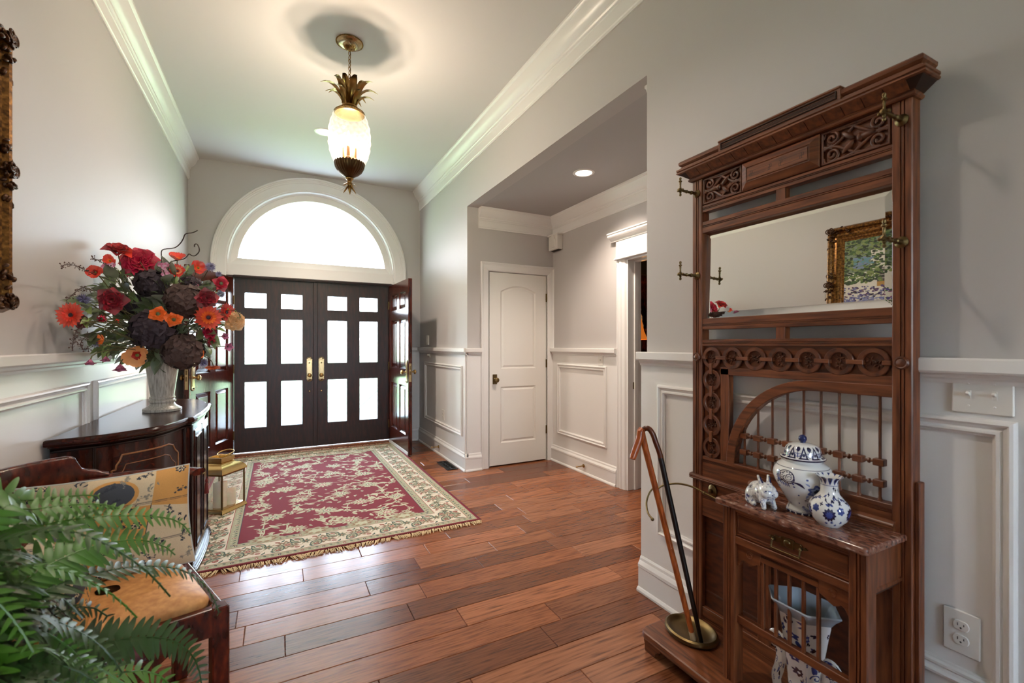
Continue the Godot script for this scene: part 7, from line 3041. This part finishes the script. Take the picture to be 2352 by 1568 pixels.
func build_chair() -> void:
	var side := 0.47
	var B := CH_A + CH_E2 * side
	var Cc := CH_A + CH_E1 * side
	var D := B + CH_E1 * side
	var mid := (CH_A + D) / 2
	var o := thing("corner_chair", "mahogany corner chair with tan drop-in seat half hidden by the fern", "chair", Vector3(mid.x, 0, mid.z))
	var off := -Vector3(mid.x, 0, mid.z)
	var sy := 0.455
	var m := mk()
	var bx := Basis(-CH_E1, Vector3.UP, -CH_E2)
	for q in [[CH_A, "leg"], [B, "leg"], [Cc, "leg"], [D, "leg"]]:
		m = mk()
		m.box(Vector3(-0.023, 0, -0.023), Vector3(0.023, sy + (0.0 if q[0] == CH_A else 0.02), 0.023), 0.004, Transform3D(bx, q[0] + off))
		put("leg", m, "chair_wood", o)
	# seat rails
	for q in [[CH_A, Cc], [CH_A, B], [B, D], [Cc, D]]:
		m = mk()
		var d: Vector3 = (q[1] - q[0]).normalized()
		var n := d.cross(Vector3.UP)
		m.bar(v2([-0.016, sy - 0.085, 0.016, sy - 0.085, 0.016, sy - 0.006, 0.013, sy - 0.002, 0.010, sy, -0.010, sy, -0.013, sy - 0.002, -0.016, sy - 0.006]), q[0] + off + d * 0.02, q[1] + off - d * 0.02, n, Vector3.UP, 0.3)
		put("seat_rail", m, "chair_wood", o)
	# crossed stretchers
	for q in [[CH_A, D], [B, Cc]]:
		m = mk()
		var d: Vector3 = (q[1] - q[0]).normalized()
		m.bar(v2([-0.014, 0.13, 0.014, 0.13, 0.014, 0.165, -0.014, 0.165]), q[0] + off, q[1] + off, d.cross(Vector3.UP), Vector3.UP)
		put("stretcher", m, "chair_wood", o)
	# domed drop-in seat
	m = mk()
	var rings := []
	for q in [[0.014, sy - 0.01], [0.012, sy + 0.008], [0.018, sy + 0.018], [0.045, sy + 0.030], [0.10, sy + 0.040], [0.17, sy + 0.046], [0.24, sy + 0.048]]:
		var a: float = q[0]
		var rc := minf(0.05, (side / 2 - a) * 0.9)
		var ring := PackedVector3Array()
		for c in [[1, 1, 0.0], [-1, 1, PI / 2], [-1, -1, PI], [1, -1, PI * 1.5]]:
			for i in 5:
				var t: float = c[2] + PI / 2 * i / 4.0
				var x: float = c[0] * (side / 2 - a - rc) + rc * cos(t)
				var z: float = c[1] * (side / 2 - a - rc) + rc * sin(t)
				ring.append(-CH_E1 * x - CH_E2 * z + Vector3.UP * q[1])
		rings.append(ring)
	m.loft(rings, true, true, true, 1.0)
	put("seat", m, "seat_cloth", o)
	# horseshoe arm rail through B, D and C, the crest raised over D
	var ctr := mid + off
	var rad := side * 0.7071 - 0.004
	var aD := atan2((D - mid).z, (D - mid).x)
	var walk := func(t: float, r: float) -> Vector3:
		var a := aD + t
		return ctr + Vector3(cos(a) * r, 0, sin(a) * r)
	rings = []
	for i in 41:
		var t := lerpf(-1.78, 1.78, i / 40.0)
		var w := 0.026
		if absf(t) > 1.36:
			w = 0.026 + 0.016 * sin(PI * (absf(t) - 1.36) / 0.46)
		var ring := PackedVector3Array()
		for k in 12:
			var a := TAU * k / 12
			ring.append(walk.call(t, rad + w * cos(a)) + Vector3.UP * (0.785 + 0.013 * sin(a)))
		rings.append(ring)
	m = mk()
	m.loft(rings, true, true, true, 1.0)
	put("arm_rail", m, "chair_wood", o)
	rings = []
	for i in 31:
		var t := lerpf(-0.86, 0.86, i / 30.0)
		var hgt := 0.012 + 0.062 * smoothstep(0.86, 0.70, absf(t)) * 0.35 + 0.058 * smoothstep(0.66, 0.55, absf(t))
		var ring := PackedVector3Array()
		for q in [[-0.017, 0.0], [-0.020, 0.5], [-0.016, 0.92], [-0.008, 1.0], [0.010, 1.0], [0.020, 0.90], [0.022, 0.5], [0.018, 0.0]]:
			ring.append(walk.call(t, rad + q[0]) + Vector3.UP * (0.792 + hgt * q[1]))
		rings.append(ring)
	m = mk()
	m.loft(rings, true, true, true, 0.8)
	put("crest_rail", m, "chair_wood", o)
	for q in [B, D, Cc]:
		m = mk()
		m.lathe(v2([0.020, 0.465, 0.021, 0.49, 0.014, 0.498, 0.019, 0.508, 0.013, 0.518, 0.016, 0.55, 0.021, 0.61, 0.022, 0.64, 0.014, 0.69, 0.013, 0.70, 0.020, 0.708, 0.013, 0.718, 0.015, 0.73, 0.022, 0.745, 0.020, 0.775]), 20, Transform3D(Basis(), q + off))
		put("turned_column", m, "chair_wood", o)
	for s in [-0.80, 0.80]:
		m = mk()
		var c: Vector3 = walk.call(s, rad)
		var dir: Vector3 = (walk.call(s + 0.1, rad) - c).normalized()
		var xf := Transform3D(Basis(dir, Vector3.UP, dir.cross(Vector3.UP)), Vector3(c.x, 0, c.z))
		m.prism(p2([-0.05, 0.46, 0.05, 0.46, 0.035, 0.52, 0.06, 0.60, 0.045, 0.68, 0.07, 0.775, -0.07, 0.775, -0.045, 0.68, -0.06, 0.60, -0.035, 0.52]), -0.006, 0.006, xf)
		put("splat", m, "chair_wood", o)
	# patchwork toile for both cushions
	var cream := Color(0.78, 0.70, 0.58)
	var tan := Color(0.76, 0.55, 0.30)
	var ink := Color(0.16, 0.19, 0.24)
	var grey := Color(0.50, 0.48, 0.44)
	var p := Painter.new(640, 640, cream, 77)
	var rg := p.rg
	for q in [[Vector2(0, 0), Vector2(300, 0), Vector2(250, 210), Vector2(0, 190)], [Vector2(250, 210), Vector2(430, 180), Vector2(470, 420), Vector2(230, 440)], [Vector2(470, 420), Vector2(640, 380), Vector2(640, 640), Vector2(500, 640)]]:
		p.poly(PackedVector2Array(q), tan)
	p.poly(PackedVector2Array([Vector2(0, 190), Vector2(250, 210), Vector2(230, 300), Vector2(0, 290)]), Color(0.20, 0.21, 0.24))
	p.poly(PackedVector2Array([Vector2(0, 470), Vector2(230, 440), Vector2(240, 640), Vector2(0, 640)]), Color(0.66, 0.60, 0.52))
	p.ellipse(Vector2(330, 520), 95, 95, tan)
	p.ellipse(Vector2(330, 520), 78, 78, Color(0.24, 0.26, 0.30))
	for c in p.spread(44, 62, 10, 10, 630, 630):
		var col := ink if rg.randf() < 0.75 else grey
		var t := rg.randf()
		if t < 0.5:
			var ang := rg.randf() * TAU
			var pts := []
			for i in 8:
				pts.append(c + Vector2(i * 9 - 32, sin(i * 0.8) * 9).rotated(ang))
			p.stroke(pts, 2.6, col)
			for i in 12:
				p.flower(pts[rg.randi() % 8] + Vector2(rg.randf_range(-12, 12), rg.randf_range(-12, 12)), rg.randf_range(5, 10), 5, 0.6, col, rg.randf() * 3)
		elif t < 0.75:
			p.flower(c, 25, 7, 0.3, ink)
			p.flower(c, 18, 6, 0.4, cream)
			p.flower(c, 12, 5, 0.4, ink)
			p.curl(c, 14, 0.0, 1.2, 2.5, cream)
		else:
			for i in 6:
				p.leaf(c + Vector2(rg.randf_range(-22, 22), rg.randf_range(-22, 22)), 26, 4, rg.randf() * TAU, col, 0.6)
	for q in [[300, 0, 250, 210], [250, 210, 230, 440], [430, 180, 470, 420], [0, 190, 640, 190], [0, 440, 640, 430]]:
		for d in [0, 7, 11]:
			p.stroke([Vector2(q[0], q[1] + d), Vector2(q[2], q[3] + d)], 1.8, ink)
	p.grainy(0.12)
	printed("toile", p, 0.85)
	plain("piping", Color(0.70, 0.70, 0.68), 0.7)
	cushion("square patchwork toile cushion leaning on the chair side next to the commode", D.lerp(B, 0.56) - CH_E2 * 0.085 + Vector3.UP * (sy + 0.195), -CH_E2, CH_E1, 0.225, 0.175, 0.22)
	cushion("square patchwork toile cushion leaning on the chair side towards the wall", D.lerp(Cc, 0.62) - CH_E1 * 0.10 + Vector3.UP * (sy + 0.155), -CH_E1, -CH_E2, 0.17, 0.14, 0.42)


func cushion(label: String, at: Vector3, face: Vector3, across: Vector3, w: float, h: float, lean: float) -> void:
	var up := (Vector3.UP * cos(lean) - face * sin(lean)).normalized()
	var n := across.cross(up)
	if n.dot(face) < 0:
		across = -across
		n = -n
	var o := thing("cushion", label, "cushion", at, 0.0, "patchwork cushions on the corner chair")
	o.basis = Basis(across, up, n)
	for s in [1.0, -1.0]:
		var m := mk()
		var grid := []
		for i in 19:
			var row := []
			for j in 19:
				var u := j / 9.0 - 1.0
				var v := i / 9.0 - 1.0
				var e := pow(maxf(0.0, (1.0 - u * u) * (1.0 - v * v)), 0.42)
				var k := 1.0 - 0.055 * (1.0 - u * u) * v * v
				var k2 := 1.0 - 0.055 * (1.0 - v * v) * u * u
				row.append(Vector3(u * w * k2, v * h * k, s * (0.004 + 0.062 * e + 0.003 * sin(u * 9 + v * 4) * e)))
			grid.append(row)
		m.sheet(grid)
		put("front" if s > 0 else "back", m, "toile", o)
	var m := mk()
	var pts := []
	for q in [[-1, -1, 1, -1], [1, -1, 1, 1], [1, 1, -1, 1], [-1, 1, -1, -1]]:
		for i in 10:
			var t := i / 10.0
			var u := lerpf(q[0], q[2], t)
			var v := lerpf(q[1], q[3], t)
			pts.append(Vector3(u * w * (1.0 - 0.055 * (1.0 - v * v) * u * u), v * h * (1.0 - 0.055 * (1.0 - u * u) * v * v), 0))
	pts.append(pts[0])
	m.tube(pts, 0.0045, 6)
	put("piping", m, "piping", o)


# ---------------------------------------------------------------- fern in the foreground
func frond(o: Node, base: Vector3, pts: Array, ln: float, mat: String, dense := 1.0, twist := 0.0) -> void:
	var path := curve_pts(pts, 12)
	# even steps along the rib
	var total := 0.0
	for i in path.size() - 1:
		total += path[i].distance_to(path[i + 1])
	var step := 0.0165 / dense
	var n := int(total / step)
	var m := mk()
	var rib := []
	var k := 0
	var acc := 0.0
	var samples := []
	for i in n + 1:
		var want := total * i / n
		while k < path.size() - 2 and acc + path[k].distance_to(path[k + 1]) < want:
			acc += path[k].distance_to(path[k + 1])
			k += 1
		var seg: float = path[k].distance_to(path[k + 1])
		samples.append(path[k].lerp(path[k + 1], clampf((want - acc) / maxf(seg, 1e-6), 0, 1)) - base)
	for i in range(0, n + 1, 2):
		rib.append(samples[i])
	m.tube(rib, 0.0019, 5)
	for i in range(1, n):
		var t := float(i) / n
		if t < 0.10:
			continue
		var dir: Vector3 = (samples[mini(i + 1, n)] - samples[i - 1]).normalized()
		var sd := dir.cross(Vector3.UP)
		if sd.length() < 0.15:
			sd = dir.cross(rgt)
		sd = sd.normalized().rotated(dir, twist)
		var nrm := sd.cross(dir)
		var size := ln * (0.55 + 0.45 * smoothstep(0.08, 0.30, t)) * (1.0 - 0.86 * pow(t, 2.6))
		for s in [-1.0, 1.0]:
			var out: Vector3 = (sd * s + dir * 0.42 + nrm * R.randf_range(-0.05, 0.22)).normalized()
			var l := size * R.randf_range(0.88, 1.08)
			var w := minf(l * 0.15, 0.0085)
			var wd: Vector3 = out.cross(nrm).normalized()
			var g := []
			for q in [[0.0, 0.5], [0.12, 1.15], [0.35, 1.0], [0.65, 0.8], [0.88, 0.45], [1.0, 0.05]]:
				var tt: float = q[0]
				var c: Vector3 = samples[i] + out * l * tt + dir * l * 0.14 * tt * tt - nrm * l * 0.20 * tt * tt
				var ww: float = w * q[1]
				g.append([c - wd * ww + nrm * ww * 0.2, c, c + wd * ww + nrm * ww * 0.2])
			m.sheet(g)
	put("frond", m, mat, o)


func build_fern() -> void:
	var base := Vector3(-0.70, 0, -1.20)
	var crown := base + Vector3(0, 0.70, 0)
	var st := thing("plant_stand", "round dark wooden plant stand under the fern", "plant stand", base)
	var m := mk()
	m.lathe(v2([0.0, 0.46, 0.125, 0.46, 0.13, 0.466, 0.13, 0.478, 0.125, 0.484, 0.0, 0.484]), 32)
	put("top", m, "mahogany", st)
	for i in 3:
		var a := TAU * i / 3 + 0.5
		m = mk()
		m.tube([Vector3(cos(a) * 0.09, 0.462, sin(a) * 0.09), Vector3(cos(a) * 0.07, 0.25, sin(a) * 0.07), Vector3(cos(a) * 0.11, 0.0, sin(a) * 0.11)], [0.014, 0.011, 0.013], 10)
		put("leg", m, "mahogany", st)
	var o := thing("potted_fern", "large green sword fern arching over the corner chair", "fern", base + Vector3(0, 0.4845, 0))
	m = mk()
	m.lathe(v2([0.0, 0.0, 0.075, 0.0, 0.085, 0.02, 0.108, 0.17, 0.118, 0.185, 0.118, 0.20, 0.106, 0.20, 0.098, 0.17, 0.0, 0.165]), 32)
	put("pot", m, "grey_glaze", o)
	m = mk()
	m.lathe(v2([0.0, 0.178, 0.06, 0.180, 0.100, 0.172]), 24)
	put("soil", m, "soil", o)
	var ob := base + Vector3(0, 0.4845, 0)
	# fronds seen in the photograph, given by where they pass and how far from the eye
	var seen := [
		[[-40, 1160, 0.95, 60, 1150, 1.02, 130, 1142, 1.08, 205, 1136, 1.15, 240, 1142, 1.18], 0.066, "frond", 0.9],
		[[-30, 1190, 0.90, 60, 1172, 0.97, 150, 1160, 1.03, 235, 1158, 1.10, 290, 1172, 1.14], 0.060, "frond", 0.7],
		[[-20, 1235, 0.92, 90, 1206, 1.00, 220, 1186, 1.08, 340, 1185, 1.16, 408, 1196, 1.22, 438, 1226, 1.24], 0.066, "frond", 0.75],
		[[-30, 1400, 0.86, 60, 1330, 0.93, 140, 1283, 0.99, 235, 1248, 1.06, 325, 1240, 1.13, 380, 1256, 1.18, 402, 1274, 1.20], 0.080, "frond", 0.85],
		[[-40, 1440, 0.85, 110, 1352, 0.95, 240, 1312, 1.05, 350, 1300, 1.14, 430, 1314, 1.20, 480, 1356, 1.24, 508, 1418, 1.25], 0.056, "frond_dark", 0.3],
		[[-30, 1580, 0.84, 100, 1515, 0.92, 220, 1480, 1.00, 330, 1462, 1.08, 405, 1474, 1.13, 450, 1518, 1.16, 466, 1590, 1.16], 0.078, "frond_dark", 0.9],
		[[-30, 1500, 0.86, 60, 1440, 0.93, 130, 1408, 1.0, 190, 1392, 1.05, 235, 1404, 1.08, 255, 1428, 1.08], 0.064, "frond_dark", 0.6],
		[[-20, 1650, 0.84, 120, 1590, 0.92, 240, 1555, 0.98, 330, 1540, 1.04, 385, 1565, 1.06, 410, 1620, 1.05], 0.066, "frond", 0.5],
		[[-50, 1310, 0.84, 10, 1280, 0.88, 60, 1272, 0.94, 120, 1296, 0.98, 150, 1336, 0.98], 0.060, "frond_dark", 0.5],
		[[-60, 1370, 0.82, 20, 1345, 0.88, 90, 1350, 0.94, 150, 1378, 0.98, 190, 1420, 0.99], 0.062, "frond_dark", 0.3],
		[[-60, 1500, 0.80, 0, 1450, 0.84, 60, 1440, 0.88, 130, 1465, 0.92, 190, 1520, 0.92, 220, 1580, 0.90], 0.062, "frond", 0.4],
		[[-60, 1600, 0.78, 10, 1540, 0.82, 90, 1520, 0.86, 180, 1540, 0.90, 250, 1590, 0.90], 0.064, "frond_dark", 0.6],
		[[-60, 1460, 0.80, 30, 1410, 0.86, 110, 1420, 0.91, 190, 1455, 0.95, 250, 1500, 0.97, 290, 1560, 0.96], 0.062, "frond_dark", 0.2],
		[[-60, 1560, 0.79, 40, 1490, 0.84, 130, 1500, 0.90, 220, 1530, 0.94, 300, 1580, 0.95], 0.060, "frond", 0.1],
		[[-60, 1640, 0.76, 20, 1570, 0.80, 110, 1560, 0.84, 190, 1600, 0.86], 0.060, "frond_dark", 0.3],
		[[-60, 1420, 0.82, -10, 1390, 0.86, 50, 1395, 0.90, 100, 1430, 0.93, 130, 1490, 0.93], 0.060, "frond", 0.0],
	]
	for q in seen:
		var pts := [crown]
		var l: Array = q[0]
		for i in range(0, l.size(), 3):
			pts.append(at_depth(l[i], l[i + 1], l[i + 2]))
		frond(o, ob, pts, q[1], q[2], 1.0, q[3])
	# the rest of the plant, all round
	for i in 26:
		var a := TAU * i / 26.0 + R.randf_range(-0.1, 0.1)
		var d := Vector3(cos(a), 0, sin(a))
		var reach := R.randf_range(0.34, 0.52)
		if d.x < -0.15:
			reach = minf(reach, 0.12 / -d.x)
		if d.x > 0.2 and d.z > 0.0:
			reach *= 0.75
		var high := R.randf_range(0.10, 0.30)
		var pts := [crown + d * 0.02]
		for t in [0.35, 0.65, 0.88, 1.0]:
			pts.append(crown + d * reach * t + Vector3.UP * (high * sin(PI * t * 0.72) - 0.16 * t * t * t))
		frond(o, ob, pts, R.randf_range(0.040, 0.055), "frond" if i % 3 else "frond_dark", 0.9, R.randf_range(-0.3, 0.3))


# ---------------------------------------------------------------- gilt-framed painting on the left-hand wall
func build_picture() -> void:
	var y0 := 1.385
	var h := 0.97
	var w := 1.22
	var o := thing("framed_painting", "garden painting in an ornate gilt frame on the wall, mirrored in the hall stand", "painting", Vector3(XL + 0.002, y0, -0.985), PI / 2)
	# its own axes: x towards the front doors, y up, z into the room
	var m := mk()
	m.frame(w, h, v2([0, 0, 0, 0.018, 0.006, 0.030, 0.014, 0.046, 0.026, 0.052, 0.036, 0.048, 0.046, 0.034, 0.060, 0.026, 0.076, 0.028, 0.084, 0.034, 0.092, 0.030, 0.098, 0.024, 0.110, 0.022, 0.116, 0.016, 0.130, 0.012, 0.130, 0]))
	put("frame", m, "gilt", o)
	# corner and centre ornaments in leaf scrolls
	for q in [[0.035, 0.035, 1], [w - 0.035, 0.035, 1], [w - 0.035, h - 0.035, 1], [0.035, h - 0.035, 1], [w * 0.5, 0.03, 0], [w * 0.5, h - 0.03, 0], [0.03, h * 0.5, 0], [w - 0.03, h * 0.5, 0]]:
		m = mk()
		var rg := RandomNumberGenerator.new()
		rg.seed = 9
		var c := Vector2(q[0], q[1])
		var inward := (Vector2(w / 2, h / 2) - c).sign()
		for i in 34:
			var t := rg.randf_range(-0.5, 0.5)
			var p := c
			if q[2] == 1:
				p += Vector2(inward.x * absf(t) * 0.26, 0) if i % 2 else Vector2(0, inward.y * absf(t) * 0.26)
			elif q[0] < 0.1 or q[0] > w - 0.1:
				p += Vector2(0, t * 0.20)
			else:
				p += Vector2(t * 0.20, 0)
			p += Vector2(rg.randf_range(-0.024, 0.024), rg.randf_range(-0.024, 0.024))
			var a := rg.randf() * TAU
			m.ball(Vector3.ZERO, Vector3(rg.randf_range(0.010, 0.019), rg.randf_range(0.005, 0.008), 0.009), 8, Transform3D(Basis(Vector3.BACK, a), Vector3(p.x, p.y, 0.048 + rg.randf_range(-0.012, 0.006))))
		for i in 4:
			var sc := spiral(c + Vector2(rg.randf_range(-0.02, 0.02), rg.randf_range(-0.02, 0.02)), 0.022, rg.randf() * TAU, 1.2, 0.058, 16)
			m.tube(sc, 0.0042, 6)
		put("ornament", m, "gilt_dark", o)
	var W := 820
	var H := 610
	var white := Color(0.80, 0.78, 0.74)
	var p := Painter.new(W, H, white, 31)
	var g := p.rg
	var dab := func(n: int, x0: float, y0_: float, x1: float, y1: float, cols: Array, lo: float, hi: float, flat := 0.5) -> void:
		for i in n:
			p.ellipse(Vector2(g.randf_range(x0, x1), g.randf_range(y0_, y1)), g.randf_range(lo, hi), g.randf_range(lo, hi) * flat, cols[g.randi() % cols.size()], g.randf_range(-0.5, 0.5))
	# rows run upward: row 0 is the bottom edge
	p.rect(0, H * 0.62, W, H, Color(0.45, 0.50, 0.42))
	p.rect(W * 0.30, H * 0.22, W * 0.80, H * 0.86, white)
	p.poly(PackedVector2Array([Vector2(W * 0.26, H * 0.86), Vector2(W * 0.55, H * 0.99), Vector2(W * 0.84, H * 0.86)]), Color(0.30, 0.29, 0.30))
	for q in [[0.36, 0.44], [0.52, 0.44], [0.36, 0.66], [0.54, 0.68], [0.68, 0.50]]:
		p.rect(W * q[0], H * q[1], W * (q[0] + 0.075), H * (q[1] + 0.15), Color(0.27, 0.24, 0.24))
		for i in 4:
			p.rect(W * q[0], H * (q[1] + 0.03 + i * 0.034), W * (q[0] + 0.075), H * (q[1] + 0.036 + i * 0.034), white)
		p.rect(W * q[0], H * (q[1] - 0.05), W * (q[0] + 0.075), H * q[1], Color(0.66, 0.50, 0.26))
	for i in 9:
		p.rect(W * 0.44, H * (0.20 + i * 0.022), W * 0.60, H * (0.209 + i * 0.022), Color(0.38, 0.28, 0.25))
	var greens := [Color(0.16, 0.24, 0.14), Color(0.24, 0.36, 0.18), Color(0.38, 0.46, 0.24), Color(0.13, 0.18, 0.12), Color(0.47, 0.52, 0.30)]
	dab.call(420, W * 0.72, H * 0.50, W, H, greens, 6, 20)
	dab.call(260, 0, H * 0.55, W * 0.32, H, greens, 7, 22)
	dab.call(170, W * 0.20, H * 0.84, W * 0.85, H, greens, 6, 18)
	dab.call(40, W * 0.78, H * 0.66, W * 0.92, H * 0.78, [Color(0.36, 0.52, 0.58), Color(0.45, 0.50, 0.62)], 8, 16)
	dab.call(240, W * 0.60, H * 0.24, W, H * 0.46, [Color(0.20, 0.16, 0.34), Color(0.32, 0.28, 0.48), Color(0.42, 0.42, 0.58), Color(0.30, 0.15, 0.30), Color(0.12, 0.10, 0.20)], 5, 13)
	dab.call(130, W * 0.62, H * 0.22, W, H * 0.34, [Color(0.50, 0.52, 0.66), Color(0.38, 0.40, 0.60)], 6, 12)
	dab.call(300, 0, H * 0.14, W * 0.42, H * 0.42, [Color(0.20, 0.36, 0.16), Color(0.14, 0.22, 0.12), Color(0.44, 0.20, 0.40), Color(0.30, 0.26, 0.5)], 5, 14)
	dab.call(420, W * 0.34, 0, W, H * 0.20, [Color(0.74, 0.14, 0.14), Color(0.80, 0.36, 0.32), Color(0.62, 0.10, 0.16), Color(0.46, 0.56, 0.30), Color(0.84, 0.46, 0.42), Color(0.12, 0.14, 0.12)], 6, 14, 0.7)
	dab.call(120, W * 0.52, H * 0.10, W * 0.72, H * 0.28, [Color(0.80, 0.34, 0.30), Color(0.74, 0.22, 0.20), Color(0.86, 0.48, 0.42)], 7, 13, 0.8)
	dab.call(160, 0, 0, W * 0.4, H * 0.16, [Color(0.70, 0.66, 0.60), Color(0.58, 0.54, 0.50), Color(0.30, 0.40, 0.22)], 6, 18)
	for q in [[0.62, 0.50], [0.60, 0.60], [0.64, 0.44]]:
		p.flower(Vector2(W * q[0], H * q[1]), 15, 5, 0.4, Color(0.78, 0.14, 0.12))
	p.grainy(0.10)
	printed("painted_canvas", p, 0.55)
	bump(M["painted_canvas"], noise_tex(55, 0.08, [], 6.0, 3, 256), 0.05)
	m = mk()
	var a := 0.122
	var nx := 3
	m.quad(Vector3(a, a, 0.012), Vector3(w - a, a, 0.012), Vector3(w - a, h - a, 0.012), Vector3(a, h - a, 0.012), -1, Vector2(0, 0), Vector2(1, 0), Vector2(1, 1), Vector2(0, 1))
	put("canvas", m, "painted_canvas", o)
	m = mk()
	m.box(Vector3(0.02, 0.02, 0.0), Vector3(w - 0.02, h - 0.02, 0.010))
	put("backing", m, "tree_dark", o)


# ---------------------------------------------------------------- the room beyond the side hall
func build_next_room() -> void:
	var m := mk()
	m.box(Vector3(2.86, 0, -5.3), Vector3(7.0, 2.8, -5.18))
	m.box(Vector3(2.86, 0, 0.5), Vector3(7.0, 2.8, 0.62))
	m.box(Vector3(6.9, 0, -5.3), Vector3(7.02, 2.8, 0.62))
	m.box(Vector3(2.86, 0, -1.655), Vector3(2.9, 2.8, 0.62))
	struct_mesh("wall_next_room", m, "study_paint")
	m = mk()
	m.box(Vector3(2.86, 2.67, -5.3), Vector3(7.02, 2.8, 0.62))
	struct_mesh("ceiling_next_room", m, "alcove_ceiling_paint")
	# dark bookcase and cabinet along the far wall
	var o := thing("bookcase", "tall dark bookcase seen through the side hall doorway", "bookcase", Vector3(4.75, 0, -5.0))
	m = mk()
	m.box(Vector3(-0.55, 0, -0.16), Vector3(-0.50, 2.15, 0.14), 0.003)
	m.box(Vector3(0.50, 0, -0.16), Vector3(0.55, 2.15, 0.14), 0.003)
	m.box(Vector3(-0.55, 0, -0.16), Vector3(0.55, 2.15, -0.14))
	put("case", m, "mahogany", o)
	m = mk()
	m.box(Vector3(-0.60, 2.14, -0.17), Vector3(0.60, 2.26, 0.19), 0.02)
	put("cornice", m, "mahogany", o)
	for y in [0.08, 0.55, 1.0, 1.47]:
		m = mk()
		m.box(Vector3(-0.50, y, -0.14), Vector3(0.50, y + 0.03, 0.13), 0.003)
		put("shelf", m, "mahogany", o)
	var f := thing("figurine", "blue and white porcelain figurine on the bookcase shelf beyond the doorway", "figurine", Vector3(4.62, 1.501, -4.98))
	m = mk()
	m.lathe(v2([0.05, 0.0, 0.06, 0.01, 0.065, 0.05, 0.045, 0.10, 0.05, 0.16, 0.035, 0.21, 0.015, 0.235, 0.028, 0.26, 0.03, 0.285, 0.0, 0.315]), 24)
	put("body", m, "allover_glaze", f)
	for i in 6:
		m = mk()
		var x := 4.36 + i * 0.045
		m.box(Vector3(-0.02, 0, -0.09), Vector3(0.018, 0.24 + 0.02 * (i % 3), 0.08), 0.002)
		var b := put("book", m, ["tassel", "cane_black", "study_paint", "rug_edge"][i % 4], null, ["slim dark red book", "black-spined book", "grey-green book", "wine red book", "reddish book at the row's middle", "last black book of the row"][i] + " on the bookcase shelf beyond the doorway")
		b.position = Vector3(x, 1.031, -4.98)
		tag(b, "", "book", "books beyond the doorway")
	# table with lamp and plant
	var t := thing("side_table", "small dark side table in the room beyond the doorway", "table", Vector3(4.22, 0, -4.52))
	m = mk()
	m.lathe(v2([0.0, 0.86, 0.26, 0.86, 0.27, 0.875, 0.26, 0.89, 0.0, 0.89]), 28)
	put("top", m, "mahogany", t)
	m = mk()
	m.lathe(v2([0.18, 0.0, 0.17, 0.03, 0.05, 0.06, 0.03, 0.30, 0.05, 0.55, 0.03, 0.80, 0.06, 0.86]), 20)
	put("pedestal", m, "mahogany", t)
	var l := thing("table_lamp", "table lamp with glowing amber shade in the room beyond the doorway", "lamp", Vector3(4.21, 0.891, -4.62))
	m = mk()
	m.lathe(v2([0.07, 0.0, 0.07, 0.02, 0.03, 0.04, 0.06, 0.14, 0.065, 0.22, 0.02, 0.32, 0.012, 0.46, 0.012, 0.52]), 20)
	put("base", m, "bronze", l)
	m = mk()
	m.lathe(v2([0.165, 0.45, 0.12, 0.56, 0.085, 0.72, 0.083, 0.72, 0.118, 0.56, 0.162, 0.45]), 32)
	put("shade", m, "amber_shade", l)
	m = mk()
	m.ball(Vector3(0, 0.58, 0), Vector3(0.03, 0.04, 0.03), 12)
	put("bulb", m, "bulb", l)
	var li := OmniLight3D.new()
	li.name = "light"
	li.position = Vector3(0, 0.58, 0)
	li.light_color = Color(1.0, 0.72, 0.42)
	li.light_energy = 0.35
	li.light_size = 0.02
	li.omni_range = 8.0
	li.omni_attenuation = 2.0
	li.shadow_enabled = true
	l.add_child(li)
	var p := thing("potted_plant", "dark leafy plant on the side table beyond the doorway", "plant", Vector3(4.30, 0.891, -4.42))
	m = mk()
	m.lathe(v2([0.05, 0.0, 0.07, 0.10, 0.065, 0.105, 0.0, 0.09]), 18)
	put("pot", m, "bronze", p)
	m = mk()
	for i in 70:
		var d := Vector3(R.randf_range(-1, 1), R.randf_range(0.1, 1.3), R.randf_range(-1, 1)).normalized()
		var s := d.cross(Vector3.UP).normalized() * 0.018
		var a := Vector3(0, 0.10, 0) + d * 0.03
		var q := Vector3(0, 0.10, 0) + d * R.randf_range(0.12, 0.26)
		m.quad(a, a.lerp(q, 0.5) + s, q, a.lerp(q, 0.5) - s, 1)
	put("foliage", m, "foliage", p).set_meta("kind", "stuff")
